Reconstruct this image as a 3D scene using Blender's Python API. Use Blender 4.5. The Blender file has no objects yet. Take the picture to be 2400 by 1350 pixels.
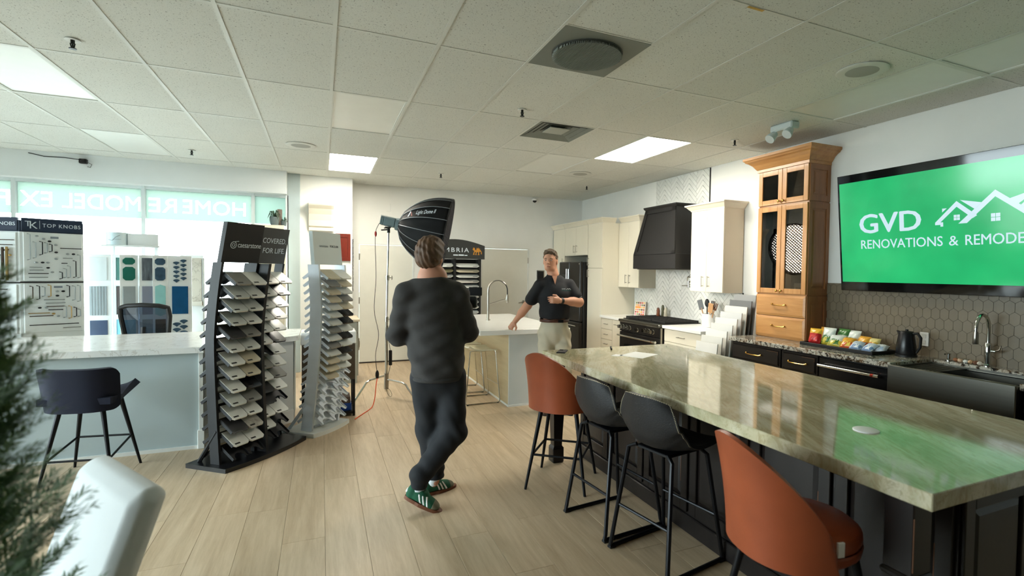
import bpy, bmesh, math, random
import numpy as np
from mathutils import Vector, Matrix, Euler

scene = bpy.context.scene
COL = scene.collection
PI = math.pi
rnd = random.Random(7)

# ---------------------------------------------------------------- camera
CAM_H = 1.597
CEIL = 3.038
XW = 4.80      # right wall plane
YB = 9.30      # back wall plane
cd = bpy.data.cameras.new('camera')
cam = bpy.data.objects.new('camera', cd); COL.objects.link(cam)
_F, _CX, _yaw, _pit, _rol = 1210.11, 1292.72, .4193, .0306, .0137
cd.sensor_fit = 'HORIZONTAL'; cd.sensor_width = 36.0; cd.lens = 36.0 * _F / 2400
cd.shift_x = (1200 - _CX) / 2400
cd.clip_start = .05; cd.clip_end = 200
_f = Vector((math.sin(_yaw) * math.cos(_pit), math.cos(_yaw) * math.cos(_pit), -math.sin(_pit)))
_r = Vector((math.cos(_yaw), -math.sin(_yaw), 0)); _u = _r.cross(_f)
_r2 = _r * math.cos(_rol) + _u * math.sin(_rol); _u2 = -_r * math.sin(_rol) + _u * math.cos(_rol)
cam.matrix_world = Matrix(((_r2.x, _u2.x, -_f.x, 0), (_r2.y, _u2.y, -_f.y, 0), (_r2.z, _u2.z, -_f.z, CAM_H), (0, 0, 0, 1)))
cd.dof.use_dof = True; cd.dof.focus_distance = 4.6; cd.dof.aperture_fstop = 2.4
scene.camera = cam

# ---------------------------------------------------------------- world / exposure
w = bpy.data.worlds.new('daylight'); scene.world = w; w.use_nodes = True
bg = w.node_tree.nodes['Background']
bg.inputs[0].default_value = (.80, .96, 1.0, 1); bg.inputs[1].default_value = 10.5
scene.view_settings.view_transform = 'Standard'; scene.view_settings.look = 'None'
scene.view_settings.gamma = 1.0; scene.view_settings.use_curve_mapping = False
scene.view_settings.exposure = 0.72
def portal(name, loc, rot, sx, sy):
    l = bpy.data.lights.new(name, 'AREA'); l.shape = 'RECTANGLE'; l.size = sx; l.size_y = sy
    l.cycles.is_portal = True
    o = bpy.data.objects.new(name, l); COL.objects.link(o); o.location = loc; o.rotation_euler = rot
portal('daylight_portal_storefront', (-2.75, 8.95, 1.4), (-PI/2, 0, 0), 4.6, 2.7)
portal('daylight_portal_side', (-5.05, 4.1, 1.5), (0, -PI/2, 0), 2.4, 6.6)

# ---------------------------------------------------------------- mesh helpers
def lin(c):
    return tuple(((v/255)/12.92 if v/255 <= .04045 else ((v/255+.055)/1.055)**2.4) for v in c)
class MB:
    def __init__(s): s.v = []; s.f = []
    def add(s, vs, fs, M=None):
        n = len(s.v)
        s.v += [tuple(M @ Vector(p)) for p in vs] if M is not None else [tuple(p) for p in vs]
        s.f += [tuple(i+n for i in f) for f in fs]; return s
    def box(s, x0, x1, y0, y1, z0, z1, c=0, M=None):
        if x0 > x1: x0, x1 = x1, x0
        if y0 > y1: y0, y1 = y1, y0
        if z0 > z1: z0, z1 = z1, z0
        c = min(c, (x1-x0)*.49, (y1-y0)*.49, (z1-z0)*.49)
        if c <= 0:
            vs = [(x, y, z) for x in (x0, x1) for y in (y0, y1) for z in (z0, z1)]
            fs = [(0,1,3,2),(4,6,7,5),(0,4,5,1),(2,3,7,6),(0,2,6,4),(1,5,7,3)]
            return s.add(vs, fs, M)
        vs = []; ix = {}
        for i, x in enumerate((x0, x1)):
            for j, y in enumerate((y0, y1)):
                for k, z in enumerate((z0, z1)):
                    sx, sy, sz = (c if i == 0 else -c), (c if j == 0 else -c), (c if k == 0 else -c)
                    ix[i,j,k] = len(vs); vs += [(x, y+sy, z+sz), (x+sx, y, z+sz), (x+sx, y+sy, z)]
        I = lambda i,j,k,a: ix[i,j,k]+a
        fs = [(I(0,0,0,0),I(0,0,1,0),I(0,1,1,0),I(0,1,0,0)),(I(1,0,0,0),I(1,1,0,0),I(1,1,1,0),I(1,0,1,0)),
              (I(0,0,0,1),I(1,0,0,1),I(1,0,1,1),I(0,0,1,1)),(I(0,1,0,1),I(0,1,1,1),I(1,1,1,1),I(1,1,0,1)),
              (I(0,0,0,2),I(0,1,0,2),I(1,1,0,2),I(1,0,0,2)),(I(0,0,1,2),I(1,0,1,2),I(1,1,1,2),I(0,1,1,2))]
        for k in (0,1):
            for j in (0,1): fs.append((I(0,j,k,1),I(1,j,k,1),I(1,j,k,2),I(0,j,k,2)))
            for i in (0,1): fs.append((I(i,0,k,0),I(i,1,k,0),I(i,1,k,2),I(i,0,k,2)))
        for i in (0,1):
            for j in (0,1): fs.append((I(i,j,0,0),I(i,j,1,0),I(i,j,1,1),I(i,j,0,1)))
        for i in (0,1):
            for j in (0,1):
                for k in (0,1): fs.append((I(i,j,k,0),I(i,j,k,1),I(i,j,k,2)))
        return s.add(vs, fs, M)
    def cyl(s, p0, p1, r0, r1=None, n=16, cap=True, M=None):
        r1 = r0 if r1 is None else r1
        p0, p1 = Vector(p0), Vector(p1); d = (p1-p0).normalized()
        a = d.orthogonal().normalized(); b = d.cross(a)
        vs = [p+(a*math.cos(t)+b*math.sin(t))*r for p, r in ((p0,r0),(p1,r1)) for t in [2*PI*i/n for i in range(n)]]
        fs = [(i,(i+1)%n,n+(i+1)%n,n+i) for i in range(n)]
        if cap: fs += [tuple(range(n))[::-1], tuple(range(n,2*n))]
        return s.add(vs, fs, M)
    def tube(s, pts, r, n=8, closed=False, M=None, cap=True):
        P = [Vector(p) for p in pts]; m = len(P)
        R = r if isinstance(r, (list,tuple)) else [r]*m
        vs = []; up = None
        for i in range(m):
            if closed: d = (P[(i+1)%m]-P[i-1])
            else: d = P[min(i+1,m-1)]-P[max(i-1,0)]
            d.normalize()
            if up is None: a = d.orthogonal().normalized()
            else:
                a = up - d*up.dot(d)
                a = a.normalized() if a.length > 1e-6 else d.orthogonal().normalized()
            up = a; b = d.cross(a)
            vs += [P[i]+(a*math.cos(2*PI*k/n)+b*math.sin(2*PI*k/n))*R[i] for k in range(n)]
        fs = []
        for i in range(m if closed else m-1):
            j = (i+1) % m
            fs += [(i*n+k,i*n+(k+1)%n,j*n+(k+1)%n,j*n+k) for k in range(n)]
        if not closed and cap: fs += [tuple(range(n))[::-1], tuple(range((m-1)*n,m*n))]
        return s.add(vs, fs, M)
    def lathe(s, prof, c=(0,0,0), n=24, M=None, cap=True):
        vs = [(c[0]+r*math.cos(2*PI*k/n), c[1]+r*math.sin(2*PI*k/n), c[2]+z) for r, z in prof for k in range(n)]
        fs = [(i*n+k,i*n+(k+1)%n,(i+1)*n+(k+1)%n,(i+1)*n+k) for i in range(len(prof)-1) for k in range(n)]
        if cap: fs += [tuple(range(n))[::-1], tuple(range((len(prof)-1)*n,len(prof)*n))]
        return s.add(vs, fs, M)
    def prism(s, poly, h0, h1, axis='z', M=None):
        n = len(poly)
        mp = {'z': lambda a,b,h:(a,b,h), 'x': lambda a,b,h:(h,a,b), 'y': lambda a,b,h:(a,h,b)}[axis]
        vs = [mp(a,b,h0) for a,b in poly]+[mp(a,b,h1) for a,b in poly]
        fs = [(i,(i+1)%n,n+(i+1)%n,n+i) for i in range(n)]+[tuple(range(n))[::-1],tuple(range(n,2*n))]
        return s.add(vs, fs, M)
    def ell(s, c, r, n=16, m=10, M=None):
        c = Vector(c); vs = []
        r = (r,r,r) if not isinstance(r,(tuple,list)) else r
        for i in range(1,m):
            t = PI*i/m
            for k in range(n):
                p = 2*PI*k/n
                vs.append((c.x+r[0]*math.sin(t)*math.cos(p), c.y+r[1]*math.sin(t)*math.sin(p), c.z+r[2]*math.cos(t)))
        fs = [(i*n+k,(i+1)*n+k,(i+1)*n+(k+1)%n,i*n+(k+1)%n) for i in range(m-2) for k in range(n)]
        a = len(vs); vs += [(c.x,c.y,c.z+r[2]),(c.x,c.y,c.z-r[2])]
        fs += [(a,k,(k+1)%n) for k in range(n)]+[(a+1,(m-2)*n+(k+1)%n,(m-2)*n+k) for k in range(n)]
        return s.add(vs, fs, M)
    def sheet(s, fn, nu, nv, th=0, M=None, wrap=False):
        """grid surface fn(u,v)->Vector, u,v in 0..1; th thickens it along its normal"""
        P = [[Vector(fn(i/nu, j/nv)) for j in range(nv+1)] for i in range(nu+1)]
        if not th:
            vs = [p for row in P for p in row]; W = nv+1
            return s.add(vs, [(i*W+j,(i+1)*W+j,(i+1)*W+j+1,i*W+j+1) for i in range(nu) for j in range(nv)], M)
        N = []
        for i in range(nu+1):
            row = []
            for j in range(nv+1):
                du = P[min(i+1,nu)][j]-P[max(i-1,0)][j]; dv = P[i][min(j+1,nv)]-P[i][max(j-1,0)]
                nn = du.cross(dv); row.append(nn.normalized() if nn.length > 1e-9 else Vector((0,0,1)))
            N.append(row)
        W = nv+1; T = th if callable(th) else (lambda u,v: th)
        vs = [p for row in P for p in row]+[P[i][j]+N[i][j]*T(i/nu,j/nv) for i in range(nu+1) for j in range(nv+1)]
        o = (nu+1)*W
        fs = [(i*W+j,i*W+j+1,(i+1)*W+j+1,(i+1)*W+j) for i in range(nu) for j in range(nv)]
        fs += [(o+i*W+j,o+(i+1)*W+j,o+(i+1)*W+j+1,o+i*W+j+1) for i in range(nu) for j in range(nv)]
        for i in range(nu):
            fs += [(i*W,(i+1)*W,o+(i+1)*W,o+i*W),(i*W+nv,o+i*W+nv,o+(i+1)*W+nv,(i+1)*W+nv)]
        for j in range(nv):
            fs += [(j,o+j,o+j+1,j+1),(nu*W+j,nu*W+j+1,o+nu*W+j+1,o+nu*W+j)]
        return s.add(vs, fs, M)
    def mesh(s, name):
        me = bpy.data.meshes.new(name); me.from_pydata(s.v, [], s.f); me.validate()
        bm = bmesh.new(); bm.from_mesh(me); bmesh.ops.recalc_face_normals(bm, faces=bm.faces); bm.to_mesh(me); bm.free()
        return me
def rotz(a, loc=(0,0,0)): return Matrix.Translation(loc) @ Matrix.Rotation(a, 4, 'Z')
WORLDP = {}
def smooth_mesh(me, ang=None):
    me.shade_smooth()
    if ang:
        bm = bmesh.new(); bm.from_mesh(me)
        for e in bm.edges:
            if len(e.link_faces) == 2 and e.calc_face_angle(0) > ang: e.smooth = False
        bm.to_mesh(me); bm.free()
def obj(name, mb, m, parent=None, smooth=False, subsurf=0):
    me = mb.mesh(name) if isinstance(mb, MB) else mb
    if m is not None and not me.materials: me.materials.append(m)
    if smooth: smooth_mesh(me, .7 if smooth is True else smooth)
    o = bpy.data.objects.new(name, me); COL.objects.link(o)
    if parent is not None:
        o.parent = parent
        if parent.name in WORLDP: o.matrix_parent_inverse = WORLDP[parent.name]
    if subsurf:
        md = o.modifiers.new('subdivision','SUBSURF'); md.levels = subsurf; md.render_levels = subsurf
    return o
def tag(o, label=None, cat=None, group=None, kind=None):
    if label: o['label'] = label
    if cat: o['category'] = cat
    if group: o['group'] = group
    if kind: o['kind'] = kind
    return o
def thing(name, label, cat, loc=(0,0,0), rz=0, group=None, world=False, kind=None):
    o = bpy.data.objects.new(name, None); COL.objects.link(o)
    o.empty_display_size = .05
    o.location = loc; o.rotation_euler = (0,0,rz)
    tag(o, label, cat, group, kind)
    if world: WORLDP[o.name] = Matrix.Translation(loc).inverted()
    return o
def solo(name, mb, m, label, cat, group=None, smooth=False, kind=None, subsurf=0):
    """one-mesh thing; origin moved to the middle of its base"""
    vs = mb.v; lo = [min(v[i] for v in vs) for i in range(3)]; hi = [max(v[i] for v in vs) for i in range(3)]
    c = ((lo[0]+hi[0])/2, (lo[1]+hi[1])/2, lo[2])
    mb.v = [(v[0]-c[0], v[1]-c[1], v[2]-c[2]) for v in vs]
    o = obj(name, mb, m, None, smooth, subsurf); o.location = c
    return tag(o, label, cat, group, kind)
def struct(name, mb, m, parent=None, smooth=False):
    o = obj(name, mb, m, parent, smooth)
    if parent is None: o['kind'] = 'structure'
    return o
def copy_tree(o, parent=None):
    c = o.copy(); COL.objects.link(c); c.parent = parent
    for ch in list(o.children): copy_tree(ch, c)
    return c
_fonts = {}
def text_mesh(s, size, depth=.002, bold=0, align='LEFT', spacing=1.0, shear=0):
    cu = bpy.data.curves.new('lettering', 'FONT'); cu.body = s; cu.size = size; cu.extrude = depth
    cu.align_x = align; cu.space_character = spacing; cu.shear = shear; cu.resolution_u = 3
    o = bpy.data.objects.new('lettering_source', cu); COL.objects.link(o)
    dg = bpy.context.evaluated_depsgraph_get(); dg.update()
    me = bpy.data.meshes.new_from_object(o.evaluated_get(dg)); me.materials.clear()
    bpy.data.objects.remove(o); bpy.data.curves.remove(cu)
    if bold:
        bm = bmesh.new()
        for dx, dy in ((-1,0),(1,0),(0,.6),(0,-.6)):
            c = me.copy(); c.transform(Matrix.Translation((dx*bold*size, dy*bold*size, 0))); bm.from_mesh(c); bpy.data.meshes.remove(c)
        bm.to_mesh(me); bm.free()
    return me
def text_obj(name, s, size, m, parent, M, width=None, **kw):
    """lettering lying in a local XY plane, moved by M (x right, y up, z out)"""
    me = text_mesh(s, size, **kw)
    if width:
        xs = [v.co.x for v in me.vertices]; k = width/(max(xs)-min(xs)); me.transform(Matrix.Diagonal((k,1,1,1)))
    me.transform(M); return obj(name, me, m, parent)
def frame(o, x, z):
    """matrix with origin o, x axis = reading direction, z axis = outward normal"""
    x = Vector(x).normalized(); z = Vector(z).normalized(); y = z.cross(x)
    return Matrix(((x.x,y.x,z.x,o[0]),(x.y,y.y,z.y,o[1]),(x.z,y.z,z.z,o[2]),(0,0,0,1)))

# ---------------------------------------------------------------- materials
MATS = {}
def mat(name, col, rough=.5, metal=0, spec=.5, var=0, vscale=8, bump=0, bscale=200, rand=0, coat=0, emit=None, estr=0, alpha=1, trans=0, sheen=0, stretch=(1,1,1), ior=1.45):
    if name in MATS: return MATS[name]
    m = bpy.data.materials.new(name); m.use_nodes = True; nt = m.node_tree; b = nt.nodes['Principled BSDF']
    c = lin(col)+(1,)
    b.inputs['Base Color'].default_value = c; b.inputs['Roughness'].default_value = rough
    b.inputs['Metallic'].default_value = metal; b.inputs['Specular IOR Level'].default_value = spec
    b.inputs['Coat Weight'].default_value = coat; b.inputs['Coat Roughness'].default_value = .05
    b.inputs['Sheen Weight'].default_value = sheen; b.inputs['Alpha'].default_value = alpha
    b.inputs['Transmission Weight'].default_value = trans; b.inputs['IOR'].default_value = ior
    if emit: b.inputs['Emission Color'].default_value = lin(emit)+(1,); b.inputs['Emission Strength'].default_value = estr
    N = nt.nodes.new; L = nt.links.new
    tc = N('ShaderNodeTexCoord'); mp = N('ShaderNodeMapping'); mp.inputs['Scale'].default_value = stretch
    L(tc.outputs['Object'], mp.inputs['Vector'])
    nz = N('ShaderNodeTexNoise'); nz.inputs['Scale'].default_value = vscale; nz.inputs['Detail'].default_value = 4
    L(mp.outputs[0], nz.inputs['Vector'])
    v = max(var, .015)
    mr = N('ShaderNodeMapRange'); mr.inputs[1].default_value = .3; mr.inputs[2].default_value = .7
    mr.inputs[3].default_value = 1-v; mr.inputs[4].default_value = 1+v
    L(nz.outputs[0], mr.inputs[0])
    hs = N('ShaderNodeHueSaturation'); hs.inputs['Color'].default_value = c
    src = mr.outputs[0]
    if rand:
        oi = N('ShaderNodeObjectInfo'); r2 = N('ShaderNodeMapRange'); r2.inputs[3].default_value = 1-rand; r2.inputs[4].default_value = 1+rand
        L(oi.outputs['Random'], r2.inputs[0]); mu = N('ShaderNodeMath'); mu.operation = 'MULTIPLY'
        L(src, mu.inputs[0]); L(r2.outputs[0], mu.inputs[1]); src = mu.outputs[0]
    L(src, hs.inputs['Value']); L(hs.outputs[0], b.inputs['Base Color'])
    if bump:
        n2 = N('ShaderNodeTexNoise'); n2.inputs['Scale'].default_value = bscale; n2.inputs['Detail'].default_value = 3
        L(mp.outputs[0], n2.inputs['Vector']); bp = N('ShaderNodeBump'); bp.inputs['Strength'].default_value = bump; bp.inputs['Distance'].default_value = .01
        L(n2.outputs[0], bp.inputs['Height']); L(bp.outputs[0], b.inputs['Normal'])
    MATS[name] = m; return m
def ramp(nt, fac, stops, interp='LINEAR'):
    r = nt.nodes.new('ShaderNodeValToRGB'); r.color_ramp.interpolation = interp
    e = r.color_ramp.elements
    while len(e) < len(stops): e.new(.5)
    for el, (p, c) in zip(e, stops): el.position = p; el.color = lin(c)+(1,)
    nt.links.new(fac, r.inputs[0]); return r.outputs[0]
def base_nodes(name, rough, spec=.5, coat=0):
    m = bpy.data.materials.new(name); m.use_nodes = True; nt = m.node_tree; b = nt.nodes['Principled BSDF']
    b.inputs['Roughness'].default_value = rough; b.inputs['Specular IOR Level'].default_value = spec; b.inputs['Coat Weight'].default_value = coat
    tc = nt.nodes.new('ShaderNodeTexCoord'); MATS[name] = m
    return m, nt, b, tc
def noise(nt, vec, scale, detail=4, rough=.55, dist=0):
    n = nt.nodes.new('ShaderNodeTexNoise'); n.inputs['Scale'].default_value = scale; n.inputs['Detail'].default_value = detail
    n.inputs['Roughness'].default_value = rough; n.inputs['Distortion'].default_value = dist
    nt.links.new(vec, n.inputs['Vector']); return n.outputs[0]
def mapping(nt, vec, scale=(1,1,1), rot=(0,0,0)):
    mp = nt.nodes.new('ShaderNodeMapping'); mp.inputs['Scale'].default_value = scale; mp.inputs['Rotation'].default_value = rot
    nt.links.new(vec, mp.inputs['Vector']); return mp.outputs[0]
def mix(nt, fac, a, b, mode='MIX'):
    x = nt.nodes.new('ShaderNodeMix'); x.data_type = 'RGBA'; x.blend_type = mode
    if isinstance(fac, (int,float)): x.inputs[0].default_value = fac
    else: nt.links.new(fac, x.inputs[0])
    for s, i in ((a,6),(b,7)):
        if isinstance(s, tuple): x.inputs[i].default_value = lin(s)+(1,)
        else: nt.links.new(s, x.inputs[i])
    return x.outputs[2]
def wood(name, c0, c1, rough=.4, axis=1, scale=1.0, rand=.06, coat=0, spec=.5):
    m, nt, b, tc = base_nodes(name, rough, spec, coat)
    st = [14*scale]*3; st[axis] = 1.1*scale
    oi = nt.nodes.new('ShaderNodeObjectInfo')
    ad = nt.nodes.new('ShaderNodeVectorMath'); ad.operation = 'ADD'
    sc = nt.nodes.new('ShaderNodeVectorMath'); sc.operation = 'SCALE'; sc.inputs[0].default_value = (17,29,41)
    nt.links.new(oi.outputs['Random'], sc.inputs['Scale'])
    nt.links.new(mapping(nt, tc.outputs['Object'], st), ad.inputs[0]); nt.links.new(sc.outputs[0], ad.inputs[1])
    n1 = noise(nt, ad.outputs[0], 1.0, 6, .6, .6); n2 = noise(nt, ad.outputs[0], 3.5, 5, .7, .2)
    av = nt.nodes.new('ShaderNodeMath'); av.operation = 'MULTIPLY_ADD'; av.inputs[1].default_value = .4
    nt.links.new(n2, av.inputs[0]); s6 = nt.nodes.new('ShaderNodeMath'); s6.operation = 'MULTIPLY'; s6.inputs[1].default_value = .6
    nt.links.new(n1, s6.inputs[0]); nt.links.new(s6.outputs[0], av.inputs[2])
    col = ramp(nt, av.outputs[0], [(.32,c1),(.62,c0)])
    hs = nt.nodes.new('ShaderNodeHueSaturation'); mr = nt.nodes.new('ShaderNodeMapRange'); mr.inputs[3].default_value = 1-rand; mr.inputs[4].default_value = 1+rand
    nt.links.new(oi.outputs['Random'], mr.inputs[0]); nt.links.new(mr.outputs[0], hs.inputs['Value']); nt.links.new(col, hs.inputs['Color'])
    nt.links.new(hs.outputs[0], b.inputs['Base Color'])
    bp = nt.nodes.new('ShaderNodeBump'); bp.inputs['Strength'].default_value = .12; bp.inputs['Distance'].default_value = .004
    nt.links.new(n2, bp.inputs['Height']); nt.links.new(bp.outputs[0], b.inputs['Normal'])
    return m

M_WALL = mat('wall_paint_white', (236,237,233), .7, var=.02, vscale=3, bump=.05, bscale=300)
M_WALLB = mat('wall_paint_soffit', (226,230,230), .7, var=.02, vscale=3)
M_POST = mat('post_paint_grey', (178,192,194), .55, var=.02)
M_BOUNCECUT = mat('bounce_cut_dark', (66,66,66), .8, var=.03)  # dark colour put on the unseen walls to cut bounced light
M_DOOR = mat('door_paint_white', (228,228,218), .45, var=.015)
M_TRIMW = mat('trim_white', (226,228,224), .5, var=.015)
M_OAK = wood('oak_plank', (200,179,150), (168,145,115), .42, axis=1, rand=.055)
M_SUB = mat('floor_underlay', (120,108,90), .8, var=.05)
M_TBAR = mat('ceiling_bar_white', (212,214,208), .5, var=.02)
M_CREAM = mat('cream_cabinet', (226,220,202), .42, var=.02, vscale=3, stretch=(1,1,.2))
M_CREAM_SHADE = mat('cream_cabinet_shaded', (214,206,186), .45, var=.02, vscale=3)  # same cream, darker: shade on the cabinet sides put into the colour
M_BLACKP = mat('black_paint', (20,19,19), .5, var=.1)
M_HOOD = mat('hood_black', (21,20,20), .6, var=.06)
M_ESPR = mat('espresso_wood', (24,18,16), .38, var=.2, vscale=6, stretch=(3,3,.4))
M_ESPRW = mat('worn_edge', (120,78,52), .5, var=.2)
M_CHROME = mat('chrome', (214,214,210), .12, 1.0)
M_NICKEL = mat('brushed_nickel', (170,165,155), .3, 1.0, var=.05)
M_STEEL = mat('stainless_steel', (116,114,106), .34, 1.0, var=.05, vscale=4, stretch=(1,.1,20))
M_BRASS = mat('brass', (206,164,88), .22, 1.0)
M_DKSTEEL = mat('black_stainless', (52,50,49), .3, .75, var=.04)
M_DARKM = mat('black_metal', (20,21,25), .38, .5)
M_WQUARTZ = mat('white_quartz', (238,238,234), .22, var=.02, vscale=5)
M_GLASSK = mat('black_glass', (10,10,11), .06, spec=.6)
M_HONEY = wood('honey_maple', (206,152,92), (178,122,66), .36, axis=2, rand=.03, coat=.15)
M_HONEYH = wood('honey_maple_across', (206,152,92), (178,122,66), .36, axis=1, rand=.03, coat=.15)
M_HONEY_SHADE = wood('honey_maple_shaded', (170,116,74), (142,92,56), .4, axis=2, rand=.02, coat=.1)  # darker copy of the maple, side shading painted into the wood tones
M_TAUPE = mat('taupe_tile', (114,102,82), .4, var=.04, vscale=6, rand=.05)
M_GROUT = mat('grout_dark', (70,64,54), .9)
M_GROUTG = mat('grout_grey', (126,126,122), .9)
M_BLACK = mat('plain_black', (12,12,13), .5)
M_WHITE = mat('plain_white', (238,238,236), .5)
M_PAPER = mat('paper', (246,246,244), .7)

def mk_ceiling():
    m, nt, b, tc = base_nodes('acoustic_tile', .9, .2)
    n1 = noise(nt, tc.outputs['Object'], 95, 2, .5); n2 = noise(nt, tc.outputs['Object'], 260, 2, .5)
    mx = nt.nodes.new('ShaderNodeMath'); mx.operation = 'MINIMUM'; nt.links.new(n1, mx.inputs[0]); nt.links.new(n2, mx.inputs[1])
    c = ramp(nt, mx.outputs[0], [(.30,(128,130,126)),(.345,(218,220,214))])
    oi = nt.nodes.new('ShaderNodeObjectInfo'); hs = nt.nodes.new('ShaderNodeHueSaturation'); mr = nt.nodes.new('ShaderNodeMapRange')
    mr.inputs[3].default_value = .95; mr.inputs[4].default_value = 1.03
    nt.links.new(oi.outputs['Random'], mr.inputs[0]); nt.links.new(mr.outputs[0], hs.inputs['Value']); nt.links.new(c, hs.inputs['Color'])
    nt.links.new(hs.outputs[0], b.inputs['Base Color'])
    bp = nt.nodes.new('ShaderNodeBump'); bp.inputs['Strength'].default_value = .35; bp.inputs['Distance'].default_value = .003
    nt.links.new(mx.outputs[0], bp.inputs['Height']); nt.links.new(bp.outputs[0], b.inputs['Normal'])
    return m
M_CTILE = mk_ceiling()
def mk_quartzite():
    m, nt, b, tc = base_nodes('green_quartzite', .07, .5, 0)
    v = mapping(nt, tc.outputs['Object'], (1,1,1), (0,0,math.radians(-62)))
    big = noise(nt, mapping(nt, v, (.9,3.4,2)), 1.6, 8, .62, 1.2)
    c1 = ramp(nt, big, [(.28,(156,152,122)),(.42,(172,166,134)),(.52,(196,188,158)),(.66,(212,206,184)),(.8,(218,208,180))])
    vein = noise(nt, mapping(nt, v, (1.6,11,4)), 1.9, 9, .7, 1.8)
    vm = ramp(nt, vein, [(.40,(0,0,0)),(.47,(255,255,255)),(.53,(255,255,255)),(.6,(0,0,0))])
    c2 = mix(nt, vm, (148,132,96), c1)
    c3 = mix(nt, .5, c1, c2)
    gold = noise(nt, mapping(nt, v, (.8,2.2,2)), .9, 4, .5, .6)
    gm = ramp(nt, gold, [(.60,(0,0,0)),(.74,(255,255,255))])
    c4 = mix(nt, gm, c3, (188,158,104))
    c5 = mix(nt, .35, c3, c4)
    nt.links.new(c5, b.inputs['Base Color']); return m
M_QUARTZITE = mk_quartzite()
def mk_granite():
    m, nt, b, tc = base_nodes('speckled_granite', .1, .5, .2)
    n1 = noise(nt, tc.outputs['Object'], 38, 5, .65, 1.0); n2 = noise(nt, tc.outputs['Object'], 85, 3, .6, .5); n3 = noise(nt, tc.outputs['Object'], 9, 3, .5)
    c = ramp(nt, n1, [(.36,(22,21,20)),(.45,(64,60,54)),(.5,(176,172,160)),(.7,(206,202,192))])
    br = ramp(nt, n3, [(.48,(0,0,0)),(.62,(200,200,200))]); c2 = mix(nt, br, c, mix(nt, .6, c, (150,112,70)))
    sp = ramp(nt, n2, [(.30,(0,0,0)),(.38,(255,255,255))]); c3 = mix(nt, sp, (24,22,22), c2)
    nt.links.new(c3, b.inputs['Base Color']); return m
M_GRANITE = mk_granite()
def mk_marble(name, c0, c1, rough=.15, scale=2.0):
    m, nt, b, tc = base_nodes(name, rough, .5)
    n1 = noise(nt, tc.outputs['Object'], scale, 8, .65, 2.0); n2 = noise(nt, tc.outputs['Object'], scale*.6, 4, .5)
    c = ramp(nt, n1, [(.40,c0),(.485,c0),(.5,c1),(.515,c0),(.6,c0)])
    c2 = mix(nt, ramp(nt, n2, [(.4,(0,0,0)),(.7,(120,120,120))]), c, c1)
    nt.links.new(c2, b.inputs['Base Color']); return m
M_MARBLE = mk_marble('white_marble', (236,236,232), (204,200,190))
M_HTILE = mat('white_glazed_tile', (222,224,220), .16, var=.03, vscale=7, rand=.045)
M_GLASS = None
def mk_glass(name, tint=(255,255,255), gloss=.06, rough=.0):
    m = bpy.data.materials.new(name); m.use_nodes = True; nt = m.node_tree; nt.nodes.clear()
    o = nt.nodes.new('ShaderNodeOutputMaterial'); t = nt.nodes.new('ShaderNodeBsdfTransparent'); g = nt.nodes.new('ShaderNodeBsdfGlossy')
    g.inputs['Roughness'].default_value = rough; t.inputs[0].default_value = lin(tint)+(1,)
    f = nt.nodes.new('ShaderNodeFresnel'); f.inputs[0].default_value = 1.5
    mx = nt.nodes.new('ShaderNodeMixShader'); nt.links.new(f.outputs[0], mx.inputs[0]); nt.links.new(t.outputs[0], mx.inputs[1]); nt.links.new(g.outputs[0], mx.inputs[2])
    nt.links.new(mx.outputs[0], o.inputs[0]); MATS[name] = m; return m
M_GLASS = mk_glass('clear_glass')
def mk_film(name, col, k=.9):
    m = bpy.data.materials.new(name); m.use_nodes = True; nt = m.node_tree; nt.nodes.clear()
    o = nt.nodes.new('ShaderNodeOutputMaterial'); t = nt.nodes.new('ShaderNodeBsdfTranslucent'); d = nt.nodes.new('ShaderNodeBsdfDiffuse')
    t.inputs[0].default_value = lin(col)+(1,); d.inputs[0].default_value = lin(col)+(1,)
    mx = nt.nodes.new('ShaderNodeMixShader'); mx.inputs[0].default_value = 1-k
    nt.links.new(t.outputs[0], mx.inputs[1]); nt.links.new(d.outputs[0], mx.inputs[2]); nt.links.new(mx.outputs[0], o.inputs[0]); MATS[name] = m; return m
def emis(name, col, s):
    m = bpy.data.materials.new(name); m.use_nodes = True; nt = m.node_tree; nt.nodes.clear()
    o = nt.nodes.new('ShaderNodeOutputMaterial'); e = nt.nodes.new('ShaderNodeEmission'); e.inputs[0].default_value = lin(col)+(1,); e.inputs[1].default_value = s
    nt.links.new(e.outputs[0], o.inputs[0]); MATS[name] = m; return m

# ================================================================ STRUCTURE
XL, YF = -5.0, -4.5
# floor: underlay slab with individual oak planks
fl = struct('floor', MB().box(XL-.2, XW+.2, YF-.2, YB+.2, -.12, -.009), M_SUB)
pw, plen = .229, 1.52
plank_full = None
ix = 0
nx = int((XW+2.9)/pw)+1
for i in range(-13, 21):
    x0 = .02+i*pw; x1 = min(x0+pw-.0012, XW)
    if x0 > XW-.02: break
    off = rnd.uniform(0, plen)
    y = -.6-off
    while y < YB:
        ya, yb = max(y, -.6), min(y+plen-.0012, YB)
        if yb-ya > .05:
            if yb-ya > plen-.01 and x1-x0 > pw-.01:
                if plank_full is None:
                    plank_full = MB().box(-pw/2+.0006, pw/2-.0006, -plen/2+.0006, plen/2-.0006, -.008, 0, .0012).mesh('plank'); plank_full.materials.append(M_OAK)
                me = plank_full
                o = obj('plank', me, M_OAK, fl); o.location = (x0+pw/2, y+plen/2, 0)
            else:
                cx, cy = (x0+x1)/2, (ya+yb)/2
                o = obj('plank', MB().box(x0-cx, x1-cx, ya-cy, yb-cy, -.008, 0, .0012), M_OAK, fl); o.location = (cx, cy, 0)
        y += plen
struct('trim_1', MB().box(XL, -2.965, YF, YB, -.009, -.001).box(-2.965, XW, YF, -.61, -.009, -.001), M_OAK)

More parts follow.
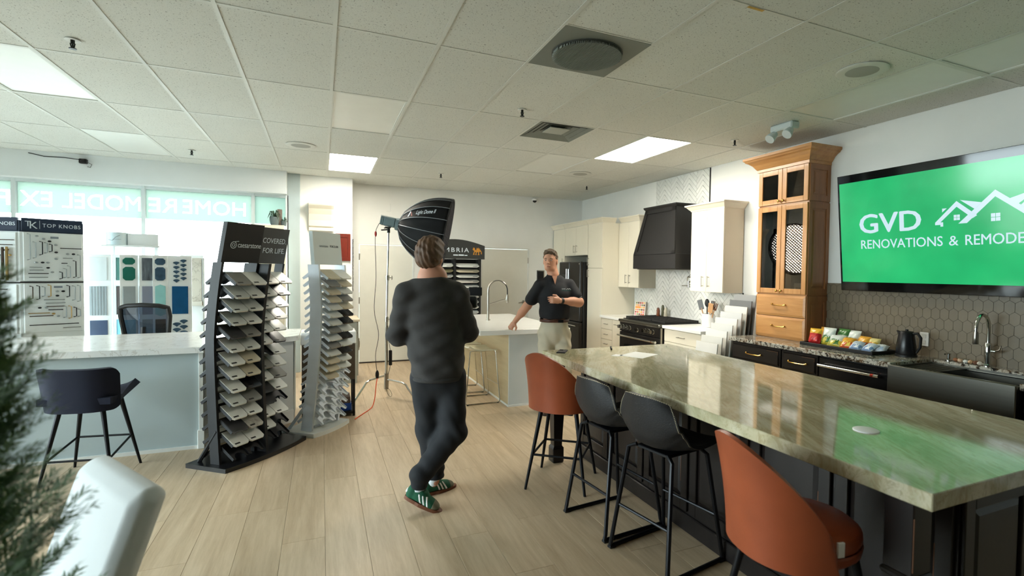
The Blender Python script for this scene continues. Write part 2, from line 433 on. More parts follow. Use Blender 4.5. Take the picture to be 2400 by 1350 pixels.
# walls
struct('wall_right', MB().box(XW, XW+.15, YF, YB+.15, 0, CEIL+.3), M_WALL)
struct('wall_front', MB().box(XL-.15, XW+.15, YF-.15, YF, 0, CEIL+.3), M_BOUNCECUT)
DX = [(.56, 1.49), (2.70, 3.66)]   # door openings in the back wall
wb = MB()
DZ = 2.045
wb.box(.45, DX[0][0], YB, YB+.15, 0, CEIL+.3); wb.box(DX[0][1], DX[1][0], YB, YB+.15, 0, CEIL+.3); wb.box(DX[1][1], XW, YB, YB+.15, 0, CEIL+.3)
for a, b_ in DX: wb.box(a, b_, YB, YB+.15, DZ, CEIL+.3)
struct('wall_back', wb, M_WALL)
for k, (a, b_) in enumerate(DX):
    d = thing('door_%d' % (k+1), None, None, ((a+b_)/2, YB, 0), world=True, kind='structure')
    fr = MB(); t = .022
    fr.box(a, a+t, YB-.008, YB+.14, 0, DZ).box(b_-t, b_, YB-.008, YB+.14, 0, DZ).box(a+t, b_-t, YB-.008, YB+.14, DZ-t, DZ)
    obj('door_frame', fr, M_TRIMW, d)
    obj('door_leaf', MB().box(a+t+.004, b_-t-.004, YB+.004, YB+.048, .022, DZ-t-.004, .003), M_DOOR, d)
    obj('threshold', MB().box(a+t, b_-t, YB-.004, YB+.06, 0, .02), mat('door_sweep', (60,52,44), .7), d)
    hx = a+t-.004 if k == 0 else b_-t-.004
    for hz in (.28, 1.02, 1.76):
        obj('hinge', MB().cyl((hx+.004 if k == 0 else hx+.004, YB-.004, hz), (hx+.004, YB-.004, hz+.11), .009), M_NICKEL, d, True)
    lx = b_-t-.085 if k == 1 else b_-t-.085
    if k == 1:
        h = obj('door_handle', MB().cyl((lx, YB+.004, 1.02), (lx, YB-.012, 1.02), .03).cyl((lx, YB-.01, 1.02), (lx, YB-.055, 1.02), .011)
            .tube([(lx, YB-.055, 1.02), (lx-.03, YB-.06, 1.02), (lx-.115, YB-.055, 1.005)], .011), M_NICKEL, d, True)
# left wall with side glazing (out of view, lets daylight in)
wl = MB().box(XL-.15, XL, .3, YB, 0, .35).box(XL-.15, XL, .3, YB, 2.7, CEIL+.3).box(XL-.15, XL, .3, .8, .35, 2.7).box(XL-.15, XL, 7.4, YB, .35, 2.7)
struct('wall_left', wl, M_WALL); struct('wall_side', MB().box(XL-.15, XL, YF, .3, 0, CEIL+.3), M_BOUNCECUT)
for k in range(3):
    y0 = .8+2.2*k
    wn = struct('window_%d' % (k+5), MB().box(XL-.1, XL-.04, y0, y0+.05, .35, 2.7).box(XL-.1, XL-.04, y0+2.15, y0+2.2, .35, 2.7).box(XL-.1, XL-.04, y0+.05, y0+2.15, .35, .42).box(XL-.1, XL-.04, y0+.05, y0+2.15, 2.63, 2.7), M_NICKEL)
    obj('pane', MB().box(XL-.075, XL-.07, y0+.05, y0+2.15, .42, 2.63), M_GLASS, wn)

# storefront: soffit, mullions, panes, green film
YG = 8.85
struct('wall_header', MB().box(XL, -.475, 8.64, YG+.14, 2.705, CEIL+.3), M_WALLB)
struct('wall_sill', MB().box(XL, -.475, YG-.03, YG+.12, 0, .12), M_TRIMW)
M_ALU = mat('white_aluminium', (214,222,222), .35, var=.02)
M_FILM = mk_film('green_window_film', (92,106,96), .9)
M_FILMW = mk_film('white_window_lettering', (236,240,238), .95)
_nt = M_FILMW.node_tree; _o = [n for n in _nt.nodes if n.type == 'OUTPUT_MATERIAL'][0]; _s = _o.inputs[0].links[0].from_socket
_tr = _nt.nodes.new('ShaderNodeBsdfTransparent'); _mx = _nt.nodes.new('ShaderNodeMixShader'); _mx.inputs[0].default_value = .75
_nt.links.new(_s, _mx.inputs[1]); _nt.links.new(_tr.outputs[0], _mx.inputs[2]); _nt.links.new(_mx.outputs[0], _o.inputs[0])
mx_ = [-4.98, -3.60, -2.265, -.95, -.50]
for k in range(4):
    a, b_ = mx_[k]+.045, mx_[k+1]
    fr = MB().box(b_, b_+.045, YG-.05, YG+.06, .12, 2.705, .004).box(a, b_, YG-.04, YG+.05, 2.665, 2.705).box(a, b_, YG-.04, YG+.05, .12, .17)
    if k == 0: fr.box(mx_[0], mx_[0]+.045, YG-.05, YG+.06, .12, 2.705, .004)
    wn = struct('window_%d' % (k+1), fr, M_ALU)
    obj('pane', MB().box(a, b_, YG, YG+.006, .17, 2.665), M_GLASS, wn)
pass
    # lettering reads from outside, so it runs mirrored as seen from the room
fw = bpy.data.objects['window_2']
LET = {1: [('P', -3.63, -3.80)], 2: [('EX', -3.22, -3.535), ('MODEL', -2.285, -3.12)], 3: [('RE', -1.87, -2.195), ('HOME', -1.03, -1.80)], 4: []}
for k in range(4):
    # film sheet with the letters left out of it, the letters filled with clear-white vinyl
    wn = bpy.data.objects['window_%d' % (k+1)]
    a, b_ = mx_[k]+.045, mx_[k+1]; z0, z1 = 2.262, 2.665; h_ = .0055
    nx_, nz_ = int((b_-a)/h_), int((z1-z0)/h_)
    gx = a+(np.arange(nx_)+.5)*(b_-a)/nx_; gz = z0+(np.arange(nz_)+.5)*(z1-z0)/nz_
    keep = np.ones((nx_, nz_), bool)
    for s_, xr, xl in LET[k+1]:
        me = text_mesh(s_, .285, 0, 0); xs = [v.co.x for v in me.vertices]; q0, q1 = min(xs), max(xs); kk = (xr-xl)/(q1-q0)
        me.transform(Matrix(((-kk,0,0,xr+q0*kk),(0,0,1,YG+.0085),(0,1,0,2.36),(0,0,0,1))))
        obj('window_lettering', me, M_FILMW, wn)
        me.calc_loop_triangles()
        for t_ in me.loop_triangles:
            P = [me.vertices[i].co for i in t_.vertices]; X = [p.x for p in P]; Z = [p.z for p in P]
            i0, i1 = np.searchsorted(gx, min(X)), np.searchsorted(gx, max(X)); j0, j1 = np.searchsorted(gz, min(Z)), np.searchsorted(gz, max(Z))
            if i1 <= i0 or j1 <= j0: continue
            xx, zz = np.meshgrid(gx[i0:i1], gz[j0:j1], indexing='ij')
            c_ = [(X[(n+1)%3]-X[n])*(zz-Z[n])-(Z[(n+1)%3]-Z[n])*(xx-X[n]) for n in range(3)]
            ins = ((c_[0] >= 0)&(c_[1] >= 0)&(c_[2] >= 0))|((c_[0] <= 0)&(c_[1] <= 0)&(c_[2] <= 0))
            keep[i0:i1, j0:j1] &= ~ins
    fv = MB(); W_ = nz_+1
    fv.v = [(a+(b_-a)*i/nx_, YG+.0085, z0+(z1-z0)*j/nz_) for i in range(nx_+1) for j in range(nz_+1)]
    # merge runs of cells along x into long strips
    fv.f = []
    for i in range(nx_):
        j = 0
        while j < nz_:
            if keep[i,j]:
                j2 = j
                while j2 < nz_ and keep[i,j2]: j2 += 1
                fv.f.append((i*W_+j, (i+1)*W_+j, (i+1)*W_+j2, i*W_+j2)); j = j2
            else: j += 1
    used_ = sorted({q for f_ in fv.f for q in f_}); rm = {q: n for n, q in enumerate(used_)}
    fv.v = [fv.v[q] for q in used_]; fv.f = [tuple(rm[q] for q in f_) for f_ in fv.f]
    obj('window_film', fv, M_FILM, wn)

struct('column', MB().box(-.30, .45, 8.84, YB+.15, 0, CEIL+.3), M_WALL)
struct('trim_2', MB().box(-.476, -.30, 8.80, YB+.1, 0, CEIL+.3, .004), M_POST)
struct('pavement', MB().box(-40, 12, YB+.15, 40, -.3, -.05).box(-40, XL-.2, -25, YB+.15, -.3, -.05), mat('pavement_concrete', (158,157,152), .9, var=.04))

# ceiling grid with lay-in tiles
ce = struct('ceiling', MB().box(XL, XW, YF, YB, CEIL+.05, CEIL+.12), mat('plenum', (150,150,146), .9))
GX = [.073+.61*i for i in range(-9, 9)]
GY = [2.15+1.22*j for j in range(-5, 7)]
GX = [x for x in GX if XL < x < XW-.05]; GY = [y for y in GY if YF < y < YB-.05]
for x in GX: obj('grid_bar', MB().box(x-.012, x+.012, YF, YB, CEIL-.002, CEIL+.0).box(x-.002, x+.002, YF, YB, CEIL, CEIL+.035), M_TBAR, ce)
bx_ = [XL]+GX+[XW]; by_ = [YF]+GY+[YB]
for y in GY:
    obj('cross_bar', MB().box(XL, XW, y-.012, y+.012, CEIL-.001, CEIL+.001), M_TBAR, ce)
def cell(x, y):
    i = max(k for k in range(len(bx_)-1) if bx_[k] <= x); j = max(k for k in range(len(by_)-1) if by_[k] <= y); return i, j
SPECIAL = {}
for x, y, kind in [(3.4,5.2,'on'), (.4,7.6,'on'), (.4,5.2,'off'), (-2.1,5.2,'off'), (-2.1,7.6,'off'), (2.8,6.4,'off'), (4.0,2.7,'off'), (4.0,1.5,'off'), (1.6,3.0,'vent_round'), (2.2,4.8,'vent_square')]:
    SPECIAL[cell(x, y)] = kind
M_LENS_ON = emis('troffer_lens_lit', (255,248,232), 22.0)
M_LENS_OFF = mat('troffer_lens_unlit', (222,224,218), .35, var=.01)
M_VENT = mat('vent_grey', (118,124,118), .5, var=.04)
M_VENTD = mat('vent_dark', (60,64,62), .7)
tile_full = None
lamps = []
TY = {}
for i in range(len(bx_)-1):
    for j in range(len(by_)-1):
        x0, x1, y0, y1 = bx_[i]+.004, bx_[i+1]-.004, by_[j]+.004, by_[j+1]-.004
        k = SPECIAL.get((i, j))
        cx, cy = (x0+x1)/2, (y0+y1)/2
        if k in ('on', 'off'):
            where = {(3,5):'over the range side of the room', (0,7):'beside the white column', (0,5):'in the middle of the ceiling', (-2,5):'at the upper left', (-2,7):'near the storefront window', (2,6):'near the cream cabinets', (4,2):'above the wide screen', (4,1):'at the upper right corner'}
            lab = None
            for (qx,qy), s_ in zip([(3.4,5.2),(.4,7.6),(.4,5.2),(-2.1,5.2),(-2.1,7.6),(2.8,6.4),(4.0,2.7),(4.0,1.5)], list(where.values())):
                if x0 < qx < x1 and y0 < qy < y1: lab = s_
            t = thing('ceiling_light', ('glowing' if k == 'on' else 'unlit')+' flat white ceiling light panel '+lab, 'light', (cx, cy, CEIL), world=True)
            obj('housing', MB().box(x0, x1, y0, y0+.02, CEIL, CEIL+.04).box(x0, x1, y1-.02, y1, CEIL, CEIL+.04).box(x0, x0+.02, y0+.02, y1-.02, CEIL, CEIL+.04).box(x1-.02, x1, y0+.02, y1-.02, CEIL, CEIL+.04), M_TBAR, t)
            obj('lens', MB().box(x0+.02, x1-.02, y0+.02, y1-.02, CEIL+.006, CEIL+.012), M_LENS_ON if k == 'on' else M_LENS_OFF, t)
            continue
        ys = [(y0, y1)]
        if k == 'vent_round': ys = [(y0, y0+.6)]; vy = (y0+.605, y1)
        if k == 'vent_square': ys = [(y0+.615, y1)]; vy = (y0, y0+.605)
        if k and k.startswith('vent'):
            ym = (vy[0]+vy[1])/2
            obj('cross_bar', MB().box(x0, x1, (ys[0][1] if k == 'vent_round' else vy[1])-.006, (ys[0][1] if k == 'vent_round' else vy[1])+.014, CEIL-.001, CEIL+.001), M_TBAR, ce)
            if k == 'vent_round':
                t = thing('ceiling_vent', 'large grey square ceiling diffuser with round perforated middle', 'vent', (cx, ym, CEIL), world=True)
                obj('face_plate', MB().box(x0, x1, vy[0], vy[1], CEIL-.003, CEIL+.006, .002), M_VENT, t)
                obj('round_grille', MB().lathe([(.235,-.004),(.225,-.012),(.0,-.02)], (cx, ym, CEIL), 40), M_VENTD, t, True)
                sl = MB()
                for q in range(-23, 24):
                    xx = q*.0098; hh = math.sqrt(max(.228**2-xx*xx, 0))
                    if hh > .02: sl.box(cx+xx-.0022, cx+xx+.0022, ym-hh, ym+hh, CEIL-.026, CEIL-.012)
                tag(obj('grille_slats', sl, M_VENT, t), kind='stuff')
            else:
                t = thing('ceiling_vent', 'smaller grey square ceiling vent with a pale square centre', 'vent', (cx, ym, CEIL), world=True)
                s_ = MB()
                for q in range(4):
                    a = .295-q*.058; z = CEIL-.002+q*.012
                    s_.add([(cx-a,ym-a,z),(cx+a,ym-a,z),(cx+a,ym+a,z),(cx-a,ym+a,z),(cx-a+.05,ym-a+.05,z+.014),(cx+a-.05,ym-a+.05,z+.014),(cx+a-.05,ym+a-.05,z+.014),(cx-a+.05,ym+a-.05,z+.014)],
                           [(0,1,5,4),(1,2,6,5),(2,3,7,6),(3,0,4,7)])
                obj('louvre_rings', s_, M_VENT, t)
                obj('centre_plate', MB().box(cx-.11, cx+.11, ym-.11, ym+.11, CEIL+.012, CEIL+.02, .003), mat('vent_pale', (164,168,160), .5), t)
                obj('backing', MB().box(x0, x1, vy[0], vy[1], CEIL+.046, CEIL+.05), M_VENTD, t)
        for (a, b_) in ys:
            full = abs(x1-x0-.602) < .002 and abs(b_-a-1.212) < .002
            if full:
                if tile_full is None:
                    tile_full = MB().box(-.301, .301, -.606, .606, .002, .018, .004).mesh('ceiling_tile'); tile_full.materials.append(M_CTILE)
                o = obj('ceiling_tile', tile_full, M_CTILE, ce); o.location = (cx, (a+b_)/2, CEIL)
            else:
                q = (a+b_)/2
                o = obj('ceiling_tile', MB().box(x0-cx, x1-cx, a-q, b_-q, .002, .018, .004), M_CTILE, ce); o.location = (cx, q, CEIL)
obj('stain', MB().box(2.09, 2.20, 2.142, 2.16, CEIL-.003, CEIL-.002), mat('rust_stain', (196,160,84), .8, var=.2, vscale=30), ce)

# sprinklers, ceiling speakers, emergency light, cameras
M_SPR = mat('sprinkler_dark', (52,54,54), .35, .8)
spr0 = None
SPL = [(-1.45,4.30,'with white ring at the upper left of the ceiling'), (1.63,4.35,'between the two grey vents'), (1.62,7.73,'above the big black softbox'), (4.04,4.30,'near the wood cabinet crown'), (4.03,7.66,'over the cream cabinets'), (-1.46,7.66,'near the storefront window')]
for x, y, s_ in SPL:
    t = thing('ceiling_sprinkler', 'small dark sprinkler head '+s_, 'sprinkler', (x, y, CEIL), group='ceiling sprinklers')
    obj('escutcheon', MB().lathe([(.016,0),(.04,-.002),(.042,-.007),(.034,-.009),(.016,-.004)], n=24), M_TRIMW, t, True)
    obj('body', MB().cyl((0,0,0),(0,0,-.03),.011).cyl((.012,0,-.025),(.005,0,-.058),.0035).cyl((-.012,0,-.025),(-.005,0,-.058),.0035).cyl((0,0,-.028),(0,0,-.055),.005).cyl((0,0,-.056),(0,0,-.061),.02), M_SPR, t, True)
for x, y, s_ in [(3.455,2.466,'above the wide screen'), (3.44,6.75,'over the cream cabinets'), (-.22,6.74,'near the white column')]:
    t = thing('ceiling_speaker', 'round white speaker set in the ceiling '+s_, 'speaker', (x, y, CEIL), group='ceiling speakers')
    obj('rim', MB().lathe([(.16,0),(.165,-.006),(.15,-.012),(.105,-.010)], n=40, cap=False), M_TBAR, t, True)
    obj('grille', MB().lathe([(.106,-.009),(.06,-.012),(.001,-.013)], n=40), mat('speaker_grille', (168,170,164), .7, bump=.3, bscale=500), t, True)
t = thing('emergency_light', 'white twin-head emergency light on the ceiling by the wood cabinet', 'light', (4.03, 3.64, CEIL))
M_EML = mat('emergency_plastic', (196,206,206), .45)
obj('housing', MB().box(-.055,.055,-.13,.13,-.065,0,.012), M_EML, t)
for s_ in (-1, 1):
    hd = obj('lamp_head', MB().cyl((-.02,s_*.09,-.07),(-.075,s_*.10,-.125),.028,.048,20).cyl((-.075,s_*.10,-.125),(-.083,s_*.10,-.133),.048,.046,20).cyl((0,s_*.09,-.05),(-.02,s_*.09,-.075),.014), M_EML, t, True)
t = thing('dome_camera', 'small white dome camera high on the back wall', 'camera', (3.74, YB-.05, CEIL-.06))
obj('mount', MB().cyl((0,.05,0),(0,0,0),.035).lathe([(.05,.02),(.052,0),(.048,-.012)], n=24), M_WHITE, t, True)
obj('dome', MB().ell((0,-.005,-.012),(.04,.04,.04)), M_GLASSK, t, True)
t = thing('wall_camera', 'small black camera with a cable on the soffit above the window', 'camera', (-2.81, 8.60, 2.945))
obj('camera_body', MB().box(-.04,.04,-.03,.03,-.03,.03,.008).cyl((0,-.03,0),(.015,-.06,-.01),.02), M_BLACK, t)
obj('cable', MB().tube([(-.04,.01,.02),(-.2,.035,.035),(-.4,.036,.03),(-.55,.036,.06)],.005,6), M_BLACK, t)
obj('cable', MB().tube([(.04,0,-.01),(.08,.02,-.03),(.06,.03,-.07),(.03,.03,-.06)],.003,5), M_BLACK, t)
t = solo('wall_bracket', MB().box(1.02,1.09,YB-.006,YB,2.60,2.61).box(1.08,1.09,YB-.006,YB,2.60,2.74), M_TRIMW, 'thin white corner moulding scrap on the back wall above the left door', 'bracket')
t = thing('keypad', 'small black control keypad on the back wall behind the man', 'keypad', (3.90, YB, 1.5))
obj('plate', MB().box(-.085,.085,-.012,0,-.09,.13,.004), M_NICKEL, t)
obj('key_area', MB().box(-.065,.065,-.02,-.012,-.07,.11,.004), M_BLACK, t)
struct('baseboard_back', MB().box(1.5, 2.69, YB-.012, YB, 0, .09), M_TRIMW); struct('baseboard_corner', MB().box(3.67, 4.1, YB-.012, YB, 0, .09), M_TRIMW)

# ================================================================ KITCHEN ALONG THE RIGHT WALL
WX = XW-.001
# ---- herringbone wall tile (each tile its own piece, set on a grout bed)
def clip(poly, a, b, c):
    out = []
    for i in range(len(poly)):
        p, q = poly[i], poly[(i+1) % len(poly)]
        dp, dq = a*p[0]+b*p[1]-c, a*q[0]+b*q[1]-c
        if dp <= 0: out.append(p)
        if dp*dq < 0:
            t = dp/(dp-dq); out.append((p[0]+(q[0]-p[0])*t, p[1]+(q[1]-p[1])*t))
    return out
def area(p): return abs(sum(p[i][0]*p[(i+1)%len(p)][1]-p[(i+1)%len(p)][0]*p[i][1] for i in range(len(p))))/2
wr = bpy.data.objects['wall_right']
def herringbone(name, y0, y1, z0, z1, L=.205, Wd=.052, oy=5.54, oz=.915):
    bed = obj(name, MB().box(WX-.004, WX, y0, y1, z0, z1), M_GROUTG, wr)
    g = .0014; c = math.cos(PI/4)
    for k in range(-60, 80):
        for n in range(-12, 13):
            for kind in (0, 1):
                bx, by = k*Wd+n*2*L, k*Wd
                r = [(bx+g,by+g),(bx+L-g,by+g),(bx+L-g,by+Wd-g),(bx+g,by+Wd-g)] if kind == 0 else [(bx-Wd+g,by+g),(bx-g,by+g),(bx-g,by+L-g),(bx-Wd+g,by+L-g)]
                p = [(oy+(u-v)*c, oz+(u+v)*c) for u, v in r]
                if max(q[0] for q in p) < y0 or min(q[0] for q in p) > y1 or max(q[1] for q in p) < z0 or min(q[1] for q in p) > z1: continue
                for a in ((-1,0,-y0),(1,0,y1),(0,-1,-z0),(0,1,z1)):
                    p = clip(p, *a)
                    if len(p) < 3: break
                if len(p) < 3 or area(p) < 2e-4: continue
                cy = sum(q[0] for q in p)/len(p); cz = sum(q[1] for q in p)/len(p)
                o = obj('wall_tile', MB().prism([(q[0]-cy, q[1]-cz) for q in p], -.010, -.003, 'x'), M_HTILE, wr)
                o.location = (WX, cy, cz)
    return bed
herringbone('grout_bed', 5.545, 6.765, 2.42, CEIL-.002)
herringbone('grout_bed', 5.50, 6.74, 1.36, 1.70)
herringbone('grout_bed', 4.90, 7.33, .917, 1.36)
obj('tile_edge_strip', MB().box(WX-.014, WX, 5.535, 5.545, 2.42, CEIL-.002), M_BLACK, wr)
obj('tile_edge_strip', MB().box(WX-.014, WX, 4.89, 4.90, .912, 1.37), M_BLACK, wr)
# ---- taupe elongated hexagon tiles
HB = obj('grout_bed', MB().box(WX-.004, WX, 1.0, 3.735, .912, 1.525), M_GROUT, wr)
hw, hp, hs = .0345, .088, .032   # half width, row pitch, half straight side
hexm = {}
pt = hp-2*hs
base_hex = [(-hw+.0012,-hs),(0,-hs-pt+.0016),(hw-.0012,-hs),(hw-.0012,hs),(0,hs+pt-.0016),(-hw+.0012,hs)]
for j in range(0, 8):
    for i in range(0, 30):
        cy = 3.72-i*2*hw-(hw if j % 2 else 0); cz = .935+j*hp
        p = [(cy+a, cz+b) for a, b in base_hex]
        if cy+hw < 1.9: continue
        q = p
        for a in ((1,0,3.735),(0,-1,-.912),(0,1,1.525)):
            q = clip(q, *a)
            if len(q) < 3: break
        if len(q) < 3 or area(q) < 1e-4: continue
        if len(q) == 6 and abs(area(q)-area(p)) < 1e-7:
            if 'h' not in hexm:
                hexm['h'] = MB().prism(base_hex, -.010, -.003, 'x').mesh('hexagon_tile'); hexm['h'].materials.append(M_TAUPE)
            o = obj('hexagon_tile', hexm['h'], M_TAUPE, wr)
        else:
            o = obj('hexagon_tile', MB().prism([(a-cy, b-cz) for a, b in q], -.010, -.003, 'x'), M_TAUPE, wr)
        o.location = (WX, cy, cz)

# ---- cabinet helpers (fronts face -x)
def bar_pull(m, y0, z0, y1, z1, x, off=.03, r=.005):
    mb = MB()
    mb.cyl((x-off, y0, z0), (x-off, y1, z1), r, n=8)
    for t in (.1, .9):
        y, z = y0+(y1-y0)*t, z0+(z1-z0)*t
        mb.cyl((x, y, z), (x-off, y, z), r*.9, n=8)
    return mb
def front(name, parent, x, y0, y1, z0, z1, m, th=.02, c=.002):
    return obj(name, MB().box(x, x+th, y0+.0015, y1-.0015, z0+.0015, z1-.0015, c), m, parent)
def crown_run(pts, zb, prof, closed=False):
    """sweep a moulding profile (out, up) along an xy path, outward = right-hand side of travel"""
    mb = MB(); P = [Vector((a, b)) for a, b in pts]; n = len(P); vs = []
    for i in range(n):
        d0 = (P[i]-P[i-1]).normalized() if i else None; d1 = (P[i+1]-P[i]).normalized() if i < n-1 else None
        n0 = Vector((d0.y, -d0.x)) if d0 else None; n1 = Vector((d1.y, -d1.x)) if d1 else None
        if n0 is None: o = n1
        elif n1 is None: o = n0
        else: o = (n0+n1)/(1+n0.dot(n1))
        vs += [(P[i].x+o.x*a, P[i].y+o.y*a, zb+b) for a, b in prof]
    k = len(prof)
    fs = [(i*k+j, i*k+j+1, (i+1)*k+j+1, (i+1)*k+j) for i in range(n-1) for j in range(k-1)]
    fs += [(i*k+k-1, i*k, (i+1)*k, (i+1)*k+k-1) for i in range(n-1)]
    fs += [tuple(range(k)), tuple(range((n-1)*k, n*k))[::-1]]
    return mb.add(vs, fs)
CP = [(0,0),(.004,0),(.008,.012),(.022,.03),(.04,.058),(.052,.066),(.052,.082),(0,.082)]

XU, XB = 4.47, 4.16      # fronts of wall cabinets and of base / tall cabinets
# wall cabinet right of the hood
t = thing('wall_cabinet', 'cream two-door wall cabinet right of the black hood', 'cabinet', (4.63, 5.2, 1.37), world=True)
obj('carcass', MB().box(XU+.02, WX-.011, 4.905, 5.51, 1.37, 2.415), M_CREAM_SHADE, t)
for k, (a, b_) in enumerate(((4.905, 5.207), (5.208, 5.51))):
    d = front('door', t, XU, a, b_, 1.372, 2.413, M_CREAM)
    yy = 5.207+(-.055 if k == 0 else .055)
    obj('handle', bar_pull(0, yy, 1.435, yy, 1.575, XU), M_NICKEL, d, True)
obj('crown', crown_run([(WX-.012,5.51),(XU,5.51),(XU,4.905),(WX-.002,4.905)], 2.415, [(a*1.3, b) for a, b in CP]), M_CREAM, t)
# wall cabinet left of the hood
t = thing('wall_cabinet', 'cream two-door wall cabinet left of the black hood', 'cabinet', (4.63, 7.03, 1.37), world=True)
obj('carcass', MB().box(XU+.02, WX-.011, 6.735, 7.328, 1.37, 2.415), M_CREAM_SHADE, t)
for k, (a, b_) in enumerate(((6.735, 7.031), (7.032, 7.328))):
    d = front('door', t, XU, a, b_, 1.372, 2.413, M_CREAM)
    yy = 7.031+(-.05 if k == 0 else .05)
    obj('handle', bar_pull(0, yy, 1.435, yy, 1.575, XU), M_NICKEL, d, True)
obj('crown', crown_run([(XU,7.33-.055),(XU,6.735),(WX-.012,6.735)], 2.415, CP), M_CREAM, t)
# pantry
t = thing('pantry_cabinet', 'tall cream pantry cabinet with two stacked doors beside the fridge', 'cabinet', (4.48, 7.58, 0), world=True)
obj('carcass', MB().box(XB+.02, WX, 7.335, 7.825, .1, 2.415).box(XB+.07, WX, 7.335, 7.825, 0, .1), M_CREAM, t)
for z0, z1, hz in ((.1, 1.672, 1.52), (1.676, 2.413, 1.72)):
    d = front('door', t, XB, 7.335, 7.825, z0, z1, M_CREAM)
    obj('handle', bar_pull(0, 7.79, hz, 7.79, hz+.13, XB), M_NICKEL, d, True)
obj('crown', crown_run([(XB,7.83),(XB,7.335),(XU-.07,7.335)], 2.415, CP), M_CREAM, t)
# over-fridge cabinet
t = thing('wall_cabinet', 'short cream cabinet with two doors above the dark fridge', 'cabinet', (4.48, 8.29, 1.9), world=True)
obj('carcass', MB().box(XB+.02, WX, 7.832, 8.742, 1.9, 2.415), M_CREAM, t)
for k, (a, b_) in enumerate(((7.832, 8.286), (8.287, 8.742))):
    d = front('door', t, XB, a, b_, 1.902, 2.413, M_CREAM)
    yy = 8.287+(-.05 if k == 0 else .05)
    obj('handle', bar_pull(0, yy, 1.95, yy, 2.08, XB), M_NICKEL, d, True)
obj('crown', crown_run([(XB,8.742),(XB,7.835)], 2.415, CP), M_CREAM, t)
# tall cabinet in the corner
t = thing('tall_cabinet', 'tall cream cabinet in the corner left of the fridge', 'cabinet', (4.48, 9.0, 0), world=True)
obj('carcass', MB().box(XB+.02, WX, 8.75, 9.26, .1, 2.415).box(XB+.07, WX, 8.75, 9.26, 0, .1), M_CREAM, t)
d = front('door', t, XB, 8.75, 9.26, .1, 2.413, M_CREAM)
obj('handle', bar_pull(0, 8.80, 1.7, 8.80, 1.86, XB), M_NICKEL, d, True)
obj('crown', crown_run([(XB,9.294),(XB,8.75)], 2.415, CP), M_CREAM, t)
# fridge
t = thing('fridge', 'black stainless french-door fridge behind the man', 'fridge', (4.4, 8.27, 0), world=True)
FX = 4.03
obj('case', MB().box(FX+.07, WX-.02, 7.86, 8.70, .03, 1.78, .006), M_BLACKP, t)
for k, (a, b_) in enumerate(((7.86, 8.278), (8.282, 8.70))):
    d = obj('door', MB().box(FX, FX+.066, a, b_, .745, 1.785, .012), M_DKSTEEL, t)
    yy = 8.28+(-.04 if k == 0 else .04)
    obj('handle', MB().box(FX-.045, FX-.032, yy-.009, yy+.009, .82, 1.66, .004).cyl((FX,yy,.86),(FX-.035,yy,.86),.007).cyl((FX,yy,1.62),(FX-.035,yy,1.62),.007), M_CHROME, d)
    if k: obj('dispenser', MB().box(FX-.004, FX+.002, 8.40, 8.58, 1.20, 1.56, .003), M_GLASSK, d)
d = obj('freezer_drawer', MB().box(FX, FX+.066, 7.86, 8.70, .05, .738, .012), M_DKSTEEL, t)
obj('handle', MB().box(FX-.045, FX-.032, 7.93, 8.63, .665, .683, .004).cyl((FX,7.98,.674),(FX-.035,7.98,.674),.007).cyl((FX,8.58,.674),(FX-.035,8.58,.674),.007), M_CHROME, d)
obj('badge', MB().box(FX-.002, FX, 7.875, 7.90, 1.735, 1.76), M_CHROME, t)

# base cabinets, cream
def cream_base(y0, y1, label, rows, handle='h', name='base_cabinet'):
    t = thing(name, label, 'cabinet', ((XB+XW)/2, (y0+y1)/2, 0), world=True)
    obj('carcass', MB().box(XB+.02, WX-.012, y0, y1, .1, .874).box(XB+.08, WX-.012, y0, y1, 0, .1), M_CREAM_SHADE, t)
    for z0, z1 in rows:
        d = front('drawer' if z1-z0 < .35 else 'door', t, XB, y0, y1, z0, z1, M_CREAM)
        ym, zz = (y0+y1)/2, (z0+z1)/2 if z1-z0 < .25 else z1-.07
        w_ = .075 if y1-y0 > .35 else .05
        obj('handle', bar_pull(0, ym-w_, zz, ym+w_, zz, XB), M_NICKEL, d, True)
    return t
cream_base(6.98, 7.328, 'cream three-drawer base cabinet beside the pantry', [(.70,.868),(.535,.698),(.105,.533)])
cream_base(6.70, 6.977, 'narrow cream pull-out base cabinet left of the range', [(.105,.868)])
cream_base(4.905, 5.635, 'cream base cabinet with a wide drawer right of the range', [(.706,.868),(.105,.704)])
solo('countertop', MB().box(XB-.03, WX-.012, 6.69, 7.333, .876, .915, .003), M_WQUARTZ, 'white quartz countertop left of the range', 'countertop')
solo('countertop', MB().box(XB-.03, WX-.012, 4.88, 5.648, .876, .915, .003), M_WQUARTZ, 'white quartz countertop right of the range under the utensil crock', 'countertop')

# range
t = thing('kitchen_range', 'black gas range with chrome knobs and a steel oven bar', 'stove', (4.45, 6.17, 0), world=True)
RY0, RY1, RX = 5.655, 6.683, 4.115
obj('body', MB().box(RX+.03, WX-.014, RY0, RY1, .1, .90, .003).box(RX+.1, WX-.014, RY0+.02, RY1-.02, 0, .1), M_BLACKP, t)
obj('side_trim', MB().box(RX+.005, RX+.03, RY0, RY0+.012, .1, .87), M_NICKEL, t)
obj('bullnose', MB().box(RX-.03, RX+.06, RY0, RY1, .873, .915, .01), M_STEEL, t)
obj('cooktop', MB().box(RX+.06, WX-.014, RY0+.004, RY1-.004, .90, .922), M_BLACK, t)
obj('control_panel', MB().box(RX, RX+.03, RY0+.012, RY1, .735, .873, .004), M_DKSTEEL, t)
d = obj('oven_door', MB().box(RX, RX+.045, RY0+.012, RY1, .16, .725, .006), M_DKSTEEL, t)
obj('oven_window', MB().box(RX-.002, RX+.002, RY0+.16, RY1-.12, .27, .56, .001), M_GLASSK, d)
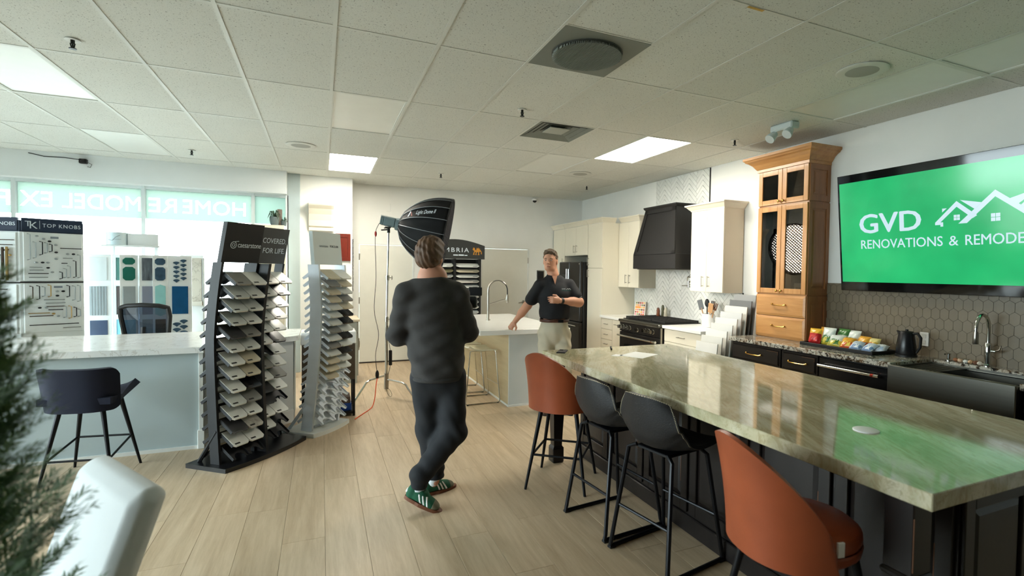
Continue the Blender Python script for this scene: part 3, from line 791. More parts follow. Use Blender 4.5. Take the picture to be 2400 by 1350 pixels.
obj('handle', MB().cyl((RX-.05, RY0+.13, .675), (RX-.05, RY1-.02, .675), .013).cyl((RX, RY1-.05, .675), (RX-.05, RY1-.05, .675), .009), M_CHROME, d, True)
obj('handle_end', MB().cyl((RX-.05, RY0+.12, .675), (RX-.05, RY0+.045, .675), .017).cyl((RX, RY0+.07, .675), (RX-.05, RY0+.07, .675), .012), M_CHROME, d, True)
obj('handle_ring', MB().cyl((RX-.05, RY0+.12, .675), (RX-.05, RY0+.13, .675), .0185), mat('copper', (178,104,72), .25, 1.0), d, True)
kn0 = None
for yy, zz in ((6.645,.80),(6.565,.80),(6.48,.80),(6.39,.80),(6.20,.79),(6.005,.805),(5.915,.805),(5.815,.805)):
    mb = MB().cyl((0,0,0),(-.012,0,0),.037,.036,20).cyl((-.012,0,0),(-.05,0,0),.029,.026,20)
    if kn0 is None: kn0 = mb.mesh('knob'); kn0.materials.append(M_CHROME); smooth_mesh(kn0, .7)
    o = obj('knob', kn0, M_CHROME, t); o.location = (RX, yy, zz)
for q in range(3):
    a = RY0+.02+q*(RY1-RY0-.04)/3; b_ = a+(RY1-RY0-.04)/3-.008
    g = MB(); z0, z1 = .93, .955
    g.box(RX+.09, RX+.104, a, b_, z0, z1, .003).box(WX-.05, WX-.036, a, b_, z0, z1, .003)
    for s in range(5):
        yy = a+(b_-a)*s/4; g.box(RX+.09, WX-.036, min(max(yy-.006,a),b_-.012), min(max(yy+.006,a+.012),b_), z0, z1, .003)
    for xx in (RX+.22, RX+.36, RX+.5): g.box(xx-.006, xx+.006, a, b_, z0, z1, .003)
    for xx in (RX+.097, WX-.043):
        for yy in (a+.006, b_-.006): g.box(xx-.006, xx+.006, yy-.006, yy+.006, .92, z0)
    obj('grate', g, mat('cast_iron', (30,30,30), .6), t)
# hood
t = thing('range_hood', 'big tapered matte black range hood over the range', 'range hood', (4.55, 6.15, 1.665), world=True)
def hexa(b0, b1, z0, z1):
    (x0,x1,y0,y1), (u0,u1,v0,v1) = b0, b1
    return MB().add([(x0,y0,z0),(x1,y0,z0),(x1,y1,z0),(x0,y1,z0),(u0,v0,z1),(u1,v0,z1),(u1,v1,z1),(u0,v1,z1)],
                    [(0,1,2,3),(4,5,6,7),(0,1,5,4),(1,2,6,5),(2,3,7,6),(3,0,4,7)])
HXB = WX-.012
obj('lower_band', MB().box(4.315, HXB, 5.64, 6.66, 1.665, 1.872, .004), M_HOOD, t)
obj('tapered_body', hexa((4.325,HXB,5.65,6.65),(4.435,HXB,5.79,6.51), 1.872, 2.545), M_HOOD, t)
obj('top_moulding', crown_run([(HXB,6.51),(4.435,6.51),(4.435,5.79),(HXB,5.79)], 2.53, [(0,0),(.012,0),(.03,.025),(.03,.042),(0,.042)]).box(4.435,HXB,5.79,6.51,2.56,2.572), M_HOOD, t)
fm = MB()
def lerp(a,b,t): return tuple(a[i]+(b[i]-a[i])*t for i in range(3))
A, B_, C_, D_ = (4.322,5.652,1.872),(4.322,6.648,1.872),(4.432,6.508,2.53),(4.432,5.792,2.53)
for p, q, r_, s_ in ((A,B_,.0,.09),(D_,C_,.0,.10)): pass
for (p0,p1,q0,q1) in ((A,D_,lerp(A,B_,.075),lerp(D_,C_,.10)),(lerp(B_,A,.075),lerp(C_,D_,.10),B_,C_),(A,lerp(A,D_,.07),B_,lerp(B_,C_,.07)),(lerp(D_,A,.09),D_,lerp(C_,B_,.09),C_)):
    pts = [p0,p1,q1,q0]; fm.add([(x-.012,y,z) for x,y,z in pts]+pts, [(0,1,2,3),(4,5,6,7),(0,1,5,4),(1,2,6,5),(2,3,7,6),(3,0,4,7)])
obj('front_frame', fm, M_HOOD, t)
obj('bottom_filter', MB().box(4.36, HXB-.03, 5.69, 6.61, 1.655, 1.666), M_STEEL, t)
# pot filler
t = thing('pot_filler', 'chrome folding pot filler tap on the herringbone wall', 'faucet', (WX-.013, 5.80, 1.43), world=True)
px_ = WX-.012
obj('wall_flange', MB().cyl((px_,5.86,1.435),(px_-.014,5.86,1.435),.034,n=20).cyl((px_,5.86,1.435),(px_-.06,5.86,1.435),.014), M_CHROME, t, True)
obj('lower_arm', MB().cyl((px_-.06,5.86,1.41),(px_-.06,5.86,1.50),.015).cyl((px_-.06,5.86,1.49),(px_-.06,5.60,1.49),.011), M_CHROME, t, True)
obj('upper_arm', MB().cyl((px_-.06,5.60,1.48),(px_-.06,5.60,1.57),.014).cyl((px_-.06,5.60,1.555),(px_-.09,5.83,1.555),.010).tube([(px_-.09,5.83,1.555),(px_-.09,5.845,1.55),(px_-.09,5.85,1.535),(px_-.09,5.85,1.50)],.010), M_CHROME, t, True)
obj('lever', MB().cyl((px_-.05,5.86,1.435),(px_-.075,5.99,1.43),.007), M_CHROME, t, True); obj('lever', MB().cyl((px_-.09,5.84,1.56),(px_-.09,5.76,1.60),.005), M_CHROME, t, True)

# things on the white counters
t = thing('utensil_crock', 'tall white utensil crock on the counter right of the range', 'crock', (4.585, 5.28, .915))
obj('crock', MB().lathe([(.07,0),(.078,.004),(.078,.17),(.074,.172),(.070,.168),(.068,.02),(.001,.018)], n=28), M_WHITE, t, True)
def utensil(label, a, lean, L_, head, m1, m2, cat='utensil', nm='cooking_utensil'):
    x, y = 4.585+.03*math.cos(a), 5.28+.03*math.sin(a)
    t = thing(nm, label, cat, (x, y, .94), group='utensils in the white crock')
    d = Vector((math.cos(a)*lean, math.sin(a)*lean, 1)).normalized()
    obj('handle', MB().cyl((0,0,0), d*(L_*.72), .008, .007, 8), m1, t, True)
    R = Vector((0,0,1)).rotation_difference(d).to_matrix().to_4x4(); R = Matrix.Translation(d*(L_*.86)) @ R @ Matrix.Rotation(.4,4,'Z')
    if head == 'flat': obj('blade', MB().box(-.006,.006,-.034,.034,-.07,.06,.004,M=R), m2, t)
    elif head == 'spoon': obj('bowl', MB().ell((0,0,0),(.012,.032,.055),M=R), m2, t, True)
    else: obj('head', MB().box(-.005,.005,-.026,.026,-.05,-.02,.003,M=R).box(-.005,.005,-.026,-.014,-.02,.05,.003,M=R).box(-.005,.005,-.006,.006,-.02,.05,.003,M=R).box(-.005,.005,.014,.026,-.02,.05,.003,M=R), m2, t)
M_BEECH = wood('beech', (206,160,112), (176,128,84), .5, axis=2)
M_SIL = mat('grey_silicone', (96,100,102), .6)
M_BSIL = mat('black_silicone', (24,25,27), .5)
utensil('grey spatula at the left of the white utensil crock', 2.0, .30, .32, 'flat', M_BEECH, M_SIL)
utensil('black spoon standing in the white utensil crock', 1.2, .08, .33, 'spoon', M_BSIL, M_BSIL)
utensil('thin black slotted turner in the white utensil crock', -1.2, .12, .31, 'fork', M_BSIL, M_BSIL)
utensil('pale wooden spoon in the white utensil crock', -2.0, .30, .28, 'flat', M_BEECH, M_BEECH)
utensil('brown wooden fork leaning to the right in the white utensil crock', -1.6, .42, .31, 'fork', M_BEECH, mat('walnut', (112,70,44), .5))
t = thing('canister', 'plain white ceramic jar right of the utensil crock', 'jar', (4.69, 5.17, .915))
obj('jar', MB().lathe([(.05,0),(.056,.004),(.056,.12),(.05,.128),(.046,.128),(.001,.124)], n=24), M_WHITE, t, True)
obj('lid', MB().lathe([(.05,.128),(.05,.136),(.01,.14),(.014,.15),(.001,.154)], n=24), M_WHITE, t, True)
# cookbook
t = thing('cookbook', 'orange and white cookbook with food photos leaning on the backsplash', 'book', (4.66, 6.995, .915), math.radians(24))
R = Matrix.Rotation(math.radians(12), 4, 'Y')
obj('pages', MB().box(.003,.022,-.092,.088,.004,.228,M=R), M_PAPER, t)
cv = obj('cover', MB().box(0,.003,-.097,.093,0,.235,M=R).box(.022,.025,-.097,.093,0,.235,M=R).box(0,.025,.090,.093,0,.235,M=R), mat('cover_white', (236,226,216), .4), t)
cols = [(204,96,60),(226,150,66),(120,140,80),(160,72,50),(230,190,120),(206,120,130),(96,60,46)]
for a in range(5):
    for b_ in range(6):
        if 2 <= a <= 4 and b_ == 3: continue
        cc = cols[(a*3+b_*5) % 7]
        obj('cover_photo', MB().box(-.0012,0,-.09+a*.036,-.062+a*.036,.012+b_*.037,.04+b_*.037,M=R), mat('food_%d' % ((a*3+b_*5) % 7), cc, .4, var=.35, vscale=60), cv)
obj('cover_title_panel', MB().box(-.0012,0,-.018,.085,.122,.155,M=R), mat('orange_title', (232,150,52), .4), cv)
for nm, x, y, r_, h_, cc, lab in (('pepper_mill', 4.70, 6.53, .03, .125, (96,60,42), 'short dark wooden grinder behind the range'), ('pepper_mill', 4.66, 6.47, .028, .12, (120,72,48), 'reddish brown wooden grinder behind the range'), ('oil_bottle', 4.72, 6.44, .026, .17, (92,92,70), 'small olive green bottle behind the range'), ('salt_jar', 4.72, 6.37, .03, .13, (214,208,186), 'pale cream salt jar behind the range')):
    t = thing(nm, lab, 'bottle' if 'bottle' in nm else 'grinder' if 'mill' in nm else 'jar', (x, y, .958 if x < 4.68 else .922))
    t.location.z = .956
    obj('body', MB().lathe([(r_*.9,0),(r_,.005),(r_*.82,h_*.45),(r_*.95,h_*.62),(r_*.7,h_*.78)], n=18), mat('mill_%d' % int(x*100+y*1000), cc, .4, var=.08), t, True)
    obj('cap', MB().lathe([(r_*.7,h_*.78),(r_*.75,h_*.84),(r_*.45,h_*.97),(.001,h_)], n=18), mat('mill_%d' % int(x*100+y*1000), cc, .4), t, True)

# waterfall rack of big sample boards between the two kitchens
t = thing('board_rack', 'stepped floor rack for large sample boards between the two counters', 'rack', (4.36, 4.65, 0), world=True)
rk = MB().box(3.96, 4.76, 4.45, 4.47, 0, .05).box(3.96, 4.76, 4.83, 4.85, 0, .05).box(3.96, 3.98, 4.47, 4.83, .0, .05).box(4.74, 4.76, 4.47, 4.83, 0, .05)
obj('rack_base', rk, M_BLACKP, t)
for yy in (4.46, 4.84): obj('rack_rail', MB().tube([(3.98,yy,.05),(4.74,yy,.82)], .01, 6).tube([(4.75,yy,.05),(4.75,yy,.85)], .01, 6), M_BLACKP, t)
bc = [((226,226,222),'white'),((220,220,214),'white'),((232,232,228),'white'),((214,216,214),'pale grey'),((224,224,220),'white'),((206,208,208),'pale grey'),((216,216,210),'white'),((110,112,114),'dark grey'),((150,152,152),'mid grey')]
for k in range(9):
    x = 4.02+k*.077; zt = .80+k*.066; zb = .06+k*.055
    M_ = Matrix.Translation((x, 4.65, 0)) @ Matrix.Rotation(math.radians(14), 4, 'Y')
    b0 = MB().box(-.007, .007, -.178+.004*(k%3), .178-.003*(k%2), zb/1.0, zt/math.cos(math.radians(14)), .002, M=Matrix.Translation((x-.25*zb-.06, 4.65, 0)) @ Matrix.Rotation(math.radians(6), 4, 'Y'))
    ordn = ['lowest, front','second','third','fourth','fifth','sixth','seventh','eighth','topmost, rear'][k]
    solo('sample_board', b0, mat('board_%d' % k, bc[k][0], .3, var=.03, vscale=3), bc[k][1]+' tile sample board, '+ordn+' step of the floor rack', 'sample board', 'boards in the stepped rack')

# ---- black base run under the speckled granite
def raised(parent, name, x, y0, y1, z0, z1, m, worn=True):
    """drawer front with a raised field and bevelled edge, facing -x"""
    mb = MB().box(x, x+.02, y0, y1, z0, z1, .002)
    i = .028
    P = lambda dx, a: [(x-dx, y0+a, z0+a), (x-dx, y1-a, z0+a), (x-dx, y1-a, z1-a), (x-dx, y0+a, z1-a)]
    v = P(0, i*.45)+P(.012, i); mb.add(v, [(0,1,5,4),(1,2,6,5),(2,3,7,6),(3,0,4,7),(4,5,6,7)])
    return obj(name, mb, m, parent)
def arch_pull(y, z, x, L_=.10, m=None, parent=None):
    mb = MB().tube([(x, y-L_, z+.002), (x-.02, y-L_, z), (x-.03, y-L_*.8, z-.004), (x-.034, y, z-.006), (x-.03, y+L_*.8, z-.004), (x-.02, y+L_, z), (x, y+L_, z+.002)], [.006,.007,.005,.006,.005,.007,.006], 8)
    mb.ell((x-.012, y-L_, z+.002), .011, 10, 6).ell((x-.012, y+L_, z+.002), .011, 10, 6)
    return obj('handle', mb, m, parent, True)
for y0, y1, lab in ((3.725, 4.395, 'wide black worn-edge drawer base with a brass pull under the granite'), (3.305, 3.72, 'narrow black worn-edge drawer base with a brass pull left of the warming drawer')):
    t = thing('base_cabinet', lab, 'cabinet', ((XB+XW)/2, (y0+y1)/2, 0), world=True)
    obj('carcass', MB().box(XB+.02, WX, y0, y1, .1, .868).box(XB+.08, WX, y0, y1, 0, .1), M_ESPR, t)
    for z0, z1 in ((.675,.86),(.40,.67),(.11,.395)):
        d = raised(t, 'drawer', XB, y0+.004, y1-.004, z0, z1, M_ESPR)
        arch_pull((y0+y1)/2, (z0+z1)/2, XB-.012, .1, M_BRASS, d)
        yw = y0+.034
        obj('worn_edge', MB().box(XB-.013, XB-.0115, y0+.03, y0+.03+.14, z1-.032, z1-.029).box(XB-.013, XB-.0115, y0+.030, y0+.033, z1-.06, z1-.032), M_ESPRW, d)
t = thing('warming_drawer', 'black built-in drawer appliance with a long steel bar beside the sink', 'appliance', ((XB+XW)/2, 2.97, 0), world=True)
obj('case', MB().box(XB+.02, WX, 2.645, 3.30, .1, .868).box(XB+.08, WX, 2.645, 3.30, 0, .1), M_BLACKP, t)
d = obj('front_panel', MB().box(XB-.005, XB+.02, 2.66, 3.295, .12, .855, .004), M_DKSTEEL if False else mat('black_enamel', (16,16,18), .25), t)
obj('handle', MB().cyl((XB-.05, 2.76, .79), (XB-.05, 3.27, .79), .012).cyl((XB-.005,3.25,.79),(XB-.05,3.25,.79),.008), M_CHROME, d, True)
obj('handle_end', MB().cyl((XB-.05, 2.71, .79), (XB-.05, 2.75, .79), .014).cyl((XB-.005,2.72,.79),(XB-.05,2.72,.79),.009), M_CHROME, d, True)
obj('handle_ring', MB().cyl((XB-.05, 2.75, .79), (XB-.05, 2.775, .79), .0145), mat('copper_red', (150,52,38), .3, .8), d, True)
t = thing('sink_cabinet', 'black base cabinet below the apron sink', 'cabinet', ((XB+XW)/2, 2.2, 0), world=True)
obj('carcass', MB().box(XB+.02, WX, 1.80, 2.64, .1, .60).box(XB+.08, WX, 1.80, 2.64, 0, .1).box(XB+.02, WX, 1.0, 1.795, .1, .868).box(XB+.08, WX, 1.0, 1.795, 0, .1), M_ESPR, t)
for a, b_ in ((2.225, 2.635), (1.81, 2.22)):
    d = raised(t, 'door', XB, a, b_, .11, .60, M_ESPR); arch_pull((a+b_)/2, .5, XB-.012, .07, M_BRASS, d)
d = raised(t, 'door', XB, 1.01, 1.785, .11, .86, M_ESPR)
# granite counter with the sink cut out of it
gr = MB()
gr.box(XB-.03, WX-.004, 2.635, 4.42, .872, .915, .004)
gr.box(4.66, WX-.004, 1.80, 2.635, .872, .915, .002)
gr.box(XB-.03, WX-.004, 1.0, 1.80, .872, .915, .004)
solo('granite_countertop', gr, M_GRANITE, 'black and white speckled granite countertop along the right wall', 'countertop')
# apron sink
t = thing('apron_sink', 'stainless steel apron-front workstation sink', 'sink', (4.38, 2.22, .61), world=True)
SX0, SX1, SY0, SY1 = 4.095, 4.66, 1.802, 2.633
sk = MB().box(SX0, SX0+.035, SY0, SY1, .625, .905, .006).box(SX1-.02, SX1, SY0, SY1, .64, .893).box(SX0+.035, SX1-.02, SY0, SY0+.02, .64, .893).box(SX0+.035, SX1-.02, SY1-.02, SY1, .64, .893).box(SX0+.03, SX1, SY0, SY1, .625, .645)
obj('basin', sk, M_STEEL, t)
for q in ((SX1-.036, SX1-.02), (SX0+.035, SX0+.05)): obj('ledge', MB().box(q[0], q[1], SY0+.02, SY1-.02, .868, .876), M_CHROME, t)
obj('drain', MB().lathe([(.05,.001),(.05,.006),(.03,.004),(.001,.002)], (4.4,2.2,.645), 24), M_CHROME, t, True)
dr = thing('drying_rack', 'slim steel rack laid across the left of the sink', 'rack', (4.4, 2.45, .876), world=True)
rk = MB()
for q in range(9): obj('slat', MB().box(SX0+.04, SX1-.02, 2.36+q*.028, 2.372+q*.028, .876, .884), M_STEEL, dr)
for q in ((SX1-.03, SX1-.022), (SX0+.042, SX0+.05)): obj('rail', MB().box(q[0], q[1], 2.34, 2.61, .884, .889), M_CHROME, dr)
# faucet, soap pump, crystals
t = thing('kitchen_faucet', 'tall chrome gooseneck faucet behind the apron sink', 'faucet', (4.715, 2.26, .915))
obj('body', MB().lathe([(.03,0),(.03,.012),(.022,.02),(.022,.06),(.024,.10),(.024,.17),(.019,.18)], n=20), M_CHROME, t, True)
gp = [(0,0,.18),(0,0,.30)]+[(-.085+.085*math.cos(a), 0, .30+.10*math.sin(a)) for a in [PI*k/8 for k in range(1,8)]]+[(-.172,0,.29),(-.172,0,.27)]
obj('spout', MB().tube(gp, .013, 10), M_CHROME, t, True)
obj('spray_head', MB().lathe([(.014,0),(.018,-.03),(.02,-.09),(.016,-.095)], (-.172,0,.275), 16), M_NICKEL, t, True)
obj('lever', MB().cyl((0,0,.12),(0,-.05,.12),.011).tube([(0,-.045,.12),(.0,-.075,.135),(0,-.085,.17)],[.008,.006,.004]), M_CHROME, t, True)
t = thing('soap_pump', 'small chrome soap pump left of the faucet', 'soap pump', (4.715, 2.53, .915))
obj('base', MB().lathe([(.022,0),(.022,.006),(.012,.012),(.012,.05),(.016,.052),(.016,.06),(.001,.062)], n=18), M_CHROME, t, True)
obj('nozzle', MB().tube([(0,0,.055),(-.03,0,.062),(-.055,0,.055)],.006,8), M_CHROME, t, True)
for k, (y, cc, s_) in enumerate([(2.47,(150,96,62),'rust brown'),(2.44,(200,170,140),'pale tan'),(2.40,(222,222,216),'clear white'),(2.365,(188,150,110),'sandy'),(2.33,(120,80,60),'dark brown'),(2.305,(206,196,180),'cream')]):
    mb = MB().ell((0,0,0),(.018,.02,.015),8,6)
    mb.v = [(x*(1+rnd.uniform(-.2,.2)), y_*(1+rnd.uniform(-.2,.2)), z*(1+rnd.uniform(-.2,.2))) for x,y_,z in mb.v]
    zl = min(v[2] for v in mb.v); mb.v = [(x,y_,z-zl) for x,y_,z in mb.v]
    o = obj('pebble', mb, mat('pebble_%d' % k, cc, .3, var=.1)); o.location = (4.70, y, .915); tag(o, s_+' decorative stone on the granite behind the sink', 'stone', 'stones behind the sink')
# kettle
t = thing('kettle', 'black electric kettle on the granite counter', 'kettle', (4.60, 2.80, .915))
obj('base', MB().lathe([(.082,0),(.082,.016),(.076,.02)], n=28), M_BLACK, t, True)
obj('body', MB().lathe([(.076,.02),(.079,.03),(.072,.11),(.06,.19),(.054,.205)], n=28), mat('kettle_black', (18,18,22), .3), t, True)
obj('lid', MB().lathe([(.054,.205),(.048,.215),(.012,.22),(.012,.232),(.001,.234)], n=28), M_BLACK, t, True)
obj('spout', MB().add([(-.02,.045,.165),(.02,.045,.165),(.012,.082,.215),(-.012,.082,.215),(-.02,.04,.205),(.02,.04,.205)], [(0,1,2,3),(0,3,4),(1,5,2),(3,2,5,4),(0,4,5,1)]), M_BLACK, t)
obj('handle', MB().tube([(0,-.045,.20),(0,-.09,.205),(0,-.115,.17),(0,-.112,.09),(0,-.085,.04)],[.011,.012,.012,.011,.009],8), M_BLACK, t, True)
t = thing('wall_outlet', 'white outlet plate on the taupe hexagon tiles', 'outlet', (WX-.011, 2.765, 1.06))
obj('plate', MB().box(-.006,0,-.037,.037,-.06,.06,.003), M_WHITE, t)
for q in (.01,-.04): obj('socket', MB().box(-.008,-.006,-.016,.016,q,q+.03,.001), M_TRIMW, t)
# snack tray
TX, TYc = 4.50, 3.29
t = thing('snack_tray', 'long black tray holding snack packets on the granite counter', 'tray', (TX, TYc, .915))
obj('tray_floor', MB().box(-.155,.155,-.36,.36,0,.008,.002), M_BLACK, t)
obj('rim', MB().box(-.165,-.155,-.37,.37,0,.032,.003).box(.155,.165,-.37,.37,0,.032,.003).box(-.155,.155,.36,.37,0,.032,.003).box(-.155,.155,-.37,-.36,0,.032,.003), M_BLACK, t)
def packet_mat(name, top, bot, split=.5, spot=None):
    m, nt, b, tc = base_nodes(name, .28, .5)
    sx = nt.nodes.new('ShaderNodeSeparateXYZ'); nt.links.new(tc.outputs['Generated'], sx.inputs[0])
    c = ramp(nt, sx.outputs[2], [(split-.02,bot),(split+.02,top)])
    if spot:
        n = noise(nt, mapping(nt, tc.outputs['Generated'], (2.5,2.5,2)), 1.6, 2)
        zm = ramp(nt, sx.outputs[2], [(.08,(0,0,0)),(.16,(255,255,255)),(.5,(255,255,255)),(.58,(0,0,0))])
        k = ramp(nt, n, [(.5,(0,0,0)),(.54,(255,255,255))]); mm = nt.nodes.new('ShaderNodeMath'); mm.operation = 'MULTIPLY'
        nt.links.new(k, mm.inputs[0]); nt.links.new(zm, mm.inputs[1]); c = mix(nt, mm.outputs[0], c, spot)
    nt.links.new(c, b.inputs['Base Color']); return m
def packet(label, y, x, w_, h_, m, lean=.35, yaw=0, th=.06, zb=.925, band=None):
    mb = MB(); n = 14
    def half(s):
        def f(u, v):
            a, b_ = (u-.5)*2, v
            e = (max(0,1-abs(a)**2.6)**.55)*(max(0, 1-abs(2*b_-1)**3.0)**.6)
            crumple = .004*math.sin(9*a+3*b_*5)*e
            pinch = 1-.05*math.sin(PI*b_)
            return (s*(th/2)*e+crumple, a*w_/2*pinch, b_*h_)
        return f
    mb.sheet(half(-1), 12, 12); mb.sheet(half(1), 12, 12)
    o = obj('snack_packet', mb, m, None, True); o.location = (x, y, zb); o.rotation_euler = (0, lean, yaw)
    return tag(o, label, 'snack', 'snack packets on the tray')
PM = {k: packet_mat(*v) for k, v in dict(red=('packet_red',(232,182,60),(186,30,34),.66,(226,70,60)), wg=('packet_white_green',(228,232,224),(214,196,70),.42,(60,116,50)), wg2=('packet_green',(70,120,60),(222,226,214),.6,(226,190,50)),
      og=('packet_orange',(236,170,60),(216,90,34),.5,(240,210,90)), bl=('packet_blue',(196,206,216),(120,150,190),.45,(230,234,238)), ye=('packet_yellow',(232,214,140),(222,190,80),.6,(200,80,40)), wh=('packet_clear',(216,220,222),(200,206,210),.5,(160,180,206))).items()}
PK = [('red and yellow crisp packet at the left end of the black tray',3.60,4.46,.125,.155,'red',.3,.15),
      ('yellow packet behind the red crisp packet',3.585,4.57,.12,.165,'og',.25,-.1),
      ('tall white packet with green and yellow print beside the red one',3.49,4.50,.13,.175,'wg',.35,.1),
      ('green and white packet in the middle rear of the tray',3.40,4.58,.13,.17,'wg2',.3,-.1),
      ('white and yellow packet in front at the middle of the tray',3.375,4.45,.14,.14,'wg',.75,.2),
      ('white topped packet leaning at the rear of the tray',3.30,4.59,.13,.165,'wg',.35,.0),
      ('orange packet lying near the middle front of the tray',3.26,4.46,.12,.13,'og',.8,.2),
      ('orange and red packet behind the blue sachets',3.19,4.57,.12,.13,'og',.5,-.1),
      ('blue sachet lying flat, left of the other blue one',3.17,4.45,.11,.12,'bl',1.0,.1),
      ('pale yellow sachet at the rear right of the tray',3.10,4.59,.11,.12,'ye',.5,.1),
      ('blue and white sachet lying at the front right of the tray',3.07,4.46,.11,.12,'bl',1.05,-.2),
      ('clear silver sachet at the right end of the tray',2.99,4.52,.11,.11,'wh',1.05,.2)]
for lab, y, x, w_, h_, k, ln, yw in PK: packet(lab, y, x, w_, h_, PM[k], ln, yw)

# ---- honey maple display cabinet standing on the granite
t = thing('display_cabinet', 'tall honey maple cabinet with glass doors and two drawers', 'cabinet', (4.64, 4.055, .915), world=True)
CX0, CY0, CY1 = 4.485, 3.735, 4.385
for q in (CY0, CY1-.02): obj('side_panel', MB().box(CX0+.02, WX-.001, q, q+.02, .917, 2.76), M_HONEY_SHADE, t)
def panel_side(z0, z1):
    mb = MB().box(CX0+.02, CX0+.06, CY0-.008, CY0, z0, z1).box(WX-.045, WX-.001, CY0-.008, CY0, z0, z1).box(CX0+.06, WX-.045, CY0-.008, CY0, z0, z0+.06).box(CX0+.06, WX-.045, CY0-.008, CY0, z1-.06, z1)
    i = .012; y = CY0; x0, x1 = CX0+.06, WX-.045
    mb.add([(x0+i,y,z0+.06+i),(x1-i,y,z0+.06+i),(x1-i,y,z1-.06-i),(x0+i,y,z1-.06-i),(x0+i+.02,y-.006,z0+.08+i),(x1-i-.02,y-.006,z0+.08+i),(x1-i-.02,y-.006,z1-.08-i),(x0+i+.02,y-.006,z1-.08-i)],[(0,1,5,4),(1,2,6,5),(2,3,7,6),(3,0,4,7),(4,5,6,7)])
    obj('applied_panel', mb, M_HONEY_SHADE, t)
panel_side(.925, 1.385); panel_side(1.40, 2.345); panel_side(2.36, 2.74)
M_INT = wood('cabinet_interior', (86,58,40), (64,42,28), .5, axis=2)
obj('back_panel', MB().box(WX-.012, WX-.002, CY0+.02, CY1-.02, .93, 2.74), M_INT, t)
for q in (.917, 1.385, 2.345, 2.722): obj('deck', MB().box(CX0+.022, WX-.012, CY0+.02, CY1-.02, q, q+.016), M_HONEYH, t)

for zz in (1.74, 2.06): obj('shelf', MB().box(CX0+.05, WX-.012, CY0+.02, CY1-.02, zz, zz+.018), M_HONEYH, t)
fe = MB().box(CX0+.02, CX0+.022, CY0, CY0+.03, .917, 2.74)
def glass_door(y0, y1, z0, z1, side, nm='door'):
    s = .055; x = CX0
    mb = MB().box(x, x+.02, y0, y0+s, z0, z1, .003).box(x, x+.02, y1-s, y1, z0, z1, .003)
    mb.box(x, x+.02, y0+s-.001, y1-s+.001, z0, z0+s, .003).box(x, x+.02, y0+s-.001, y1-s+.001, z1-s, z1, .003)
    d = obj(nm, mb, M_HONEY, t)
    obj('pane', MB().box(x+.009, x+.012, y0+s, y1-s, z0+s, z1-s), mk_glass('cabinet_glass', (196,188,178)) if 'cabinet_glass' not in MATS else MATS['cabinet_glass'], d)
    ky = y1-s/2 if side > 0 else y0+s/2
    obj('knob', MB().cyl((x,ky,z0+.03),(x-.016,ky,z0+.03),.006,n=10).ell((x-.022,ky,z0+.03),(.01,.015,.015),12,8), M_BRASS, d, True)
ym = (CY0+CY1)/2
for z0, z1 in ((1.402, 2.343), (2.362, 2.735)):
    glass_door(CY0+.002, ym-.0015, z0, z1, 1); glass_door(ym+.0015, CY1-.002, z0, z1, -1)
def slab_drawer(z0, z1):
    x, i = CX0, .024
    mb = MB(); P = lambda dx, a: [(x-dx, CY0+.002+a, z0+a), (x-dx, CY1-.002-a, z0+a), (x-dx, CY1-.002-a, z1-a), (x-dx, CY0+.002+a, z1-a)]
    v = P(-.02, 0)+P(-.008, 0)+P(.0, i)
    mb.add(v, [(0,1,5,4),(1,2,6,5),(2,3,7,6),(3,0,4,7),(4,5,9,8),(5,6,10,9),(6,7,11,10),(7,4,8,11),(8,9,10,11),(3,2,1,0)])
    d = obj('drawer', mb, M_HONEYH, t); arch_pull(ym, (z0+z1)/2+.01, x, .085, M_BRASS, d)
slab_drawer(.930, 1.155); slab_drawer(1.160, 1.385)
CPB = [(0,0),(.012,0),(.012,.03),(.02,.035),(.03,.05),(.05,.08),(.08,.105),(.105,.118),(.11,.13),(.125,.14),(.125,.165),(0,.165)]
obj('crown', crown_run([(WX-.002,CY1),(CX0,CY1),(CX0,CY0-.002),(WX-.002,CY0-.002)], 2.735, CPB).box(CX0,WX-.002,CY0,CY1,2.88,2.90), M_HONEYH, t)
# bits inside / on the glass
t2 = thing('display_card', 'small cream card propped behind the right glass door', 'card', (CX0+.05, 3.855, 1.402))
obj('card', MB().box(0,.003,-.06,.06,0,.115), M_PAPER, t2); obj('band', MB().box(-.001,0,-.06,.06,.004,.024), M_BLACK, t2); obj('caption', MB().box(-.001,0,-.04,.04,.055,.07), mat('gold_print', (176,150,96), .5), t2)
t2 = thing('vase', 'small pale vase on the lower shelf of the wood cabinet', 'vase', (4.66, 4.13, 1.758))
obj('body', MB().lathe([(.03,0),(.045,.03),(.048,.06),(.03,.1),(.018,.12),(.022,.135)], n=20), mat('vase_cream', (206,196,172), .4), t2, True)

# ---- wall screen
TT = thing('wall_screen', 'wide wall screen showing a bright green company slide', 'television', (4.70, 2.53, 1.46))
TT.rotation_euler = (0, -math.atan2(.11, 1.10), 0)
TW, TH = 1.93, 1.105
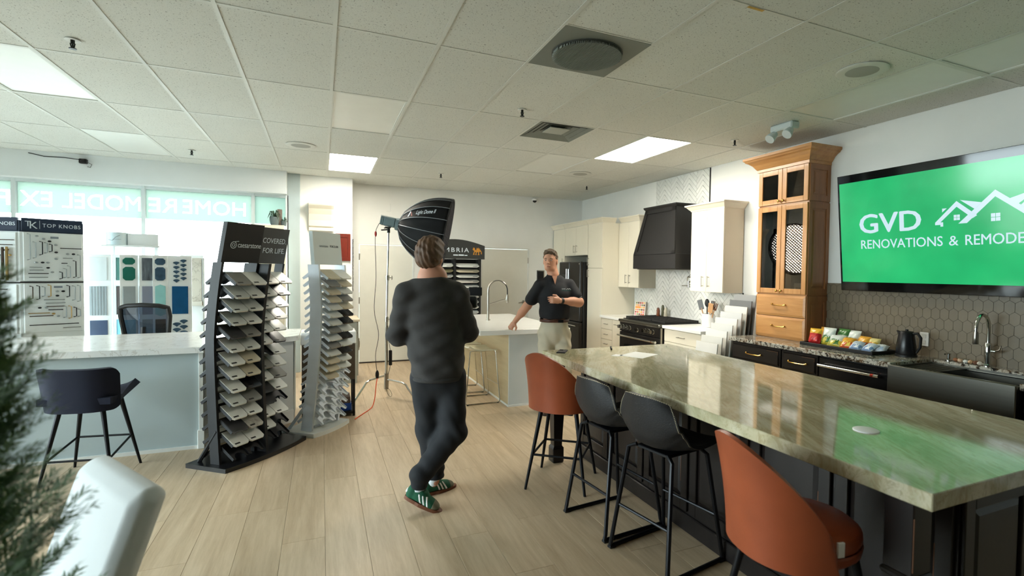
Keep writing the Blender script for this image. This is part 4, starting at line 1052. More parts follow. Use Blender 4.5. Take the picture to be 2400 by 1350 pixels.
# local: +y left edge is at +TW/2, face looks to -x
obj('back_shell', MB().box(0.004, .05, -TW/2, TW/2, 0, TH, .006), M_BLACKP, TT)
obj('bezel', MB().box(-.006, .004, -TW/2, TW/2, 0, TH, .003), M_GLASSK, TT)
obj('wall_mount', MB().box(.05, .09, -.3, .3, .1, .5), M_DARKM, TT)
M_SCREEN = None
def mk_screen():
    m = bpy.data.materials.new('screen_green'); m.use_nodes = True; nt = m.node_tree; b = nt.nodes['Principled BSDF']
    tc = nt.nodes.new('ShaderNodeTexCoord'); n = noise(nt, tc.outputs['Object'], 2.2, 2)
    c = ramp(nt, n, [(.3,(22,168,98)),(.7,(34,190,112))])
    b.inputs['Base Color'].default_value = (.01,.02,.015,1); b.inputs['Roughness'].default_value = .12
    nt.links.new(c, b.inputs['Emission Color']); b.inputs['Emission Strength'].default_value = .66
    MATS['screen_green'] = m; return m
M_SCREEN = mk_screen()
sc_ = obj('display', MB().box(-.008, -.006, -TW/2+.02, TW/2-.022, .085, TH-.075), M_SCREEN, TT)
M_SCW = mat('screen_white', (20,22,22), .2, emit=(206,230,240), estr=.62)
def st(s, y, z, size, bold=.012, width=None):
    return text_obj('slide_lettering', s, size, M_SCW, sc_, frame((-.0085, y, z), (0,-1,0), (-1,0,0)), bold=bold, depth=.0003, width=width)
L0 = TW/2-.205   # left margin of the slide text (measured from screen centre, + is left)
st('GVD', L0, .545, .245, .022, .55)
st('RENOVATIONS', L0-.012, .40, .115, .008, .70); st('&', L0-.762, .40, .115, .002); st('REMODELING', L0-.875, .40, .115, .008, .60)
def sp(pts): # polygon on the slide: (right, up) from logo origin
    oy, oz = L0-.665, .572
    me = MB().prism([(oy-a, oz+b) for a, b in pts], -.0088, -.0082, 'x'); return me
lg = MB()
for pts in [[(.0,.02),(.16,.18),(.30,.055),(.27,.035),(.16,.135),(.04,.02)], [(.0,.02),(.06,.02),(.06,-.015),(.04,-.015),(.04,.0),(.0,.0)],[(.055,.10),(.055,.13),(.09,.13),(.09,.13)],
            [(.17,.0),(.42,.235),(.70,.0),(.64,.0),(.42,.185),(.23,.0)],
            [(.185,.185),(.335,.15),(.29,.10)], [(.51,.16),(.69,.215),(.56,.115)],
            [(.57,.10),(.70,.225),(.90,.05),(.86,.05),(.70,.18),(.60,.085)], [(.82,.02),(.90,.02),(.90,.05),(.86,.05),(.86,.035),(.82,.035)], [(.77,.175),(.77,.215),(.82,.215),(.82,.13)]]:
    q = sp(pts); lg.add(q.v, q.f)
for wx, wz, ws in ((.16,.05,.022),(.42,.03,.03),(.71,.07,.022)):
    for a in (-1,1):
        for b_ in (-1,1):
            cx_, cz_ = wx+a*ws*.52, wz+b_*ws*.52; h_ = ws*.46
            q = sp([(cx_-h_,cz_-h_),(cx_+h_,cz_-h_),(cx_+h_,cz_+h_),(cx_-h_,cz_+h_)]); lg.add(q.v, q.f)
obj('slide_house_logo', lg, M_SCW, sc_)

# ================================================================ MAIN ISLAND AND STOOLS
t = thing('kitchen_island', 'long black worn-edge kitchen island base under the green stone', 'island', (2.5, 2.5, 0), world=True)
IX0, IX1, IY0, IY1 = 2.075, 2.99, 1.06, 3.98
obj('body', MB().box(IX0, IX1, IY0, IY1, .09, .858).box(IX0+.05, IX1-.05, IY0+.04, IY1-.04, 0, .09), M_ESPR, t)
obj('plinth', MB().box(IX0-.018, IX0, IY0, IY1, 0, .11, .006).box(IX0-.018, IX1, IY0-.018, IY0, 0, .11, .006), M_ESPR, t)
npan = 6; pwid = (IY1-IY0)/npan
for k in range(npan):
    a, b_ = IY0+k*pwid+.012, IY0+(k+1)*pwid-.012
    mb = MB(); x = IX0; s = .06
    mb.box(x-.016, x, a, a+s, .125, .845, .003).box(x-.016, x, b_-s, b_, .125, .845, .003).box(x-.016, x, a+s, b_-s, .125, .205, .003).box(x-.016, x, a+s, b_-s, .765, .845, .003)
    z0, z1, i = .205, .765, .03; y0, y1 = a+s, b_-s
    P = lambda dx, e: [(x-dx, y0+e, z0+e), (x-dx, y1-e, z0+e), (x-dx, y1-e, z1-e), (x-dx, y0+e, z1-e)]
    v = P(.001, .004)+P(.012, i); mb.add(v, [(0,1,5,4),(1,2,6,5),(2,3,7,6),(3,0,4,7),(4,5,6,7)])
    d = obj('raised_panel', mb, M_ESPR, t)
    obj('worn_edge', MB().box(x-.0172, x-.016, a+s-.004, a+s-.001, .30+.05*(k%3), .62), M_ESPRW, d)
for k in range(2):
    a = IX0+.01+k*(IX1-IX0)/2; b_ = a+(IX1-IX0)/2-.02; y = IY0; s = .06
    mb = MB().box(a, a+s, y-.016, y, .125, .845, .003).box(b_-s, b_, y-.016, y, .125, .845, .003).box(a+s, b_-s, y-.016, y, .125, .205, .003).box(a+s, b_-s, y-.016, y, .765, .845, .003)
    mb.add([(a+s+.004,y-.001,.209),(b_-s-.004,y-.001,.209),(b_-s-.004,y-.001,.761),(a+s+.004,y-.001,.761),(a+s+.03,y-.012,.235),(b_-s-.03,y-.012,.235),(b_-s-.03,y-.012,.735),(a+s+.03,y-.012,.735)],[(0,1,5,4),(1,2,6,5),(2,3,7,6),(3,0,4,7),(4,5,6,7)])
    obj('raised_panel', mb, M_ESPR, t)
for lx, ly in ((1.815, 3.93), (1.83, 1.09)):
    lg = MB().box(lx-.05, lx+.05, ly-.05, ly+.05, .60, .858, .004).box(lx-.058, lx+.058, ly-.058, ly+.058, .575, .60, .008)
    pr = [(.058,.0),(.058,.05),(.044,.06),(.05,.085),(.034,.10),(.036,.2),(.046,.40),(.05,.48),(.04,.53),(.052,.555),(.052,.575)]
    lg.box(lx-.05, lx+.05, ly-.05, ly+.05, 0, .12, .006)
    vs = []
    for i, (r_, z) in enumerate(pr): pass
    def sq(r_, z): return [(lx-r_,ly-r_,z),(lx+r_,ly-r_,z),(lx+r_,ly+r_,z),(lx-r_,ly+r_,z)]
    prf = [(.05,.12),(.036,.14),(.042,.30),(.048,.44),(.036,.49),(.05,.52),(.05,.575)]
    vs = [p for r_, z in prf for p in sq(r_, z)]
    lg.add(vs, [(i*4+k,i*4+(k+1)%4,(i+1)*4+(k+1)%4,(i+1)*4+k) for i in range(len(prf)-1) for k in range(4)])
    l_ = obj('leg', lg, M_ESPR, t)
    obj('worn_edge', MB().box(lx-.0505, lx-.047, ly-.052, ly-.0495, .62, .80).box(lx-.06, lx-.045, ly-.06, ly-.0575, .585, .592), M_ESPRW, l_)
solo('island_top', MB().box(1.742, 3.06, .965, 4.088, .862, .92, .003), M_QUARTZITE, 'polished green and beige stone top of the long island', 'countertop')
# things on the island
t = thing('phone', 'black phone lying at the far end of the stone island top', 'phone', (1.87, 3.955, .92), math.radians(-35))
obj('case', MB().box(-.038,.038,-.077,.077,0,.009,.003), M_BLACK, t)
obj('camera_bump', MB().box(-.03,.002,.035,.068,.009,.0115,.001), M_GLASSK, t)
t = thing('pen', 'dark marker pen on the far edge of the stone island top', 'pen', (2.365, 3.98, .92), math.radians(62))
obj('barrel', MB().cyl((-.07,0,.007),(.04,0,.007),.007,n=10), M_BLACK, t, True); obj('cap', MB().cyl((.04,0,.007),(.075,0,.007),.0078,n=10), mat('pen_cap', (30,60,58), .4), t, True)
solo('paper_sheet', MB().box(-.14,.14,-.108,.108,.92,.9212,M=rotz(math.radians(28),(2.405,3.60,0))), M_PAPER, 'white sheet of paper on the far part of the island', 'paper')
solo('business_card', MB().box(-.05,.05,-.035,.035,.92,.9212,M=rotz(math.radians(35),(2.222,3.64,0))), M_PAPER, 'small white card left of the paper sheet on the island', 'card')
t = thing('popup_outlet', 'round white pop-up outlet cap in the near part of the island top', 'outlet', (2.188, 1.49, .92))
obj('cap', MB().lathe([(.052,0),(.052,.004),(.048,.006),(.001,.006)], n=32), M_WHITE, t, True)

# ---- stools
M_LEA = mat('cognac_leather', (152,74,42), .42, var=.12, vscale=5, bump=.04, bscale=160)
M_LEAB = mat('black_leather', (27,26,27), .5, var=.1, vscale=6, bump=.15, bscale=160)
M_STITCH = mat('pale_stitch', (190,176,146), .7)
M_NAVY = mat('navy_velvet', (8,17,40), .8, var=.1, vscale=6)
def brown_stool(label, loc, rz, leg_rz):
    t = thing('bar_stool', label, 'stool', loc, rz, group='brown leather bar stools')
    def shell(u, v):
        th = (u-.5)*2*math.radians(84)
        fl = 1+.12*v
        c, s = math.cos(th), math.sin(th)
        x = -.0-.225*c*fl if c > 0 else -.30*c*.62
        y = .225*math.copysign(abs(s)**.85, s)*(1+.06*v)
        a = abs(th)/math.radians(84)
        zt = .655+.365*max(0,math.cos(a*PI/2))**.66*(1-.06*a)
        z = .585+(zt-.585)*v
        x -= .05*v*v*max(c,0)
        return (x, y, z)
    obj('shell', MB().sheet(shell, 36, 12, lambda u,v: -.028*(1-.4*v)), M_LEA, t, 1.2)
    pan = MB(); N = 28
    def seat(u, v):
        th = 2*PI*u; c, s = math.cos(th), math.sin(th)
        r_ = v; x = (.215*c if c < 0 else .215*c)*r_; y = .215*math.copysign(abs(s)**.85, s)*r_
        return (x, y, .66+.022*(1-r_**6)+(.004 if r_ < .9 else 0))
    cu = MB().lathe([(.001,.575),(.19,.578),(.212,.60),(.216,.625)], n=32).lathe([(.216,.625),(.214,.632)], n=32, cap=False)
    obj('seat_pan', cu, M_LEA, t, 1.0)
    obj('seat_cushion', MB().lathe([(.205,.628),(.214,.645),(.212,.668),(.195,.682),(.12,.688),(.001,.69)], n=36), M_LEA, t, 1.0)
    obj('tag', MB().box(-.035,-.010,-.244,-.236,.655,.705), M_WHITE, t)
    R = Matrix.Rotation(leg_rz-rz, 4, 'Z')
    for sx in (-1,1):
        for sy in (-1,1):
            obj('leg', MB().cyl((sx*.13,sy*.13,.585),(sx*.222,sy*.222,0),.017,.010,10,M=R), M_DARKM, t, True)
    zf = .25; k = .13+(.222-.13)*(1-zf/.585); zf2 = .25
    for a, b_ in (((-k,-k),(k,-k)),((k,-k),(k,k)),((k,k),(-k,k)),((-k,k),(-k,-k))):
        obj('stretcher', MB().cyl((a[0],a[1],zf),(b_[0],b_[1],zf),.009,n=8,M=R), M_DARKM, t, True)
    obj('under_frame', MB().box(-.14,.14,-.14,.14,.565,.58,.004,M=R), M_DARKM, t)
    return t
brown_stool('brown leather bar stool at the far end of the island', (1.68, 3.53, 0), math.radians(27), math.radians(51.5))
brown_stool('brown leather bar stool nearest the camera at the island', (1.66, 1.385, 0), math.radians(-12), math.radians(-8))
def black_stool(label, loc, rz):
    t = thing('bar_stool', label, 'stool', loc, rz, group='black leather bar stools')
    prof = [(.21,.655),(.12,.645),(.0,.632),(-.09,.632),(-.15,.65),(-.19,.70),(-.215,.78),(-.235,.87),(-.25,.945)]
    def pf(v):
        q = v*(len(prof)-1); i = min(int(q), len(prof)-2); f_ = q-i
        return (prof[i][0]+(prof[i+1][0]-prof[i][0])*f_, prof[i][1]+(prof[i+1][1]-prof[i][1])*f_)
    def shell(u, v):
        a = (u-.5)*2; x, z = pf(v)
        wv = .205+.035*math.sin(min(v,.62)/.62*PI*.75)-(.055*((v-.62)/.38)**2 if v > .62 else 0)
        up = .022+.085*math.exp(-((v-.52)/.2)**2)
        fw = .085*max(0, (v-.35)/.65)**.9
        z2 = z+up*abs(a)**2.6*(1 if v < .6 else max(0,1-(v-.6)/.4))
        z2 -= .035*(abs(a)**3)*max(0,(v-.75)/.25)
        return (x+fw*abs(a)**2.2, a*wv, z2)
    s_ = obj('shell', MB().sheet(shell, 24, 26, .02), M_LEAB, t, 1.2)
    st_ = MB(); W = 60
    ed = [shell(0.015, k/W) for k in range(W+1)]+[shell(.015+.97*k/20, 1) for k in range(1,20)]+[shell(.985, 1-k/W) for k in range(W+1)]
    pts = [Vector(p) for p in ed]
    for i in range(0, len(pts)-1):
        n = max(1, int((pts[i+1]-pts[i]).length/.009))
        for q in range(n):
            p = pts[i].lerp(pts[i+1], (q+.2)/n); p2 = pts[i].lerp(pts[i+1], (q+.7)/n)
            st_.cyl(p+Vector((0,0,.001)), p2+Vector((0,0,.001)), .0022, n=4, cap=False)
    tag(obj('edge_stitching', st_, M_STITCH, s_), kind='stuff')
    for sy in (-1, 1):
        w_ = .165; wf = .22
        pts = [(-.12,sy*.12,.622),(-.14,sy*w_,.60),(-.215,sy*wf,.04),(-.222,sy*wf,.016),(-.20,sy*wf,.011),(.20,sy*wf,.011),(.222,sy*wf,.016),(.215,sy*wf,.04),(.14,sy*w_,.60),(.12,sy*.12,.63)]
        fr_ = obj('side_frame', MB().tube(pts, .0125, 8), M_DARKM, t, True)
        for fx in (-.21, .21): obj('foot_glide', MB().box(fx-.022,fx+.022,sy*wf-.016,sy*wf+.016,0,.014,.003), M_BLACK, fr_)
    for sx in (-1, 1):
        zz = .26; xx = sx*(.14+.075*(1-zz/.6)); yy = .165+.055*(1-zz/.6)
        obj('stretcher', MB().cyl((xx,-yy,zz),(xx,yy,zz),.0085,n=8), M_DARKM, t, True)
    obj('under_plate', MB().box(-.12,.12,-.12,.12,.606,.622,.003), M_DARKM, t)
    return t
black_stool('black leather bucket bar stool next to the far brown stool', (1.73, 2.86, 0), math.radians(6))
black_stool('black leather bucket bar stool next to the near brown stool', (1.79, 2.375, 0), math.radians(10))
def navy_stool(loc, rz):
    t = thing('bar_stool', 'dark navy low-back bar stool at the pale reception desk', 'stool', loc, rz)
    def shell(u, v):
        th = (u-.5)*2*math.radians(62)
        a = abs(u-.5)*2; c, s = math.cos(th), math.sin(th)
        zt = .855-.05*max(0,(a-.75)/.25)**2
        zb = .535+.03*max(0,(a-.75)/.25)**2
        z = zb+(zt-zb)*v
        R = 1+.12*v
        return (-.02-.20*c*R-.02*v+.02, .225*math.copysign(abs(s)**.7, s)*R, z)
    obj('backrest', MB().sheet(shell, 30, 10, -.035), M_NAVY, t, 1.2)
    def seat(u, v):
        a = (u-.5)*2; b_ = (v-.5)*2
        return (b_*.21, a*.225, .585+.02*(1-a**4)*(1-b_**4)+.075*abs(a)**3*max(0,.25+.75*b_))
    obj('seat', MB().sheet(seat, 16, 16, -.05), M_NAVY, t, 1.2)
    for sx in (-1,1):
        for sy in (-1,1): obj('leg', MB().cyl((sx*.12,sy*.13,.56),(sx*.20,sy*.225,.0),.017,.009,10), M_DARKM, t, True)
    for z, pr in ((.17, [((-1,-1),(-1,1))]), (.25, [((1,-1),(1,1))])):
        for a, b_ in pr:
            k = 1-z/.56; xx, yy = .12+.08*k, .13+.095*k
            obj('stretcher', MB().cyl((a[0]*xx,a[1]*yy,z),(b_[0]*xx,b_[1]*yy,z),.008,n=8), M_DARKM, t, True)
    for sy in (-1,1):
        k0, k1 = 1-.17/.56, 1-.25/.56
        obj('stretcher', MB().cyl((-(.12+.08*k0),sy*(.13+.095*k0),.17),(.12+.08*k1,sy*(.13+.095*k1),.25),.008,n=8), M_DARKM, t, True)
    return t
navy_stool((-1.60, 4.99, 0), math.radians(80))

# ================================================================ FAR WHITE ISLAND
t = thing('white_island', 'small island with pale wood side and white end under a white top', 'island', (2.33, 6.8, 0), world=True)
M_PALEW = wood('pale_wood_laminate', (196,178,140), (178,158,120), .45, axis=1, scale=.6, rand=.01)
obj('side_panel', MB().box(2.015, 2.033, 5.745, 7.80, .0, .86), M_PALEW, t)
obj('end_panel', MB().box(2.015, 2.72, 5.725, 5.745, 0, .86), mat('pale_grey_panel', (206,212,212), .5, var=.01), t)
obj('core', MB().box(2.033, 2.70, 5.745, 7.78, 0, .858), M_CREAM_SHADE, t)
obj('toe_strip', MB().box(2.008, 2.015, 5.718, 7.80, 0, .022).box(2.015, 2.72, 5.718, 5.725, 0, .022), M_TRIMW, t)
solo('island_top', MB().box(1.64, 2.78, 5.66, 7.86, .862, .92, .004), M_WQUARTZ, 'thick white top of the small far island', 'countertop')
t = thing('spring_faucet', 'tall spring-neck faucet on the far white island', 'faucet', (2.10, 6.85, .92))
obj('column', MB().cyl((0,0,0),(0,0,.42),.019,n=14).cyl((0,0,0),(0,0,.02),.028,n=16), M_NICKEL, t, True)
arc = [(.13-.13*math.cos(a), 0, .42+.13*math.sin(a)) for a in [PI*k/16 for k in range(17)]]
rot_ = rotz(math.radians(-20))
obj('hose', MB().tube([(0,0,.40)]+arc+[(.262,0,.36)], .008, 8, M=rot_), M_BLACK, t, True)
sp_ = MB(); path = arc
for k in range(56):
    q = k/55*16; i = min(int(q), 15); p = Vector(path[i]).lerp(Vector(path[i+1]), q-i)
    if k < 44:
        d = (Vector(path[i+1])-Vector(path[i])).normalized(); sp_.cyl(p-d*.0025, p+d*.0025, .0145, n=10, M=rot_)
tag(obj('spring', sp_, M_NICKEL, t), kind='stuff')
obj('spray_head', MB().lathe([(.012,.06),(.017,.03),(.019,-.05),(.015,-.055)], (.262,0,.30), 14, M=rot_), M_NICKEL, t, True)
obj('holder_arm', MB().cyl((0,0,.22),(.25,0,.30),.007,n=8,M=rot_).cyl((.25,0,.28),(.25,0,.315),.012,n=10,M=rot_), M_NICKEL, t, True)
def sled_stool(label, loc, rz):
    t = thing('counter_stool', label, 'stool', loc, rz, group='cream sled stools at the white island')
    def seat(u, v):
        a = (u-.5)*2; b_ = (v-.5)*2
        return (b_*.17, a*.215, .645+.05*max(0,-b_)**2.5-.012*(1-a*a)+.012*abs(a)**4)
    obj('seat', MB().sheet(seat, 16, 16, .014), mat('cream_seat', (228,222,196), .4), t, 1.2)
    for sy in (-1, 1):
        pts = [(-.15,sy*.19,.638),(-.16,sy*.20,.62),(-.215,sy*.215,.03),(-.20,sy*.215,.008),(.20,sy*.215,.008),(.215,sy*.215,.03),(.16,sy*.20,.62),(.15,sy*.19,.638),(-.15,sy*.19,.638)]
        f_ = obj('sled_frame', MB().tube(pts, .008, 8), M_CHROME, t, True)
        for fx in (-.19, .19): obj('foot_cap', MB().box(fx-.012,fx+.012,sy*.215-.008,sy*.215+.008,0,.006), M_BLACK, f_)
    for sx in (-1,): obj('foot_bar', MB().cyl((sx*.197,-.21,.22),(sx*.197,.21,.22),.007,n=8), M_CHROME, t, True)
    obj('cross_bar', MB().cyl((.197,-.21,.22),(.197,.21,.22),.007,n=8), M_CHROME, t, True)
    return t
sled_stool('cream seat chrome sled stool at the near end of the white island', (1.765, 6.17, 0), math.radians(2))
sled_stool('cream seat chrome sled stool farther along the white island', (1.765, 6.78, 0), math.radians(-3))

# ================================================================ RECEPTION DESK AND LEFT SIDE
M_DESKP = mat('desk_panel_grey', (176,190,192), .55, var=.02, vscale=2)
t = thing('reception_desk', 'pale grey reception desk body with white corner trim', 'desk', (-1.5, 5.8, 0), world=True)
A_, B_, C2 = (-3.2, 5.40), (-.955, 5.385), (-.27, 5.98)
def wall_seg(p, q, th, z0, z1):
    d = Vector((q[0]-p[0], q[1]-p[1])).normalized(); n = Vector((-d.y, d.x))*th
    return MB().prism([p, q, (q[0]+n.x, q[1]+n.y), (p[0]+n.x, p[1]+n.y)], z0, z1)
obj('front_panel', wall_seg(A_, B_, .04, 0, .852), M_DESKP, t)
obj('angled_panel', wall_seg(B_, C2, .04, 0, .852), mat('desk_panel_white', (214,218,216), .5, var=.015), t)
obj('end_panel', MB().box(-.31, -.27, 5.98, 6.55, 0, .852), M_DESKP, t)
obj('corner_post', MB().box(-.985, -.95, 5.365, 5.40, 0, .852, .003), M_TRIMW, t)
obj('post_block', MB().box(-.995, -.94, 5.352, 5.41, 0, .17, .005), M_TRIMW, t)
obj('base_strip', MB().box(-3.2, -.99, 5.374, 5.394, 0, .03), M_TRIMW, t)
obj('base_moulding', wall_seg((-.942,5.376), (-.265,5.966), .016, 0, .13), M_TRIMW, t)
top = [(-3.2, 5.335), (-.94, 5.32), (-.215, 5.945), (-.215, 6.62), (-1.15, 6.62), (-1.9, 6.56), (-3.2, 6.52)]
solo('desk_top', MB().prism(top, .853, .905), M_MARBLE, 'white marble top of the reception desk', 'countertop')
# office chair behind the desk
t = thing('office_chair', 'black mesh-back office chair behind the reception desk', 'chair', (-1.69, 7.05, 0), math.radians(78))
def oc(u, v):
    a = (u-.5)*2
    return (-.22+.05*a*a-.05*v, a*(.235-.05*(1-v)), .72+.46*v)
fr = MB(); pts = []
out = [(-.9,.02),(-1,.25),(-1.0,.75),(-.92,.95),(-.6,1.0),(0,1.02),(.6,1.0),(.92,.95),(1,.75),(1,.25),(.9,.02),(.4,-.02),(-.4,-.02)]
def ocp(a, v): return (-.22+.05*a*a-.05*v, a*(.245-.055*(1-v)), .72+.46*v)
N_ = []
for i in range(len(out)):
    p, q = out[i], out[(i+1)%len(out)]
    for k in range(4): N_.append(ocp(p[0]+(q[0]-p[0])*k/4, p[1]+(q[1]-p[1])*k/4))
obj('back_frame', MB().tube(N_, .024, 8, closed=True), M_BLACK, t, True)
M_MESH = mk_glass('chair_mesh', (96,110,132))
obj('back_mesh', MB().sheet(lambda u,v: ocp((u-.5)*1.9, .02+.96*v), 10, 10), M_MESH, t, True)
obj('seat', MB().box(-.22,.25,-.24,.24,.44,.52,.03), M_BLACK, t)
obj('spine', MB().tube([(-.14,0,.45),(-.25,0,.5),(-.27,0,.72),(-.25,0,.95)], .022), M_BLACK, t, True)
obj('gas_lift', MB().cyl((0,0,.1),(0,0,.44),.025), M_DARKM, t, True)
for k in range(5):
    a = 2*PI*k/5
    l_ = obj('base_arm', MB().tube([(0,0,.11),(.15*math.cos(a),.15*math.sin(a),.1),(.3*math.cos(a),.3*math.sin(a),.07)], [.025,.02,.015], 8), M_BLACK, t, True)
    obj('caster', MB().cyl((.3*math.cos(a)-.02*math.sin(a),.3*math.sin(a)+.02*math.cos(a),.03),(.3*math.cos(a)+.02*math.sin(a),.3*math.sin(a)-.02*math.cos(a),.03),.03), M_BLACK, l_, True)

# ---- cabinet hardware display tower
t = thing('hardware_display', 'tall white hardware display tower with a navy header and rows of pulls', 'display', (-2.75, 7.0, 0), world=True)
M_TKW = mat('display_white', (222,228,228), .4, var=.01)
M_TKN = mat('header_navy', (30,44,66), .45, var=.05)
M_TKG = mat('soft_grey_print', (120,130,140), .5)
def face_frame(p0, d):  # panel frame: origin bottom-left, x along d, z outward
    d = Vector((d[0], d[1], 0)).normalized(); n = Vector((d.y, -d.x, 0)); return frame((p0[0], p0[1], 0), d, n)
def fbox(F, a0, a1, z0, z1, o0, o1, c=0): # along, up, out
    return MB().box(a0, a1, z0, z1, o0, o1, c, M=F)
corner = (-2.665, 6.66)
FR = face_frame(corner, (.90, .44)); WR = .46
FL = face_frame((corner[0]-.46*.995, corner[1]+.46*-.1+.092), (.995, -.10)); 
e0 = Vector((corner[0], corner[1])); d1 = Vector((.90,.44)).normalized(); d0 = Vector((.995,-.10)).normalized()
pA = e0-d0*.50; pB = e0+d1*WR
FL = face_frame((pA.x, pA.y), d0)
obj('tower_body', MB().prism([tuple(pA), tuple(e0), tuple(pB), tuple(pB+Vector((-.2,.45))), tuple(pA+Vector((.1,.5)))], 0, 1.92), M_TKW, t)
hd = obj('header', fbox(FR, .012, WR-.005, 1.93, 2.055, -.02, .006, .002), M_TKN, t)
hd2 = obj('header', fbox(FL, .0, .485, 1.93, 2.055, -.02, .006, .002), M_TKN, t)
obj('header_top', MB().prism([tuple(pA), tuple(e0), tuple(pB), tuple(pB+Vector((-.2,.45))), tuple(pA+Vector((.1,.5)))], 1.92, 2.03), M_TKN, t)
M_HW = mat('header_white', (214,224,232), .5)
def ht(s, F, a, z, size, par, **kw): return text_obj('header_lettering', s, size, M_HW, par, F @ Matrix.Translation((a, z, .0065)), depth=.0006, **kw)
ht('T', FR, .035, 1.975, .075, hd); ht('K', FR, .063, 1.955, .095, hd)
obj('header_rule', fbox(FR, .138, .141, 1.955, 2.035, .006, .007), M_HW, hd)
ht('TOP KNOBS', FR, .158, 1.972, .052, hd, spacing=1.15, width=.28); ht('TOP KNOBS', FL, .21, 1.978, .048, hd2, width=.26)
obj('seam', fbox(FR, -.002, WR, 1.422, 1.436, -.005, .004), M_BLACK, t); obj('seam', fbox(FL, 0, .50, 1.418, 1.432, -.005, .004), M_BLACK, t)
HWM = [mat('hw_black', (22,24,28), .4, .6), mat('hw_nickel', (150,158,160), .3, .9), mat('hw_brass', (176,146,92), .3, .9), mat('hw_bronze', (70,58,50), .4, .7)]
def board(F, w_, z0, z1, spec):
    b = obj('board', fbox(F, .022, w_, z0, z1, 0, .012, .004), M_TKW, t)
    for kind, a, z, s, m in spec:
        x, zz = .022+a*(w_-.022), z0+z*(z1-z0)
        o = .012
        if kind == 'v':   # vertical bow pull of length s
            L_ = s*(z1-z0); mb = MB().tube([(x-.018,zz+L_/2,o),(x-.018,zz+L_/2,o+.018),(x,zz+L_/2-.006,o+.024),(x,zz-L_/2+.006,o+.024),(x-.018,zz-L_/2,o+.018),(x-.018,zz-L_/2,o)], .0045, 6, M=F)
        elif kind == 'h':
            L_ = s*w_; mb = MB().cyl((x-L_/2,zz,o+.018),(x+L_/2,zz,o+.018),.0042,n=6,M=F).cyl((x-L_/2+.008,zz,o),(x-L_/2+.008,zz,o+.018),.004,n=6,M=F).cyl((x+L_/2-.008,zz,o),(x+L_/2-.008,zz,o+.018),.004,n=6,M=F)
        elif kind == 'b':  # thick bar
            L_ = s*(z1-z0); mb = MB().box(x-.009,x+.009,zz-L_/2,zz+L_/2,o+.014,o+.03,.003,M=F).box(x-.006,x+.006,zz-L_/2+.02,zz-L_/2+.035,o,o+.014,0,M=F).box(x-.006,x+.006,zz+L_/2-.035,zz+L_/2-.02,o,o+.014,0,M=F)
        elif kind == 'p': mb = MB().box(x-s*w_/2,x+s*w_/2,zz-.010,zz+.010,o,o+.003,0,M=F)
        else: mb = MB().cyl((x,zz,o),(x,zz,o+.016),.005,n=8,M=F).ell((0,0,0),(.0145,.0095,.008),10,6,M=F @ Matrix.Translation((x,zz,o+.02)))
        obj('knob' if kind == 'k' else 'sign_plate' if kind == 'p' else 'pull', mb, M_TKG if kind == 'p' else HWM[m], b, kind != 'b' and kind != 'p')
SP1 = [('v',.11,.70,.54,1),('v',.20,.64,.34,1),('v',.31,.68,.28,0),('v',.39,.69,.22,1),('v',.47,.69,.16,0),('k',.22,.93,0,1),('k',.33,.88,0,1),('k',.43,.83,0,0),('p',.52,.91,.13,0),('k',.54,.76,0,1),('k',.54,.60,0,0),('h',.80,.69,.36,0),('k',.74,.57,0,1),('k',.84,.57,0,0),('h',.74,.48,.16,1),
       ('v',.96,.31,.50,1),('v',.88,.25,.36,0),('v',.78,.19,.26,1),('v',.71,.16,.2,1),('v',.64,.11,.15,0),('k',.54,.46,0,1),('k',.21,.38,0,1),('k',.31,.38,0,0),('k',.40,.38,0,1),('k',.40,.27,0,0),('h',.20,.28,.2,1),('h',.21,.22,.22,1),('h',.24,.15,.32,0),('k',.47,.18,0,1),('h',.68,.37,.1,0),('h',.24,.07,.3,1)]
board(FR, WR-.012, 1.445, 1.915, SP1)
SP2 = [('v',.14,.82,.26,3),('v',.25,.82,.28,0),('v',.34,.84,.2,1),('v',.44,.85,.24,2),('p',.57,.93,.14,0),('v',.76,.84,.24,0),('v',.86,.80,.3,1),('v',.95,.79,.34,1),('k',.55,.84,0,1),('k',.65,.84,0,0),('k',.55,.75,0,0),('h',.50,.67,.34,1),('h',.52,.60,.32,1),('h',.52,.53,.3,3),('h',.52,.46,.24,0),('k',.25,.51,0,0),('k',.36,.51,0,1),('h',.24,.40,.34,2),('h',.28,.34,.38,3),('k',.48,.38,0,2),('k',.56,.33,0,1),('v',.70,.41,.24,1),('v',.79,.40,.26,2),('v',.88,.40,.2,0),('v',.95,.38,.16,1),('h',.5,.16,.8,0),('h',.80,.08,.3,1)]
board(FR, WR-.012, .93, 1.415, SP2)
SP3 = [('h',.72,.84,.5,3),('h',.75,.74,.4,3),('k',.73,.64,0,2),('h',.6,.53,.3,0),('b',.80,.36,.66,3),('b',.87,.36,.68,2),('b',.62,.28,.5,0),('v',.70,.3,.44,1),('h',.5,.45,.3,3),('k',.92,.53,0,2),('v',.3,.3,.4,1),('v',.4,.3,.5,2)]
board(FL, .478, 1.44, 1.912, SP3)
board(FL, .478, .93, 1.41, [('h',.6,.9,.5,0),('v',.5,.5,.5,1),('v',.7,.5,.4,0),('v',.85,.5,.3,2)])

